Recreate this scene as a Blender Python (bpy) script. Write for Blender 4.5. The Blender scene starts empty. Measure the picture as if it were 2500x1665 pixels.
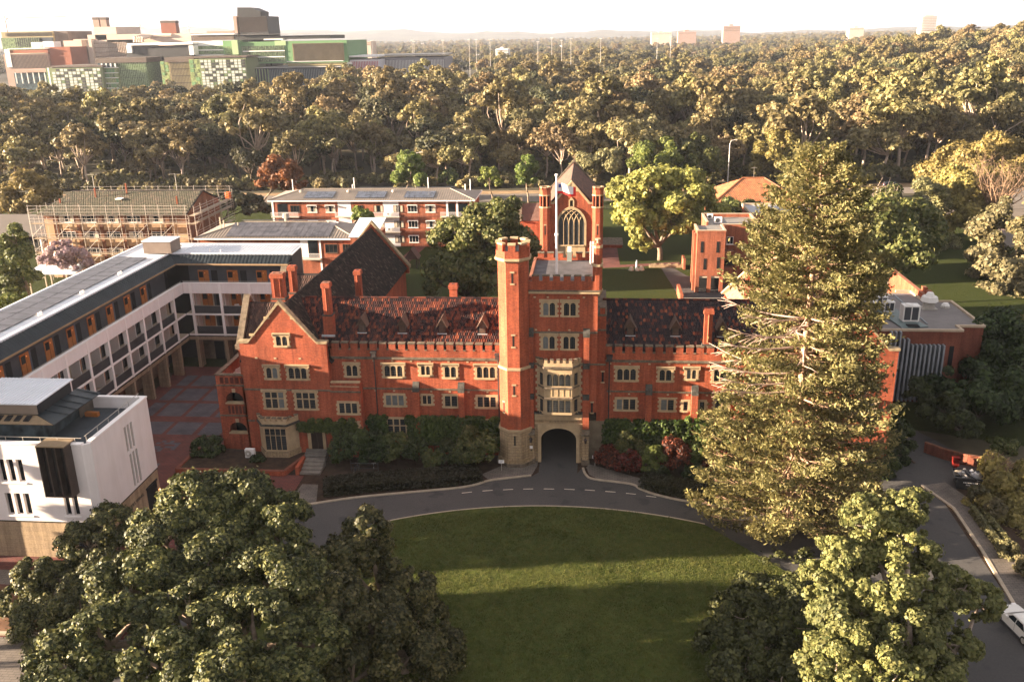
import bpy, bmesh, math, random
import numpy as np
from mathutils import Vector, Matrix
sc = bpy.context.scene
C = sc.collection
R = math.radians
rng = np.random.default_rng(7)
random.seed(7)

# ---------------------------------------------------------------- camera, light, exposure
F_PX, PITCH, YAW, ROLL = 2200.0, R(18.79), R(5.26), R(1.04)
CAM = Vector((3.184, -84.429, 42.0))
fw = Vector((-math.sin(YAW)*math.cos(PITCH), math.cos(YAW)*math.cos(PITCH), -math.sin(PITCH)))
rt0 = Vector((math.cos(YAW), math.sin(YAW), 0)); dn0 = fw.cross(rt0)
rt = rt0*math.cos(ROLL) + dn0*math.sin(ROLL)
dn = -rt0*math.sin(ROLL) + dn0*math.cos(ROLL)
cam_d = bpy.data.cameras.new('camera'); cam = bpy.data.objects.new('camera', cam_d); C.objects.link(cam)
cam.matrix_world = Matrix(((rt.x, -dn.x, -fw.x, CAM.x), (rt.y, -dn.y, -fw.y, CAM.y), (rt.z, -dn.z, -fw.z, CAM.z), (0, 0, 0, 1)))
cam_d.sensor_width = 36.0; cam_d.lens = F_PX/2500*36; cam_d.clip_start = .5; cam_d.clip_end = 30000
sc.camera = cam

SUN_EL, SUN_AZ = R(11.0), R(10.0)      # azimuth measured from -X towards -Y
to_sun = Vector((-math.cos(SUN_EL)*math.cos(SUN_AZ), -math.cos(SUN_EL)*math.sin(SUN_AZ), math.sin(SUN_EL)))
sd = bpy.data.lights.new('sun', 'SUN'); sd.energy = 5.0; sd.angle = R(0.5); sd.color = (1.0, .79, .57)
sun = bpy.data.objects.new('sun', sd); C.objects.link(sun)
sun.rotation_euler = to_sun.to_track_quat('Z', 'Y').to_euler(); sun.location = (-60, -40, 80)
w = bpy.data.worlds.new('World'); sc.world = w; w.use_nodes = True
nt = w.node_tree; nt.nodes.clear()
sky = nt.nodes.new('ShaderNodeTexSky'); sky.sky_type = 'NISHITA'; sky.sun_disc = False
sky.sun_elevation = SUN_EL; sky.sun_rotation = math.atan2(to_sun.x, to_sun.y)
sky.air_density = .8; sky.dust_density = 2.5; sky.ozone_density = .6; sky.altitude = 40
# low sun behind thin haze: the sky pales to near-white towards the horizon all the way round
tc_ = nt.nodes.new('ShaderNodeTexCoord'); sx = nt.nodes.new('ShaderNodeSeparateXYZ'); nt.links.new(tc_.outputs['Generated'], sx.inputs[0])
mr_ = nt.nodes.new('ShaderNodeMapRange'); mr_.interpolation_type = 'SMOOTHSTEP'
mr_.inputs[1].default_value = 0.0; mr_.inputs[2].default_value = .9; mr_.inputs[3].default_value = 1.0; mr_.inputs[4].default_value = .75
nt.links.new(sx.outputs[2], mr_.inputs[0])
tint = nt.nodes.new('ShaderNodeMix'); tint.data_type = 'RGBA'; nt.links.new(mr_.outputs[0], tint.inputs[0])
tint.inputs[7].default_value = (2.65, 2.5, 2.5, 1)
bg = nt.nodes.new('ShaderNodeBackground'); bg.inputs[1].default_value = .05
wo = nt.nodes.new('ShaderNodeOutputWorld')
warm_ = nt.nodes.new('ShaderNodeMix'); warm_.data_type = 'RGBA'; warm_.blend_type = 'MULTIPLY'; warm_.inputs[0].default_value = 1; warm_.inputs[7].default_value = (.8, .72, .70, 1)
nt.links.new(sky.outputs[0], warm_.inputs[6]); nt.links.new(warm_.outputs[2], tint.inputs[6]); nt.links.new(tint.outputs[2], bg.inputs[0]); nt.links.new(bg.outputs[0], wo.inputs[0])
vs = sc.view_settings
vs.view_transform = 'Standard'; vs.look = 'None'; vs.exposure = 3.03; vs.gamma = 1.0; vs.use_curve_mapping = False

def ray(px, py):
    return rt*((px-1250)/F_PX) + dn*((py-832.5)/F_PX) + fw
def atY(px, py, Y):
    d = ray(px, py); t = (Y-CAM.y)/d.y; return CAM + d*t
def atZ(px, py, z=0.0):
    d = ray(px, py); t = (z-CAM.z)/d.z; return CAM + d*t

# ---------------------------------------------------------------- object helpers
WL = {}
def _rep(n): return n
def thing(name, label, cat, loc=(0, 0, 0), group=None, rz=0.0):
    o = bpy.data.objects.new(name, None); C.objects.link(o); o.empty_display_size = .5
    o.location = loc; o.rotation_euler = (0, 0, rz); WL[o] = Vector(loc)
    o['label'] = label; o['category'] = cat
    if group: o['group'] = group
    return o
def tag(o, label=None, cat=None, group=None, kind=None):
    if label: o['label'] = label
    if cat: o['category'] = cat
    if group: o['group'] = group
    if kind: o['kind'] = kind
    return o
class MB:
    """collects faces; every face keeps a material slot"""
    def __init__(s): s.v = []; s.f = []; s.m = []
    def face(s, pts, m=0):
        i = len(s.v); s.v += [tuple(p) for p in pts]; s.f.append(tuple(range(i, i+len(pts)))); s.m.append(m)
    def box(s, x0, x1, y0, y1, z0, z1, m=0):
        if x0 > x1: x0, x1 = x1, x0
        if y0 > y1: y0, y1 = y1, y0
        if z0 > z1: z0, z1 = z1, z0
        i = len(s.v)
        s.v += [(x0,y0,z0),(x1,y0,z0),(x1,y1,z0),(x0,y1,z0),(x0,y0,z1),(x1,y0,z1),(x1,y1,z1),(x0,y1,z1)]
        for q in ((0,3,2,1),(4,5,6,7),(0,1,5,4),(1,2,6,5),(2,3,7,6),(3,0,4,7)):
            s.f.append(tuple(i+k for k in q)); s.m.append(m)
        return s
    def prism(s, poly, a, b, axis='y', m=0):
        """extrude a 2-D polygon: axis y: (x,z); x: (y,z); z: (x,y)"""
        def P(p, t):
            return (p[0], t, p[1]) if axis == 'y' else ((t, p[0], p[1]) if axis == 'x' else (p[0], p[1], t))
        n = len(poly); i = len(s.v)
        s.v += [P(p, a) for p in poly] + [P(p, b) for p in poly]
        ar = sum(poly[k][0]*poly[(k+1) % n][1]-poly[(k+1) % n][0]*poly[k][1] for k in range(n))
        flip = (ar > 0) ^ (axis == 'y') ^ (a > b)
        fs = [tuple(range(i, i+n)), tuple(range(i+2*n-1, i+n-1, -1))] + [(i+(k+1) % n, i+k, i+n+k, i+n+(k+1) % n) for k in range(n)]
        if not flip: fs = [tuple(reversed(q)) for q in fs]
        if not flip: pass
        for q in fs: s.f.append(q); s.m.append(m)
        return s
    def tube(s, pts, r0, r1=None, n=6, m=0, cap=True):
        pts = [Vector(p) for p in pts]; r1 = r0 if r1 is None else r1
        i0 = len(s.v); k = len(pts)
        for j, p in enumerate(pts):
            d = (pts[min(j+1, k-1)]-pts[max(j-1, 0)])
            if d.length < 1e-9: d = Vector((0, 0, 1))
            d.normalize(); a = d.orthogonal().normalized() if abs(d.z) < .99 else Vector((1, 0, 0)); a = (a-d*a.dot(d)).normalized(); b = d.cross(a)
            r = r0+(r1-r0)*j/max(k-1, 1)
            for q in range(n):
                t = 2*math.pi*q/n; s.v.append(tuple(p+a*(r*math.cos(t))+b*(r*math.sin(t))))
        for j in range(k-1):
            for q in range(n):
                s.f.append((i0+j*n+q, i0+j*n+(q+1) % n, i0+(j+1)*n+(q+1) % n, i0+(j+1)*n+q)); s.m.append(m)
        if cap:
            s.f.append(tuple(i0+q for q in reversed(range(n)))); s.m.append(m)
            s.f.append(tuple(i0+(k-1)*n+q for q in range(n))); s.m.append(m)
        return s
    def ngon(s, cx, cy, z0, z1, r, n=8, rot=None, r2=None, m=0, cap=True):
        rot = math.pi/n if rot is None else rot; r2 = r if r2 is None else r2
        i = len(s.v)
        for z, rr in ((z0, r), (z1, r2)):
            for k in range(n):
                t = rot+2*math.pi*k/n; s.v.append((cx+rr*math.cos(t), cy+rr*math.sin(t), z))
        for k in range(n): s.f.append((i+k, i+(k+1) % n, i+n+(k+1) % n, i+n+k)); s.m.append(m)
        if cap:
            s.f.append(tuple(i+n+k for k in range(n))); s.m.append(m); s.f.append(tuple(i+k for k in reversed(range(n)))); s.m.append(m)
        return s
    def mesh(s, name, mats, org=(0, 0, 0), smooth=False):
        me = bpy.data.meshes.new(name)
        o = Vector(org)
        me.from_pydata([(p[0]-o.x, p[1]-o.y, p[2]-o.z) for p in s.v], [], s.f)
        mats = mats if isinstance(mats, (list, tuple)) else [mats]
        for mt in mats: me.materials.append(mt)
        if len(mats) > 1: me.polygons.foreach_set('material_index', s.m)
        if smooth: me.polygons.foreach_set('use_smooth', [True]*len(me.polygons))
        me.update(); return me
    def centre(s):
        a = np.array(s.v); return Vector((a.min(0)+a.max(0))/2)
def part(name, mb, mats, parent=None, kind=None, label=None, smooth=False):
    """one mesh object, vertices given in world coordinates"""
    c = mb.centre(); me = mb.mesh(name, mats, c, smooth)
    o = bpy.data.objects.new(name, me); C.objects.link(o); WL[o] = c
    if parent is not None:
        o.parent = parent; o.location = c-WL[parent]
    else: o.location = c
    if kind: o['kind'] = kind
    if label: o['label'] = label
    return o
def inst(name, me, parent, loc, rz=0.0, sc_=None):
    """object that shares mesh data, at a world position"""
    o = bpy.data.objects.new(name, me); C.objects.link(o); WL[o] = Vector(loc)
    o.parent = parent; o.location = Vector(loc)-(WL[parent] if parent else Vector())
    o.rotation_euler = (0, 0, rz)
    if sc_: o.scale = sc_
    return o
def bpart(name, parent, mats, *boxes, **k):
    mb = MB()
    for b in boxes: mb.box(*b)
    return part(name, mb, mats, parent, **k)

# ---------------------------------------------------------------- materials
MATS = {}
def newmat(name):
    m = bpy.data.materials.new(name); m.use_nodes = True; n = m.node_tree; n.nodes.clear()
    out = n.nodes.new('ShaderNodeOutputMaterial'); b = n.nodes.new('ShaderNodeBsdfPrincipled')
    n.links.new(b.outputs[0], out.inputs[0]); b.inputs['Roughness'].default_value = .85
    b.inputs['Specular IOR Level'].default_value = .25
    MATS[name] = m; return m, n, b
def nd(n, t, **k):
    x = n.nodes.new('ShaderNode'+t)
    for a, v in k.items(): setattr(x, a, v)
    return x
def mixc(n, fac, a, b, mode='MIX'):
    x = n.nodes.new('ShaderNodeMix'); x.data_type = 'RGBA'; x.blend_type = mode
    for i, v in ((0, fac), (6, a), (7, b)):
        if hasattr(v, 'is_linked') or hasattr(v, 'links'): n.links.new(v, x.inputs[i])
        else: x.inputs[i].default_value = v if i == 0 else (*v, 1)
    return x.outputs[2]
def noise(n, vec, scale, detail=4, rough=.6):
    x = nd(n, 'TexNoise'); x.inputs['Scale'].default_value = scale; x.inputs['Detail'].default_value = detail; x.inputs['Roughness'].default_value = rough
    if vec is not None: n.links.new(vec, x.inputs['Vector'])
    return x.outputs[0]
def ramp(n, fac, a, b):
    x = nd(n, 'MapRange'); x.inputs[1].default_value = a; x.inputs[2].default_value = b; x.clamp = True
    n.links.new(fac, x.inputs[0]); return x.outputs[0]
def pos(n): return nd(n, 'NewGeometry').outputs['Position']
def wall_uv(n):
    """u along the wall, v up: works for a wall facing any way"""
    g = nd(n, 'NewGeometry'); p = nd(n, 'SeparateXYZ'); q = nd(n, 'SeparateXYZ')
    n.links.new(g.outputs['Position'], p.inputs[0]); n.links.new(g.outputs['True Normal'], q.inputs[0])
    def mth(op, a, b):
        x = nd(n, 'Math', operation=op); n.links.new(a, x.inputs[0]); n.links.new(b, x.inputs[1]); return x.outputs[0]
    u = mth('SUBTRACT', mth('MULTIPLY', p.outputs[1], q.outputs[0]), mth('MULTIPLY', p.outputs[0], q.outputs[1]))
    c = nd(n, 'CombineXYZ'); n.links.new(u, c.inputs[0]); n.links.new(p.outputs[2], c.inputs[1]); return c.outputs[0]
def bump(n, b, h, strength, dist=.05):
    x = nd(n, 'Bump'); x.inputs['Strength'].default_value = strength; x.inputs['Distance'].default_value = dist
    n.links.new(h, x.inputs['Height']); n.links.new(x.outputs[0], b.inputs['Normal'])
def plain(name, col, rough=.8, var=.25, scale=1.2, metal=0.0, spec=.25, bmp=0.0, fine=14):
    m, n, b = newmat(name); p = pos(n)
    f = noise(n, p, scale, 5); f2 = noise(n, p, fine, 3)
    lo = tuple(c*(1-var) for c in col); hi = tuple(min(1, c*(1+var*.8)) for c in col)
    c1 = mixc(n, ramp(n, f, .3, .7), lo, hi)
    c2 = mixc(n, ramp(n, f2, .35, .65), tuple(1-var*.5 for _ in range(3)), (1, 1, 1))
    n.links.new(mixc(n, 1.0, c1, c2, 'MULTIPLY'), b.inputs['Base Color'])
    b.inputs['Roughness'].default_value = rough; b.inputs['Metallic'].default_value = metal; b.inputs['Specular IOR Level'].default_value = spec
    if bmp: bump(n, b, f2, bmp)
    return m
def bricks(name, c1, c2, mortar, bw=.24, rh=.086, mt=.012, var=.35, bmp=.35, off=.5):
    m, n, b = newmat(name); uv = wall_uv(n); p = pos(n)
    t = nd(n, 'TexBrick'); t.offset = off
    n.links.new(uv, t.inputs['Vector'])
    for k, v in (('Scale', 1), ('Mortar Size', mt), ('Mortar Smooth', .2), ('Bias', 0), ('Brick Width', bw), ('Row Height', rh)): t.inputs[k].default_value = v
    for k, v in (('Color1', c1), ('Color2', c2), ('Mortar', mortar)): t.inputs[k].default_value = (*v, 1)
    f = noise(n, p, .35, 5); f2 = noise(n, uv, 7, 2)
    k1 = mixc(n, ramp(n, f, .25, .75), (1-var,)*3, (1+var*.3,)*3)
    k2 = mixc(n, ramp(n, f2, .3, .7), (1-var*.7,)*3, (1.12,)*3)
    c = mixc(n, 1.0, mixc(n, 1.0, t.outputs[0], k1, 'MULTIPLY'), k2, 'MULTIPLY')
    mp = nd(n, 'Mapping'); mp.inputs['Scale'].default_value = (1.6, .12, 1); n.links.new(uv, mp.inputs[0]); st = noise(n, mp.outputs[0], 1, 5, .7)   # rain streaks and soot
    c = mixc(n, 1.0, c, mixc(n, ramp(n, st, .34, .62), (.62, .60, .58), (1.08, 1.06, 1.05)), 'MULTIPLY')
    n.links.new(c, b.inputs['Base Color']); bump(n, b, t.outputs['Fac'], -bmp, .02)
    b.inputs['Roughness'].default_value = .9
    return m
def island(name, stops, rough=.8, spec=.25, var=.25, scale=1.5):
    """each loose piece of the mesh takes its own colour from the list"""
    m, n, b = newmat(name); g = nd(n, 'NewGeometry'); cr = nd(n, 'ValToRGB'); cr.color_ramp.interpolation = 'CONSTANT' if len(stops) > 3 else 'LINEAR'
    el = cr.color_ramp.elements
    while len(el) < len(stops): el.new(.5)
    for k, (t, c) in enumerate(stops): el[k].position = t; el[k].color = (*c, 1)
    n.links.new(g.outputs['Random Per Island'], cr.inputs[0])
    f = noise(n, g.outputs['Position'], scale, 4)
    c = mixc(n, 1.0, cr.outputs[0], mixc(n, ramp(n, f, .3, .7), (1-var,)*3, (1+var*.5,)*3), 'MULTIPLY')
    n.links.new(c, b.inputs['Base Color']); b.inputs['Roughness'].default_value = rough; b.inputs['Specular IOR Level'].default_value = spec
    return m
def foliage(name, dark, mid, light, trans=.3, patch=None, pscale=.35):
    m = bpy.data.materials.new(name); m.use_nodes = True; n = m.node_tree; n.nodes.clear(); MATS[name] = m
    out = nd(n, 'OutputMaterial'); g = nd(n, 'NewGeometry'); oi = nd(n, 'ObjectInfo')
    cr = nd(n, 'ValToRGB'); el = cr.color_ramp.elements; el.new(.5)
    for k, (t, c) in enumerate(((0, dark), (.5, mid), (1, light))): el[k].position = t; el[k].color = (*c, 1)
    n.links.new(g.outputs['Random Per Island'], cr.inputs[0])
    tc = nd(n, 'TexCoord')
    f = noise(n, tc.outputs['Object'], pscale, 3)
    col = mixc(n, ramp(n, f, .35, .65), tuple(.72 for _ in range(3)), (1.22, 1.18, 1.05)); col = mixc(n, 1.0, cr.outputs[0], col, 'MULTIPLY')
    if patch: col = mixc(n, ramp(n, f, .52, .75), col, patch)
    hs = nd(n, 'HueSaturation'); mr = nd(n, 'MapRange'); mr.inputs[3].default_value = .475; mr.inputs[4].default_value = .515
    n.links.new(oi.outputs['Random'], mr.inputs[0]); n.links.new(mr.outputs[0], hs.inputs['Hue'])
    mv = nd(n, 'MapRange'); mv.inputs[3].default_value = .78; mv.inputs[4].default_value = 1.2
    sn = nd(n, 'Math', operation='FRACT'); sm = nd(n, 'Math', operation='MULTIPLY'); sm.inputs[1].default_value = 7.31
    n.links.new(oi.outputs['Random'], sm.inputs[0]); n.links.new(sm.outputs[0], sn.inputs[0]); n.links.new(sn.outputs[0], mv.inputs[0]); n.links.new(mv.outputs[0], hs.inputs['Value'])
    n.links.new(col, hs.inputs['Color'])
    d = nd(n, 'BsdfPrincipled'); d.inputs['Roughness'].default_value = .55; d.inputs['Specular IOR Level'].default_value = .22
    t = nd(n, 'BsdfTranslucent'); mx = nd(n, 'MixShader'); mx.inputs[0].default_value = trans
    n.links.new(hs.outputs[0], d.inputs['Base Color']); n.links.new(hs.outputs[0], t.inputs[0])
    n.links.new(d.outputs[0], mx.inputs[1]); n.links.new(t.outputs[0], mx.inputs[2]); n.links.new(mx.outputs[0], out.inputs[0])
    return m
def glow(name, col, e):
    m, n, b = newmat(name); b.inputs['Base Color'].default_value = (*col, 1); b.inputs['Emission Color'].default_value = (*col, 1); b.inputs['Emission Strength'].default_value = e; return m
def glassy(name, col, rough=.12, spec=.5):
    m, n, b = newmat(name); p = pos(n); f = noise(n, p, .9, 2)
    n.links.new(mixc(n, ramp(n, f, .3, .7), tuple(c*.5 for c in col), tuple(c*1.6 for c in col)), b.inputs['Base Color'])
    b.inputs['Roughness'].default_value = rough; b.inputs['Specular IOR Level'].default_value = spec; return m

BRICK = bricks('red_brick', (.47, .104, .045), (.34, .066, .031), (.32, .13, .078), .28, .11, .014)
BRICK2 = bricks('salmon_brick', (.42, .12, .058), (.32, .085, .042), (.30, .15, .10), .28, .11, .014)
STONE = plain('limestone', (.43, .315, .19), .9, .22, 1.5, bmp=.2)
ASHLAR = bricks('limestone_ashlar', (.44, .32, .185), (.36, .265, .16), (.24, .18, .12), .62, .31, .02, .3, .3)
LICHEN = plain('weathered_coping', (.16, .125, .09), .95, .55, 2.2, bmp=.3)
LICHEN2 = plain('lichened_cap', (.075, .07, .062), .95, .6, 2.5)
WHITE = plain('white_render', (.74, .69, .68), .8, .06, .4)
m_, n_, b_ = WHITE, WHITE.node_tree, WHITE.node_tree.nodes['Principled BSDF']
lk = b_.inputs['Base Color'].links[0].from_socket; uv_ = wall_uv(n_); mp_ = nd(n_, 'Mapping'); mp_.inputs['Scale'].default_value = (1.1, .09, 1); n_.links.new(uv_, mp_.inputs[0])
n_.links.new(mixc(n_, 1.0, lk, mixc(n_, ramp(n_, noise(n_, mp_.outputs[0], 1, 5, .7), .32, .6), (.93, .92, .905), (1.02, 1.02, 1.02)), 'MULTIPLY'), b_.inputs['Base Color'])
WHITE2 = plain('white_paint', (.80, .76, .74), .6, .06, .8)
GREYD = plain('charcoal_paint', (.055, .058, .066), .6, .2, .8)
NAVY = plain('dark_ribbed_metal', (.022, .03, .036), .45, .3, 1.0)
GLASS = glassy('window_glass', (.009, .012, .015), .25, .06)
GLASSB = glassy('bluish_glass', (.05, .07, .08))
LEAD = plain('leading', (.10, .10, .10), .6, .1)
BLACK = plain('dark_interior', (.012, .012, .013), .9, .2)
WOOD = plain('orange_timber_door', (.40, .135, .03), .6, .25, 1.5)
CONC = plain('concrete', (.36, .31, .25), .9, .15, .8)
TILE = island('clay_roof_tiles', [(0, (.022, .015, .018)), (.2, (.04, .022, .022)), (.4, (.065, .029, .025)), (.6, (.11, .036, .025)), (.78, (.15, .045, .028)), (.93, (.21, .066, .036))], .8, .12)
SLATE = island('dark_roof_tiles', [(0, (.013, .010, .009)), (.3, (.020, .015, .013)), (.55, (.03, .021, .017)), (.8, (.046, .032, .025)), (.96, (.085, .066, .052))], .85, .2)
SHINGLE = island('brown_roof_tiles', [(0, (.05, .03, .025)), (.4, (.075, .042, .034)), (.75, (.10, .055, .042)), (.95, (.13, .07, .05))], .85)
PEACH = island('sunlit_peach_tiles', [(0, (.30, .17, .11)), (.4, (.36, .19, .12)), (.75, (.26, .14, .09)), (.95, (.20, .13, .10))], .9)  # sunlit peach of the left slope is put into these tile colours
METAL_W = plain('white_metal_roof', (.66, .68, .72), .4, .07, .5, spec=.4)
METAL_G = plain('weathered_metal_roof', (.26, .22, .185), .7, .15, .6)
STEEL = plain('galvanised_steel', (.36, .33, .29), .5, .15, 2, spec=.4)
SOLAR = glassy('solar_cells', (.055, .052, .06), .3, .5)
SOLARB = glassy('blue_solar_cells', (.05, .058, .08), .25, .5)
BARK = plain('grey_bark', (.22, .165, .12), .95, .35, 2.5)
BARKP = plain('pale_bark', (.42, .33, .26), .9, .3, 2)
BARKD = plain('dark_bark', (.085, .062, .045), .95, .3, 2.5)
DEAD = plain('bare_wood', (.44, .34, .29), .9, .2, 3)
RED = plain('red_plastic', (.15, .013, .010), .4, .1)
INNER = [(-16.27, -13.74), (-1.19, -9.58), (13.55, -12.05)]
OUTER_L = [(-30, -13.2), (-22.49, -10.13), (-18.58, -8.72), (-13.23, -7.36), (-9.43, -6.37), (-7.82, -5.62), (-6.41, -4.62), (-2.58, -3.47)]
OUTER_R = [(2.46, -1.44), (2.77, -2.9), (3.63, -3.88), (7.18, -4.69), (8.06, -5.63), (9.47, -6.7), (11.73, -7.7), (14.66, -8.52), (24, -12.5)]
DASHES = [((-9.08, -7.25), (-8.12, -6.97)), ((-7.12, -6.72), (-6.15, -6.51)), ((-5.14, -6.38), (-4.18, -6.21)), ((-3.19, -6.12), (-2.23, -6.03)), ((-1.2, -5.97), (-0.18, -5.95)), ((0.81, -5.9), (1.81, -5.96)), ((2.8, -5.95), (3.78, -6.05)), ((4.77, -6.15), (5.76, -6.25)), ((6.75, -6.43), (7.69, -6.57)), ((8.64, -6.86), (9.59, -7.03))]
# ---------------------------------------------------------------- the ground
def terrain(x, y):
    s = lambda a, lo, hi: (lambda t: t*t*(3-2*t))(np.clip((a-lo)/(hi-lo), 0, 1))
    x = np.asarray(x, float); y = np.asarray(y, float)
    h = 24*s(x-.12*y, 40, 330)*s(y, 230, 520)*(1-.75*s(y, 700, 1300))
    h = h + 5*s(y, 200, 330)*s(-x, -120, 150)*np.exp(-((y-330)/160)**2)
    return h + 1.5*np.sin(x*.021+1)*np.sin(y*.017)*s(y, 200, 330)
def grid_sheet(name, xs, ys, mat, zf, kind='structure'):
    X, Y = np.meshgrid(xs, ys); Z = zf(X, Y); nx, ny = len(xs), len(ys)
    v = np.stack([X.ravel(), Y.ravel(), Z.ravel()], 1)
    f = [(j*nx+i, j*nx+i+1, (j+1)*nx+i+1, (j+1)*nx+i) for j in range(ny-1) for i in range(nx-1)]
    me = bpy.data.meshes.new(name); me.from_pydata(v.tolist(), [], f); me.materials.append(mat)
    me.polygons.foreach_set('use_smooth', [True]*len(f)); me.update()
    o = bpy.data.objects.new(name, me); C.objects.link(o); WL[o] = Vector(); o['kind'] = kind; return o
m, n, b = newmat('bush_floor'); p = pos(n)
f1 = noise(n, p, .05, 5); f2 = noise(n, p, .6, 5, .7)
c = mixc(n, ramp(n, f1, .35, .65), (.085, .068, .038), (.055, .056, .026)); c = mixc(n, ramp(n, f2, .3, .7), (.045, .036, .022), c)
n.links.new(c, b.inputs['Base Color'])
GROUNDM = m
xs = np.concatenate([np.linspace(-9000, -800, 16)[:-1], np.linspace(-800, 800, 81), np.linspace(800, 9000, 16)[1:]])
ys = np.concatenate([[-600, -300, -120, 0], np.linspace(170, 1300, 70), np.linspace(1300, 9000, 24)[1:]])
grid_sheet('ground', xs, ys, GROUNDM, terrain)

def sheet(name, pts, z, mat, kind='structure', parent=None, label=None):
    mb = MB(); mb.face([(p[0], p[1], z) for p in pts]); o = part(name, mb, mat, parent)
    if parent is None: o['kind'] = kind
    return o
def grassmat(name, a, b_, c_):
    m, n, b = newmat(name); p = pos(n)
    f1 = noise(n, p, .16, 5, .65); f2 = noise(n, p, 2.6, 4, .7); f3 = noise(n, p, 16, 2)
    c = mixc(n, ramp(n, f1, .3, .7), a, b_); c = mixc(n, ramp(n, f2, .35, .75), c, c_)
    c = mixc(n, 1.0, c, mixc(n, ramp(n, f3, .25, .75), (.6, .6, .6), (1.25, 1.25, 1.2)), 'MULTIPLY')
    n.links.new(c, b.inputs['Base Color']); bump(n, b, f3, 1.0, .16); b.inputs['Roughness'].default_value = 1; b.inputs['Specular IOR Level'].default_value = .05
    return m
GRASS = grassmat('lawn_grass', (.036, .060, .014), (.078, .10, .025), (.125, .132, .042))
GRASS2 = grassmat('park_grass', (.024, .04, .011), (.038, .052, .015), (.058, .06, .021))
m, n, b = newmat('asphalt'); p = pos(n)
f1 = noise(n, p, .12, 4); f2 = noise(n, p, 6, 4, .75); f3 = noise(n, p, 60, 2)
c = mixc(n, ramp(n, f1, .35, .65), (.082, .078, .076), (.062, .060, .060)); c = mixc(n, 1.0, c, mixc(n, ramp(n, f2, .3, .7), (.8, .8, .8), (1.15, 1.13, 1.1)), 'MULTIPLY')
c = mixc(n, 1.0, c, mixc(n, ramp(n, f3, .3, .7), (.7, .7, .7), (1.25, 1.25, 1.25)), 'MULTIPLY')
f4 = noise(n, p, .45, 3, .5); c = mixc(n, ramp(n, f4, .60, .66), c, (.048, .047, .048));   # patched
n.links.new(c, b.inputs['Base Color']); b.inputs['Roughness'].default_value = .95; ASPHALT = m
MULCH = plain('mulch', (.05, .03, .018), 1, .5, 1.5, bmp=.5)
SOIL = plain('garden_soil', (.16, .085, .05), 1, .4, .9, bmp=.4)
PAVE = bricks('grey_pavers', (.13, .125, .13), (.10, .10, .105), (.06, .06, .06), .4, .4, .02)
def flatbrick(name, c1, c2, mo, bw, rh, mt, rot=0.0):
    m, n, b = newmat(name); p = pos(n); mp = nd(n, 'Mapping'); mp.inputs['Rotation'].default_value = (0, 0, rot); n.links.new(p, mp.inputs[0])
    t = nd(n, 'TexBrick'); n.links.new(mp.outputs[0], t.inputs['Vector'])
    for k, v in (('Scale', 1), ('Mortar Size', mt), ('Mortar Smooth', .2), ('Bias', 0), ('Brick Width', bw), ('Row Height', rh)): t.inputs[k].default_value = v
    for k, v in (('Color1', c1), ('Color2', c2), ('Mortar', mo)): t.inputs[k].default_value = (*v, 1)
    f = noise(n, p, .5, 5); c = mixc(n, 1.0, t.outputs[0], mixc(n, ramp(n, f, .3, .7), (.7, .7, .7), (1.2, 1.2, 1.2)), 'MULTIPLY')
    n.links.new(c, b.inputs['Base Color']); b.inputs['Roughness'].default_value = .9; bump(n, b, t.outputs['Fac'], -.3, .02); return m
REDPAVE = flatbrick('red_clay_pavers', (.155, .05, .04), (.12, .042, .036), (.06, .035, .03), .46, .23, .02)
GREYPAVE = flatbrick('slate_pavers', (.108, .100, .112), (.09, .083, .094), (.055, .05, .055), .46, .23, .02)
PATHM = flatbrick('concrete_pavers', (.17, .145, .125), (.14, .12, .105), (.08, .07, .06), .5, .25, .02)
KERB = plain('concrete_kerb', (.40, .33, .25), .9, .2, 1.5)
LINEP = plain('road_paint', (.66, .58, .47), .8, .2, 2)

# lawn: the inside of the drive; the drive curves round its top
def arc(p0, p1, p2, n=24):
    (x0, y0), (x1, y1), (x2, y2) = p0, p1, p2
    d = 2*(x0*(y1-y2)+x1*(y2-y0)+x2*(y0-y1))
    ux = ((x0*x0+y0*y0)*(y1-y2)+(x1*x1+y1*y1)*(y2-y0)+(x2*x2+y2*y2)*(y0-y1))/d
    uy = ((x0*x0+y0*y0)*(x2-x1)+(x1*x1+y1*y1)*(x0-x2)+(x2*x2+y2*y2)*(x1-x0))/d
    r = math.hypot(x0-ux, y0-uy); a0 = math.atan2(y0-uy, x0-ux); a2 = math.atan2(y2-uy, x2-ux)
    return [(ux+r*math.cos(a0+(a2-a0)*k/n), uy+r*math.sin(a0+(a2-a0)*k/n)) for k in range(n+1)]
inner = arc(INNER[0], INNER[1], INNER[2], 48)
def crv(pts, k=6):
    out = []
    for i in range(len(pts)-1):
        a, b_, c_, d_ = pts[max(i-1, 0)], pts[i], pts[i+1], pts[min(i+2, len(pts)-1)]
        for j in range(k):
            t = j/k; t2, t3 = t*t, t*t*t
            out.append(tuple(.5*((2*b_[q])+(-a[q]+c_[q])*t+(2*a[q]-5*b_[q]+4*c_[q]-d_[q])*t2+(-a[q]+3*b_[q]-3*c_[q]+d_[q])*t3) for q in (0, 1)))
    out.append(tuple(pts[-1])); return out
outer_l, outer_r = crv(OUTER_L), crv(OUTER_R)
sheet('forecourt', [(-75, -95), (48, -95), (48, 2), (-75, 2)], .004, MULCH)
sheet('driveway', [(-34, -60)] + [(-30, -20)] + outer_l + [(-1.9, -2.5), (-1.9, 11), (2.0, 11), (2.0, -2.5)] + outer_r + [(24, -13), (29, -20), (29, -60)], .012, ASPHALT)
lawn = sheet('lawn', inner + [(28, -30), (27, -75), (-28, -75), (-27, -30)], .12, GRASS)
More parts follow.
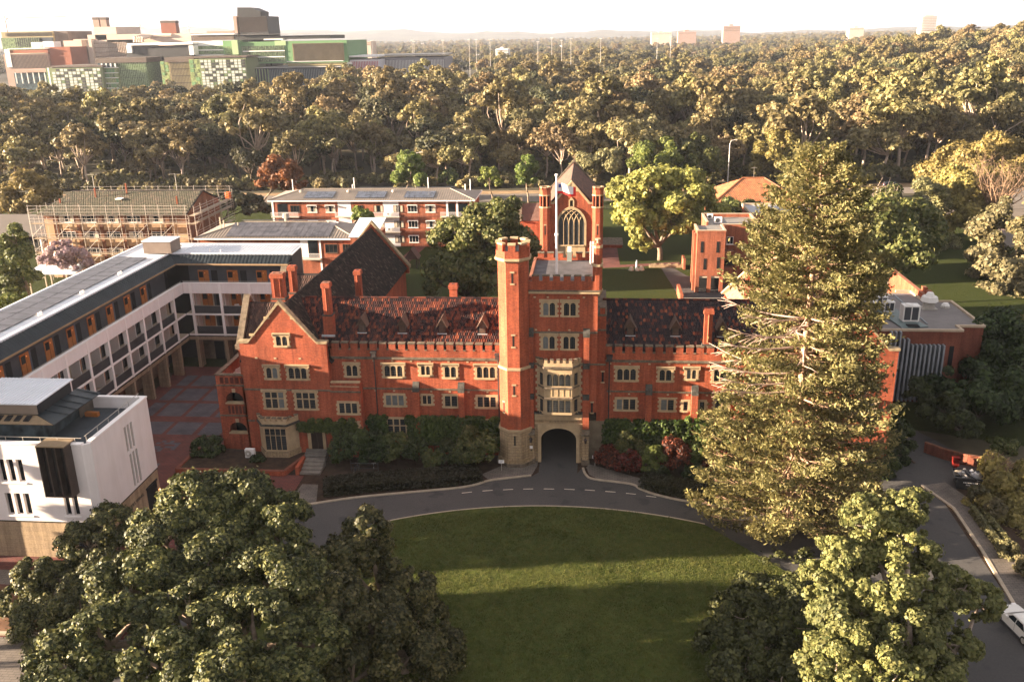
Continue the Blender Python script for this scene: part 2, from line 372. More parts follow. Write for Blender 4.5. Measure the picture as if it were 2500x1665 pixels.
def strip(name, path, w, z0, z1, mat, kind='structure', left=True):
    mb = MB(); P = [Vector((p[0], p[1], 0)) for p in path]; off = []
    for i, p in enumerate(P):
        d = (P[min(i+1, len(P)-1)]-P[max(i-1, 0)]).normalized(); off.append(p+Vector((-d.y, d.x, 0))*(w if left else -w))
    for i in range(len(P)-1):
        a, b_, c_, d_ = P[i], P[i+1], off[i+1], off[i]
        up = lambda q, z: (q.x, q.y, z)
        mb.face([up(a, z1), up(b_, z1), up(c_, z1), up(d_, z1)]); mb.face([up(a, z0), up(b_, z0), up(b_, z1), up(a, z1)]); mb.face([up(d_, z1), up(c_, z1), up(c_, z0), up(d_, z0)])
    o = part(name, mb, mat); o['kind'] = kind; return o
strip('kerb', inner, .16, .0, .135, KERB)
strip('kerb', outer_l, .22, .0, .14, KERB); strip('kerb', outer_r, .22, .0, .14, KERB)
mb = MB()
for a, b_ in DASHES:
    a, b_ = Vector((a[0], a[1], .017)), Vector((b_[0], b_[1], .017)); d = (b_-a).normalized(); s_ = Vector((-d.y, d.x, 0))*.055
    mbk = MB(); mbk.face([a-s_, b_-s_, b_+s_, a+s_]); o = part('lane_marking', mbk, LINEP); o['kind'] = 'structure'
# footpaths beside the drive, courtyard, side street, far street
sheet('footpath', [(-6.84, -4.4), (-2.6, -3.6), (-2.1, -1.2), (-2.1, 0), (-6, -1.6), (-7.6, -3.4)], .09, PATHM)
sheet('footpath', [(2.9, -1.3), (3.2, -2.9), (4.0, -3.7), (7.3, -4.5), (8.2, -5.3), (8.4, -3.5), (4.5, -1.2), (3.2, -.6)], .09, PATHM)
sheet('footpath', [(-25.2, -6.3), (-23.6, -6.3), (-22.7, -10), (-24.6, -11.2), (-25.6, -11)], .03, PATHM)
court = sheet('courtyard', [(-52, -40), (-25.0, -40), (-25.6, -4.5), (-33, -4), (-36, 1), (-33, 12), (-33, 26.2), (-52, 26.2)], .008, REDPAVE)
rows = [(-9, -5.6), (-4.4, -1.0), (.2, 3.4), (4.6, 8), (9.6, 13.6), (14.4, 18.3), (19.2, 22.9)]
for i, (ya, yb) in enumerate(rows):
    for j, (xa, xb) in enumerate(((-49.9, -48.4), (-47.9, -44.9), (-44.4, -41.4), (-40.8, -38.2))):
        if j == 3 and i < 3: continue
        mb = MB(); z = .014
        if i < 3 and j > 0:        # broken edges where red pavers bite into the grey
            q = .46
            for a in range(int((xb-xa)/q)):
                for c_ in range(int((yb-ya)/q)):
                    if random.random() < .28+.12*i+.12*(a % 2 == 0): 
                        if (a+c_*2) % 5 != 0 or i == 2: mb.face([(xa+a*q, ya+c_*q, z), (xa+a*q+q, ya+c_*q, z), (xa+a*q+q, ya+c_*q+q, z), (xa+a*q, ya+c_*q+q, z)])
        else: mb.face([(xa, ya, z), (xb, ya, z), (xb, yb, z), (xa, yb, z)])
        if mb.v: part('paving_panel', mb, GREYPAVE, court)
sheet('side_street', [(27.5, -75), (60, -75), (43, -40), (35.6, -22), (36.2, -6), (43, 1), (36, 16), (31.5, 16), (33.5, 2), (28, -12)], .016, ASPHALT)
mb = MB()
pl = [(34.0, -3.2), (34.9, -3.0), (36.4, -8), (36.2, -14), (35.4, -23)]
street_edge = [(35.1, -3.4), (36.5, -7.7), (36.2, -15.0), (35.6, -22.3), (35.2, -30)]
strip('kerb', street_edge, .28, .0, .13, KERB)
strip('street_footpath', [(x+.3, y) for x, y in street_edge], 2.4, .0, .1, PATHM)
FARROAD = plain('pale_road', (.17, .145, .125), .95, .15, .2)  # warmer and paler than the asphalt of the drive
sheet('far_street', [(-190, 149), (-60, 151), (40, 155), (75, 163), (160, 168), (160, 178), (75, 173), (40, 167), (-60, 163), (-190, 160)], .02, FARROAD)
sheet('parking_bay', [(86, 100), (150, 112), (150, 168), (100, 166), (84, 150)], .016, FARROAD)
VERGE = plain('dry_verge', (.30, .20, .11), 1, .35, .4)
sheet('verge', [(-190, 160.2), (-60, 163.2), (40, 167.2), (75, 173.2), (160, 178.2), (160, 186), (75, 180), (40, 173), (-60, 168), (-190, 165)], .02, VERGE)
sheet('college_grounds', [(-130, 11), (-33, 27), (-33, 12), (33, 12), (60, 2), (120, 40), (150, 100), (84, 100), (84, 150), (75, 162), (40, 154), (-60, 150), (-190, 148)], .006, GRASS2)
sheet('garden_path', [(5.2, 100), (8.4, 100), (8.6, 84), (20, 86.5), (20, 84.5), (5.4, 81.5)], .014, REDPAVE)
sheet('garden_path', [(-34, 100), (-31.5, 100), (-33.5, 70), (-36, 70)], .014, REDPAVE)
sheet('terrace_paving', [(18.5, 55), (34, 55), (34, 68), (20.5, 76), (17.5, 85), (16, 84)], .018, PAVE)

sheet('garden_bed', [(-50, -24.8), (-37.5, -25.2), (-36, -31), (-50, -31.5)], .03, SOIL)
strip('kerb', [(-50, -31.5), (-43, -31.2), (-36, -31)], .3, 0, .2, KERB)
sheet('footpath', [(-50, -22.6), (-37, -22.8), (-37.3, -24.9), (-50, -24.6)], .03, PATHM)
sheet('footpath', [(-50, -44), (-30, -44), (-30, -31), (-50, -31.6)], .025, PATHM)
# ---------------------------------------------------------------- windows: stone frame, panes, leading
def win_meshes(key, n, lw, lh, arched, transom=0.0, jamb=.22, head=.26, sill=.2, mull=.14, hood=True, quoin=True, stone=None, lead=True):
    """light openings n x (lw x lh); origin bottom-left outside corner; faces -Y"""
    W = 2*jamb+n*lw+(n-1)*mull; H = sill+lh+head; D = -.11
    mb = MB()
    mb.box(0, jamb, D, 0, 0, H); mb.box(W-jamb, W, D, 0, 0, H)
    mb.box(jamb, W-jamb, D-.05, 0, 0, sill); mb.box(jamb, W-jamb, D, 0, H-head, H)
    xs = []; x = jamb
    for k in range(n):
        xs.append(x)
        if k < n-1: mb.box(x+lw, x+lw+mull, D+.02, 0, sill, H-head)
        x += lw+mull
    if transom:
        for x in xs: mb.box(x, x+lw, D+.025, 0, sill+transom-.05, sill+transom+.06)
    if arched:
        for x in xs:
            r = lw/2; zc = H-head-r; A = [(x+r+r*math.cos(t), zc+r*.98*math.sin(t)) for t in np.linspace(0, math.pi, 9)]
            mb.prism([(x+lw, H-head+.002)]+A[:5]+[(x+r, H-head+.002)], D+.02, 0); mb.prism([(x, H-head+.002), (x+r, H-head+.002)]+A[4:], D+.02, 0)
    if quoin:
        k = 0; z = .0
        while z < H-.1:
            h = min(.24, H-z)
            if k % 2 == 0: mb.box(-.13, 0, D+.05, 0, z, z+h); mb.box(W, W+.13, D+.05, 0, z, z+h)
            z += h; k += 1
    if hood:
        mb.box(-.16, W+.16, -.24, 0, H, H+.09); mb.box(-.16, -.06, -.22, 0, H-.22, H); mb.box(W+.06, W+.16, -.22, 0, H-.22, H)
    fr = mb.mesh('window', stone or STONE)
    g = MB(); g.box(0, lw, -.035, -.005, 0, lh); gl = g.mesh('pane', GLASS)
    l = MB()
    if lead:
        nx = max(2, round(lw/.15)); nz = max(3, round(lh/.2))
        for k in range(1, nx): l.box(lw*k/nx-.008, lw*k/nx+.008, -.05, -.036, 0, lh)
        for k in range(1, nz): l.box(0, lw, -.05, -.037, lh*k/nz-.008, lh*k/nz+.008)
    ll = l.mesh('leading', LEAD) if lead else None
    return dict(fr=fr, gl=gl, ll=ll, xs=xs, sill=sill, W=W, H=H)
WT = {}
BLIND = plain('drawn_curtain', (.15, .16, .16), .5, .25, 2)
def window(parent, key, xl, y, zb, rz=0.0, spec=None, zmid=None):
    """spec = args for win_meshes; xl,zb = lower left corner of the stone"""
    if key not in WT: WT[key] = win_meshes(key, *spec[0], **spec[1])
    t = WT[key]
    o = inst('window', t['fr'], parent, (xl, y, zb), rz)
    c, s_ = math.cos(rz), math.sin(rz)
    for x in t['xs']:
        for nm, me in (('pane', t['gl']), ('leading', t['ll'])):
            if me is None: continue
            if nm == 'pane' and random.random() < (.9 if abs(xl+18.2) < .3 and zb < 6 and zb > 4 else .1):
                if 'gb' not in t: t['gb'] = me.copy(); t['gb'].materials[0] = BLIND
                me = t['gb']
            p = bpy.data.objects.new(nm, me); C.objects.link(p); p.parent = o; p.location = (x, 0, t['sill'])
    return o
def W(n, lw, lh, arched, **k): return ((n, lw, lh, arched), k)

# ---------------------------------------------------------------- roof tiles
def tiles(mb, p0, u, v, lu, lv, w, h, rise=.05, jit=.012, clip=None):
    """rows of overlapping tiles: p0 eave corner, u along the eave, v up the slope"""
    u = Vector(u).normalized(); v = Vector(v).normalized(); n = u.cross(v).normalized()
    if n.z < 0: n = -n
    p0 = Vector(p0); nu = int(lu/w); nv = int(lv/h)
    for j in range(nv):
        for i in range(nu):
            a = i*w+(w/2 if j % 2 else 0); c = j*h
            if clip and not clip(a+w/2, c+h/2): continue
            dz = random.uniform(0, jit); t0 = .028+rise+dz; t1 = .03+dz
            q = p0+u*a+v*c; up = v*(h*1.12)
            A = [q+n*(t0-rise*.7), q+u*(w*.38)+n*(t0-rise*.7), q+u*(w*.66)+n*(t0+rise*.35), q+u*(w*.98)+n*(t0-rise*.7)]
            B = [x+up-n*(rise*.55) for x in A]
            i0 = len(mb.v); mb.v += [tuple(x) for x in A+B]+[tuple(x-n*t0) for x in (A[0], A[3])]
            for f in ((0, 1, 5, 4), (1, 2, 6, 5), (2, 3, 7, 6), (8, 9, 3, 2, 1, 0)): mb.f.append(tuple(i0+k for k in f)); mb.m.append(0)
def slab(mb, pts, th=.12, m=0):
    """roof plane with thickness under the tiles"""
    P = [Vector(p) for p in pts]; n = (P[1]-P[0]).cross(P[2]-P[0]).normalized()
    if n.z < 0: n = -n
    Q = [p-n*th for p in P]; k = len(P)
    mb.face(P, m); mb.face(list(reversed(Q)), m)
    for i in range(k): mb.face([P[i], Q[i], Q[(i+1) % k], P[(i+1) % k]], m)

# ---------------------------------------------------------------- the brick college with its gate tower
col = thing('college_building', 'long red brick college with battlements, tiled roofs and a tall gate tower behind the drive', 'college building', (0, 0, 0))
DARKROOF = plain('roof_underlay', (.03, .022, .02), .9, .2)
YW = 1.2
EL, ER = 12.1, 12.35      # parapet tops
# walls: two wings and two gabled end blocks
bpart('wall', col, BRICK, (-23.55, -5.6, YW, 10.8, 0, 11.62)); bpart('wall', col, BRICK, (4.3, 23.6, YW, 10.8, 0, 11.62))
def gable_block(xl, xr, apex, knee, y0, y1):
    xc = (xl+xr)/2
    mb = MB(); mb.prism([(xl, 0), (xr, 0), (xr, knee-.12), (xr-.85, knee-.12), (xc, apex-.32), (xl+.85, knee-.12), (xl, knee-.12)], y0, y0+.5)
    part('gable_wall', mb, BRICK, col)
    bpart('wall', col, BRICK, (xl+.02, xr-.02, y0+.5, y1, 0, 10.5))
    cb = MB()
    for s_, xe in ((1, xr), (-1, xl)):
        xk = xe-s_*.95
        cb.prism([(xe+s_*.1, knee-.14), (xe+s_*.1, knee+.1), (xk-s_*.05, knee+.1), (xc, apex+.12), (xc, apex-.3), (xk-s_*.0, knee-.14)], y0-.12, y0+.62)
    part('gable_coping', cb, plain('gable_coping_stone', (.34, .26, .16), .95, .45, 1.8) if 'gable_coping_stone' not in MATS else MATS['gable_coping_stone'], col)
    for (fx, fz) in ((.30, .62), (-.30, .62), (.68, .2), (-.68, .2)):
        cx = xc+fx*(xr-xl)/2; z = knee+(apex-knee)*fz-.25; bpart('gable_block', col, STONE, (cx-.3, cx+.3, y0-.02, y0, z, z+.28))
gable_block(-32.63, -23.53, 17.06, 12.75, 0.0, 10.8)
gable_block(23.6, 32.7, 17.0, 12.75, 0.0, 10.8)
bpart('rear_wall', col, BRICK, (-32.5, -23.5, 10.8, 40, 0, 10.2))
bpart('rear_wall', col, BRICK, (23.8, 32.5, 10.8, 15.8, 0, 10.2))
# roofs (underlay + tiles, tiles joined: thousands)
ZR, YR, ZE, YE = 15.75, 6.0, 11.75, 1.55
def wing_roof(xa, xb, nm):
    mb = MB(); slab(mb, [(xa, YE, ZE), (xb, YE, ZE), (xb, YR, ZR), (xa, YR, ZR)]); slab(mb, [(xb, 10.45, ZE), (xa, 10.45, ZE), (xa, YR, ZR), (xb, YR, ZR)])
    part('roof', mb, DARKROOF, col)
    t = MB(); sl = math.hypot(YR-YE, ZR-ZE); v = (0, YR-YE, ZR-ZE)
    return t, sl, v
t, sl, v = wing_roof(-28, -5.5, 'l')
# front slope of the left wing runs into the gable block's roof along a valley
def clipL(a, c): x = -28+a; y = YE+c/sl*(YR-YE); z = ZE+c/sl*(ZR-ZE); return x > -28.1+(16.15-z)*.82-.1
tiles(t, (-28, YE, ZE), (1, 0, 0), v, 22.4, sl, .235, .37, .055, clip=clipL)
part('roof_tiles', t, TILE, col, kind='stuff')
t, sl, v = wing_roof(4.4, 28, 'r')
TILE2 = island('dark_clay_roof_tiles', [(0, (.018, .014, .018)), (.35, (.03, .02, .022)), (.62, (.045, .024, .024)), (.80, (.12, .032, .02)), (.91, (.21, .055, .028)), (.97, (.30, .09, .04))], .7, .3)
tiles(t, (4.4, YE, ZE), (1, 0, 0), v, 23.4, sl, .235, .37, .055, clip=lambda a, c: 4.4+a < 28.1-(16.15-(ZE+c/sl*(ZR-ZE)))*.82+.1)
part('roof_tiles', t, TILE2, col, kind='stuff')
rd = MB()
for xa, xb in ((-27.2, -5.6), (4.4, 27.2)):
    x = xa
    while x < xb: rd.tube([(x, YR, ZR+.07), (x+.42, YR, ZR+.06)], .13, .12, 6); x += .42
part('ridge_tiles', rd, TILE, col, kind='stuff')
def long_roof(xc, y0, y1, zr, xe, ze, matl):
    """ridge along Y; both slopes"""
    mb = MB()
    for s_ in (-1, 1): slab(mb, [(xc, y0, zr), (xc, y1, zr), (xc+s_*xe, y1, ze), (xc+s_*xe, y0, ze)])
    part('roof', mb, DARKROOF, col)
    t = MB(); sl = math.hypot(xe, zr-ze)
    for s_ in (-1, 1):
        tiles(t, (xc+s_*xe, y0, ze), (0, 1, 0), (-s_*xe, 0, zr-ze), y1-y0, sl, .27, .34, .05)
    part('roof_tiles', t, matl, col, kind='stuff')
    r_ = MB(); y = y0
    while y < y1: r_.tube([(xc, y, zr+.07), (xc, y+.45, zr+.06)], .13, .12, 6); y += .45
    part('ridge_tiles', r_, matl, col, kind='stuff')
long_roof(-28.1, .5, 40, 16.12, 4.9, 10.35, SLATE)
long_roof(28.1, .5, 15.5, 16.12, 4.9, 10.35, SHINGLE)
# stepped gable parapet at the far end of the left roof, and the two cross gables on the court side
mb = MB(); mb.prism([(-33.2, 9.6), (-23, 9.6), (-23, 10.7), (-28.1, 17.0), (-33.2, 10.7)], 40, 40.5); part('gable_wall', mb, BRICK, col)
mb = MB()
for s_ in (-1, 1): mb.prism([(-28.1, 16.9), (-28.1, 17.25), (-28.1+s_*5.3, 10.75), (-28.1+s_*5.3, 10.4)], 39.85, 40.65)
part('gable_coping', mb, MATS['gable_coping_stone'], col)
for yc, hw in ((4.4, 3.0), (16.4, 3.2)):
    zr = 15.7; ze = 12.0; xg = -33.0
    mb = MB(); mb.prism([(yc-hw-.4, 0), (yc+hw+.4, 0), (yc+hw+.4, ze), (yc, zr+.5), (yc-hw-.4, ze)], xg-.25, xg+.25, 'x'); part('gable_wall', mb, BRICK, col)
    mb = MB()
    for s_ in (-1, 1): mb.prism([(yc, zr+.42), (yc, zr+.85), (yc+s_*(hw+.5), ze+.25), (yc+s_*(hw+.5), ze-.15)], xg-.34, xg+.34, 'x')
    mb.box(xg-.4, xg+.4, yc-hw-.75, yc-hw-.25, ze-.35, ze+.15)
    part('gable_coping', mb, LICHEN, col)
    mb = MB()
    for s_ in (-1, 1): slab(mb, [(xg+.2, yc, zr), (-28.2, yc, zr), (-28.2, yc+s_*hw, ze), (xg+.2, yc+s_*hw, ze)])
    part('roof', mb, DARKROOF, col)
    t = MB(); sl = math.hypot(hw, zr-ze)
    for s_ in (-1, 1): tiles(t, (xg+.25, yc+s_*hw, ze), (1, 0, 0), (0, -s_*hw, zr-ze), 4.6, sl, .26, .35, .045)
    part('roof_tiles', t, SHINGLE, col, kind='stuff')
    bpart('wall', col, BRICK, (xg+.25, -32.5, yc-hw+.1, yc+hw-.1, 0, ze))
# battlements: one merlon mesh, shared
mer = MB(); mer.box(-.36, .36, -.2, .2, 0, .62, 0); mer.box(-.39, .39, -.27, .25, .62, .75, 1); merm = mer.mesh('merlon', [BRICK, LICHEN], (0, 0, 0))
def battlement(xa, xb, y, z, n, me=merm, sx=1.0):
    for k in range(n): inst('merlon', me, col, (xa+(xb-xa)*k/(n-1), y, z), 0, (sx, 1, 1))
bpart('parapet', col, BRICK, (-23.5, -5.7, YW-.02, YW+.33, 11.62, 11.66)); bpart('parapet', col, BRICK, (4.35, 23.55, YW-.02, YW+.33, 11.62, 11.66))
battlement(-23.0, -6.1, YW+.2, 11.66, 18, sx=.98); battlement(5.0, 23.1, YW+.2, 11.66, 19, sx=.98)
sl_ = MB()
for k in range(17): x = -23.0+(k+.5)*16.9/17; sl_.box(x-.13, x+.13, YW-.05, YW+.34, 11.6, 11.7)
for k in range(18): x = 5.0+(k+.5)*18.1/18; sl_.box(x-.13, x+.13, YW-.05, YW+.34, 11.6, 11.7)
part('slot_sill', sl_, LICHEN, col, kind='stuff')
bpart('string_course', col, LICHEN, (-23.5, -5.7, YW-.14, YW, 10.62, 10.86)); bpart('string_course', col, LICHEN, (4.4, 23.55, YW-.14, YW, 10.66, 10.88))
bpart('string_course', col, LICHEN, (-20.35, -5.7, YW-.1, YW, 7.3, 7.46)); bpart('string_course', col, LICHEN, (4.9, 23.55, YW-.1, YW, 7.4, 7.56))
bpart('string_course', col, LICHEN, (-32.65, -23.5, -.1, 0, 7.45, 7.62)); bpart('string_course', col, LICHEN, (-32.65, -31.9, -.1, 0, 3.92, 4.06))
bpart('string_course', col, LICHEN, (-23.5, -20.3, -.1, 0, 7.35, 7.5))
# low projecting block with its own little battlement
bpart('wall', col, BRICK, (-23.53, -20.4, 0, YW, 0, 8.0)); m2 = MB(); m2.box(-.24, .24, -.18, .18, 0, .38, 0); m2.box(-.27, .27, -.23, .22, .38, .5, 1); m2 = m2.mesh('merlon', [BRICK, STONE])
for k in range(6): inst('merlon', m2, col, (-23.15+k*.5, .18, 8.0))
bpart('slot_sill', col, STONE, (-23.5, -20.42, -.04, .36, 7.96, 8.03))
# buttresses with stone heads
for x, z in ((-14.75, 8.2), (-10.03, 8.2), (9.12, 8.3), (13.71, 8.3), (18.3, 8.3)):
    mb = MB(); mb.box(x-.32, x+.32, YW-.5, YW, 0, z-1.0, 0); mb.prism([(YW, z-1.0), (YW-.5, z-1.0), (YW-.45, z-.55), (YW, z)], x-.34, x+.34, 'x', 1); part('buttress', mb, [BRICK, LICHEN2], col)
# downpipes with hopper heads
for x, z in ((-18.97, 11.4), (-6.15, 11.3), (5.1, 11.3), (18.9, 11.3)):
    mb = MB(); mb.tube([(x, YW-.16, 1), (x, YW-.16, z-.4)], .06, n=6); mb.box(x-.26, x+.26, YW-.42, YW-.03, z-.45, z+.0); mb.box(x-.32, x+.32, YW-.5, YW-.03, z, z+.14); part('downpipe', mb, plain('hopper_iron', (.05, .04, .04), .7, .4) if 'hopper_iron' not in MATS else MATS['hopper_iron'], col)
# air bricks
vb = MB()
for x, z in [(-31.0, 10.9), (-29.0, 10.9), (-26.4, 10.9)]: vb.box(x-.13, x+.13, -.03, 0, z, z+.17)
for x in np.arange(-21, -6.5, 1.95): vb.box(x-.11, x+.11, YW-.03, YW, 10.36, 10.5); vb.box(x-.11, x+.11, YW-.03, YW, 7.05, 7.2)
for x in np.arange(5.2, 23, 1.95): vb.box(x-.11, x+.11, YW-.03, YW, 10.4, 10.54); vb.box(x-.11, x+.11, YW-.03, YW, 7.12, 7.27)
part('air_bricks', vb, STONE, col, kind='stuff')
# windows of the wings
A3 = W(3, .52, 1.18, True); A2 = W(2, .5, 1.15, True); A2s = W(2, .38, .95, True, jamb=.24, hood=True); S3 = W(3, .53, 1.12, False, hood=False, head=.22); S2 = W(2, .56, 1.15, False, hood=False, head=.22); S2s = W(2, .36, .92, False, hood=False, head=.2); S1 = W(1, .44, .98, False, hood=False, head=.2, jamb=.25)
def cwin(key, spec, xl, xr, y, zb):
    if key not in WT: WT[key] = win_meshes(key, *spec[0], **spec[1])
    return window(col, key, (xl+xr)/2-WT[key]['W']/2, y, zb, 0, spec)
for xl, xr, k in ((-22.25, -20.54, 'A2'), (-18.2, -15.85, 'A3'), (-14.4, -12.95, 'A2s'), (-11.96, -10.24, 'A2'), (-8.6, -6.25, 'A3'), (5.6, 8.08, 'A3'), (9.8, 11.65, 'A2'), (12.52, 14.08, 'A2s'), (15.2, 17.7, 'A3'), (19.4, 21.2, 'A2')):
    cwin(k, dict(A3=A3, A2=A2, A2s=A2s)[k], xl, xr, YW, 8.55 if k != 'A2s' else 8.78)
for xl, xr, k in ((-18.25, -15.9, 'S3'), (-14.4, -12.95, 'S2s'), (-11.95, -10.36, 'S2'), (-8.6, -6.27, 'S3'), (5.62, 8.1, 'S3'), (10.14, 11.92, 'S2'), (12.35, 13.39, 'S1'), (14.0, 15.0, 'S1'), (15.53, 17.4, 'S2'), (19.4, 21.2, 'S2')):
    cwin(k, dict(S3=S3, S2=S2, S2s=S2s, S1=S1)[k], xl, xr, YW, 5.32 if k != 'S2s' else 5.55)
T3 = W(3, .53, 2.1, False, transom=1.35, hood=False, head=.22)
for xl in (-18.1, -22.9): cwin('T3', T3, xl, xl+2.1, YW if xl > -20 else 0, 1.65)
cwin('S3', S3, -23.0, -20.5, 0, 4.85)
for xl in (-13.6, -8.2, 6, 11, 15.5): cwin('T3', T3, xl, xl+2.1, YW, 1.65)
# windows of the left gable block and its mirror on the right
P3 = W(3, .56, 1.75, False, transom=1.05, hood=True, head=.24)
for x0 in (0.0, 56.2):
    cwin('A2g', W(2, .5, .98, True), -29.0+x0, -27.2+x0, 0, 12.2)
    cwin('A2', A2, -30.42+x0, -28.54+x0, 0, 8.62); cwin('A3', A3, -27.95+x0, -25.6+x0, 0, 8.62)
    cwin('P3', P3, -30.75+x0, -28.25+x0, 0, 5.3); cwin('P3', P3, -27.4+x0, -24.95+x0, 0, 5.3)
# canted bay window with battlemented stone parapet on the left block
def canted(name, xl, xr, y, dep, z0, z1, matl, cut=.75):
    mb = MB(); mb.prism([(xl, y), (xl+cut, y-dep), (xr-cut, y-dep), (xr, y)], z0, z1, 'z'); return part(name, mb, matl, col)
canted('bay_base', -31.6, -27.2, 0, 1.35, 0, 1.05, ASHLAR, .95); canted('bay_window', -31.5, -27.3, 0, 1.2, 1.05, 3.95, STONE, .9); canted('bay_cornice', -31.75, -27.05, 0, 1.4, 3.95, 4.15, LICHEN2, .95); canted('bay_parapet', -31.6, -27.2, 0, 1.3, 4.15, 4.5, STONE, .92)
mb3 = MB(); mb3.box(-.17, .17, -.13, .13, 0, .3, 0); mb3.box(-.2, .2, -.17, .17, .3, .38, 1); mst = mb3.mesh('merlon', [STONE, LICHEN])
for k in range(5): inst('merlon', mst, col, (-30.6+k*.6, -1.16, 4.5))
for s_ in (-1, 1):
    for k in (.3, .85): inst('merlon', mst, col, (-29.4+s_*(1.3+k*.85), -1.16+k*1.2, 4.5), s_*R(52))
def bay_panes(xs, y, z0, lw, lh, rz=0, xc=0, tr=None):
    g = MB()
    for x in xs: g.box(x, x+lw, -.03, .01, 0, lh if tr is None else tr-.05); 
    if tr:
        for x in xs: g.box(x, x+lw, -.03, .01, tr+.07, lh)
    me = g.mesh('bay_pane', GLASS); inst('bay_pane', me, col, (xc, y, z0), rz)
    l = MB()
    for x in xs:
        for k in range(1, 4): l.box(x+lw*k/4-.008, x+lw*k/4+.008, -.042, -.031, 0, lh)
        for k in range(1, int(lh/.2)): l.box(x, x+lw, -.042, -.032, k*.2-.008, k*.2+.008)
    inst('leading', l.mesh('leading', LEAD), col, (xc, y, z0), rz)
for k in range(4): bay_panes([0], -1.2, 1.25, .46, 2.35, 0, -30.48+k*.57, 1.6)
for s_ in (-1, 1):
    a = math.atan2(1.2, .9); inst_x = -30.95 if s_ < 0 else -27.85
    bay_panes([-.26], -.62, 1.25, .52, 2.35, -s_*-a if s_ > 0 else -a, inst_x, 1.6)
# side door of the left block, lamp above
mb = MB(); mb.box(-26.35, -26.0, -.12, 0, .9, 3.4); mb.box(-24.75, -24.45, -.12, 0, .9, 3.4); mb.box(-26.35, -24.45, -.14, 0, 3.2, 3.6)
part('door_surround', mb, STONE, col); bpart('door', col, plain('dark_oak', (.03, .016, .012), .6), (-26.0, -24.75, -.05, 0, .9, 3.2))
mb = MB()
for k in range(5): mb.box(-26.6, -24.3, -.4-.38*k, -.02-.38*k, 0, .9-.17*k)
part('door_steps', mb, plain('door_step_stone', (.18, .16, .14), .9, .25, 2), col)
# dormers
dm = plain('dormer_boards', (.12, .075, .055), .8, .3, 3); dm2 = plain('dormer_louvre', (.07, .055, .05), .8, .2); FLASH = plain('lead_flashing', (.42, .42, .44), .6, .2)
for x in (-20.45, -16.2, -12.05, -7.85, 7.2, 11.7, 16.3, 20.9):
    z = 13.05; y = YE+(z-ZE)/(ZR-ZE)*(YR-YE)
    root = bpart('dormer', col, dm2, (x-.34, x+.34, y-.25, y+.9, z-.1, z+.72))
    mb = MB()
    for k in range(4): mb.box(x-.27, x+.27, y-.31, y-.25, z+.04+.17*k, z+.15+.17*k)
    part('louvre', mb, dm, root)
    mb = MB()
    for s_ in (-1, 1): slab(mb, [(x, y-.5, z+1.62), (x, y+1.9, z+1.62), (x+s_*.62, y+1.1, z+.6), (x+s_*.62, y-.5, z+.6)], .07)
    mb.prism([(x-.45, z+.72), (x+.45, z+.72), (x, z+1.5)], y-.28, y-.2)
    part('dormer_roof', mb, dm, root)
    part('flashing', MB().box(x-.5, x+.5, y-.36, y-.2, z-.16, z-.09), FLASH, root)
# chimneys
def chimney(x0, x1, y0, y1, z0, z1, ribs=1, base=None):
    mb = MB(); mb.box(x0, x1, y0, y1, z0, z1-.5); mb.box(x0-.1, x1+.1, y0-.1, y1+.1, z1-.5, z1-.12); mb.box(x0-.03, x1+.03, y0-.03, y1+.03, z1-.12, z1)
    w = (x1-x0)
    for k in range(ribs):
        xc = x0+w*(k+.5)/ribs if ribs > 1 else (x0+x1)/2
        mb.prism([(xc-.07, y0), (xc, y0-.13), (xc+.07, y0)], z0+.2, z1-.55, 'z')
    if base: mb.box(x0-.12, x1+.12, y0-.15, y1+.15, z0-base, z0)
    o = part('chimney', mb, BRICK, col)
    for k in range(max(1, ribs)):
        xc = x0+w*(k+.5)/max(1, ribs); part('flue', MB().box(xc-.14, xc+.14, (y0+y1)/2-.14, (y0+y1)/2+.14, z1-.02, z1+.004), BLACK, o)
    if base: part('chimney_collar', MB().box(x0-.16, x1+.16, y0-.19, y1+.19, z0-.08, z0+.04), LICHEN2, o)
chimney(-30.35, -29.05, 4.6, 5.5, 16.0, 18.7, 2, 3); chimney(-29.8, -29.05, 8.6, 9.3, 15.5, 18.5, 1, 2)
chimney(-24.15, -23.4, 2.1, 2.9, 15.0, 18.4, 1, 2.4); chimney(-23.85, -23.15, 13.6, 14.3, 12.5, 16.75, 1); chimney(-11.95, -11.15, 7.7, 8.4, 13.5, 16.8, 0)
chimney(14.35, 15.15, 1.5, 2.2, 12.5, 16.15, 1, 1.2)
part('flashing', MB().box(-24.45, -23.05, 1.68, 1.8, 12.8, 13.0), FLASH, col)
# arcaded porch with roof terrace on the court side
px0, px1, py0, py1, pz = -36.08, -32.65, 1.0, 7.9, 8.15
def arch_front(mb, xa, xb, z0, z1, ox0, ox1, oz0, ozs, rise, y0, y1, n=10, m=0):
    """wall panel with one arched opening"""
    mb.box(xa, ox0, y0, y1, z0, z1, m); mb.box(ox1, xb, y0, y1, z0, z1, m)
    if oz0 > z0: mb.box(ox0, ox1, y0, y1, z0, oz0, m)
    xm = (ox0+ox1)/2; hw = (ox1-ox0)/2
    P = [(xm+hw*math.cos(t), ozs+rise*math.sin(t)**.9) for t in np.linspace(0, math.pi, n+1)]
    for k in range(n):
        (xa_, za), (xb_, zb) = P[k], P[k+1]
        mb.prism([(xa_, za), (xa_, z1), (xb_, z1), (xb_, zb)], y0, y1, 'y', m)
mb = MB()
arch_front(mb, px0, px1, 4.1, 7.55, -35.25, -33.3, 5.5, 5.75, 1.0, py0, py0+.45)
arch_front(mb, px0, px1, 0, 4.1, -35.25, -33.3, 2.05, 2.3, 1.0, py0, py0+.45)
mb.box(px0, px0+.45, py0+.45, py1, 0, 7.55); mb.box(px0+.45, px1, py1-.4, py1, 0, 7.55)
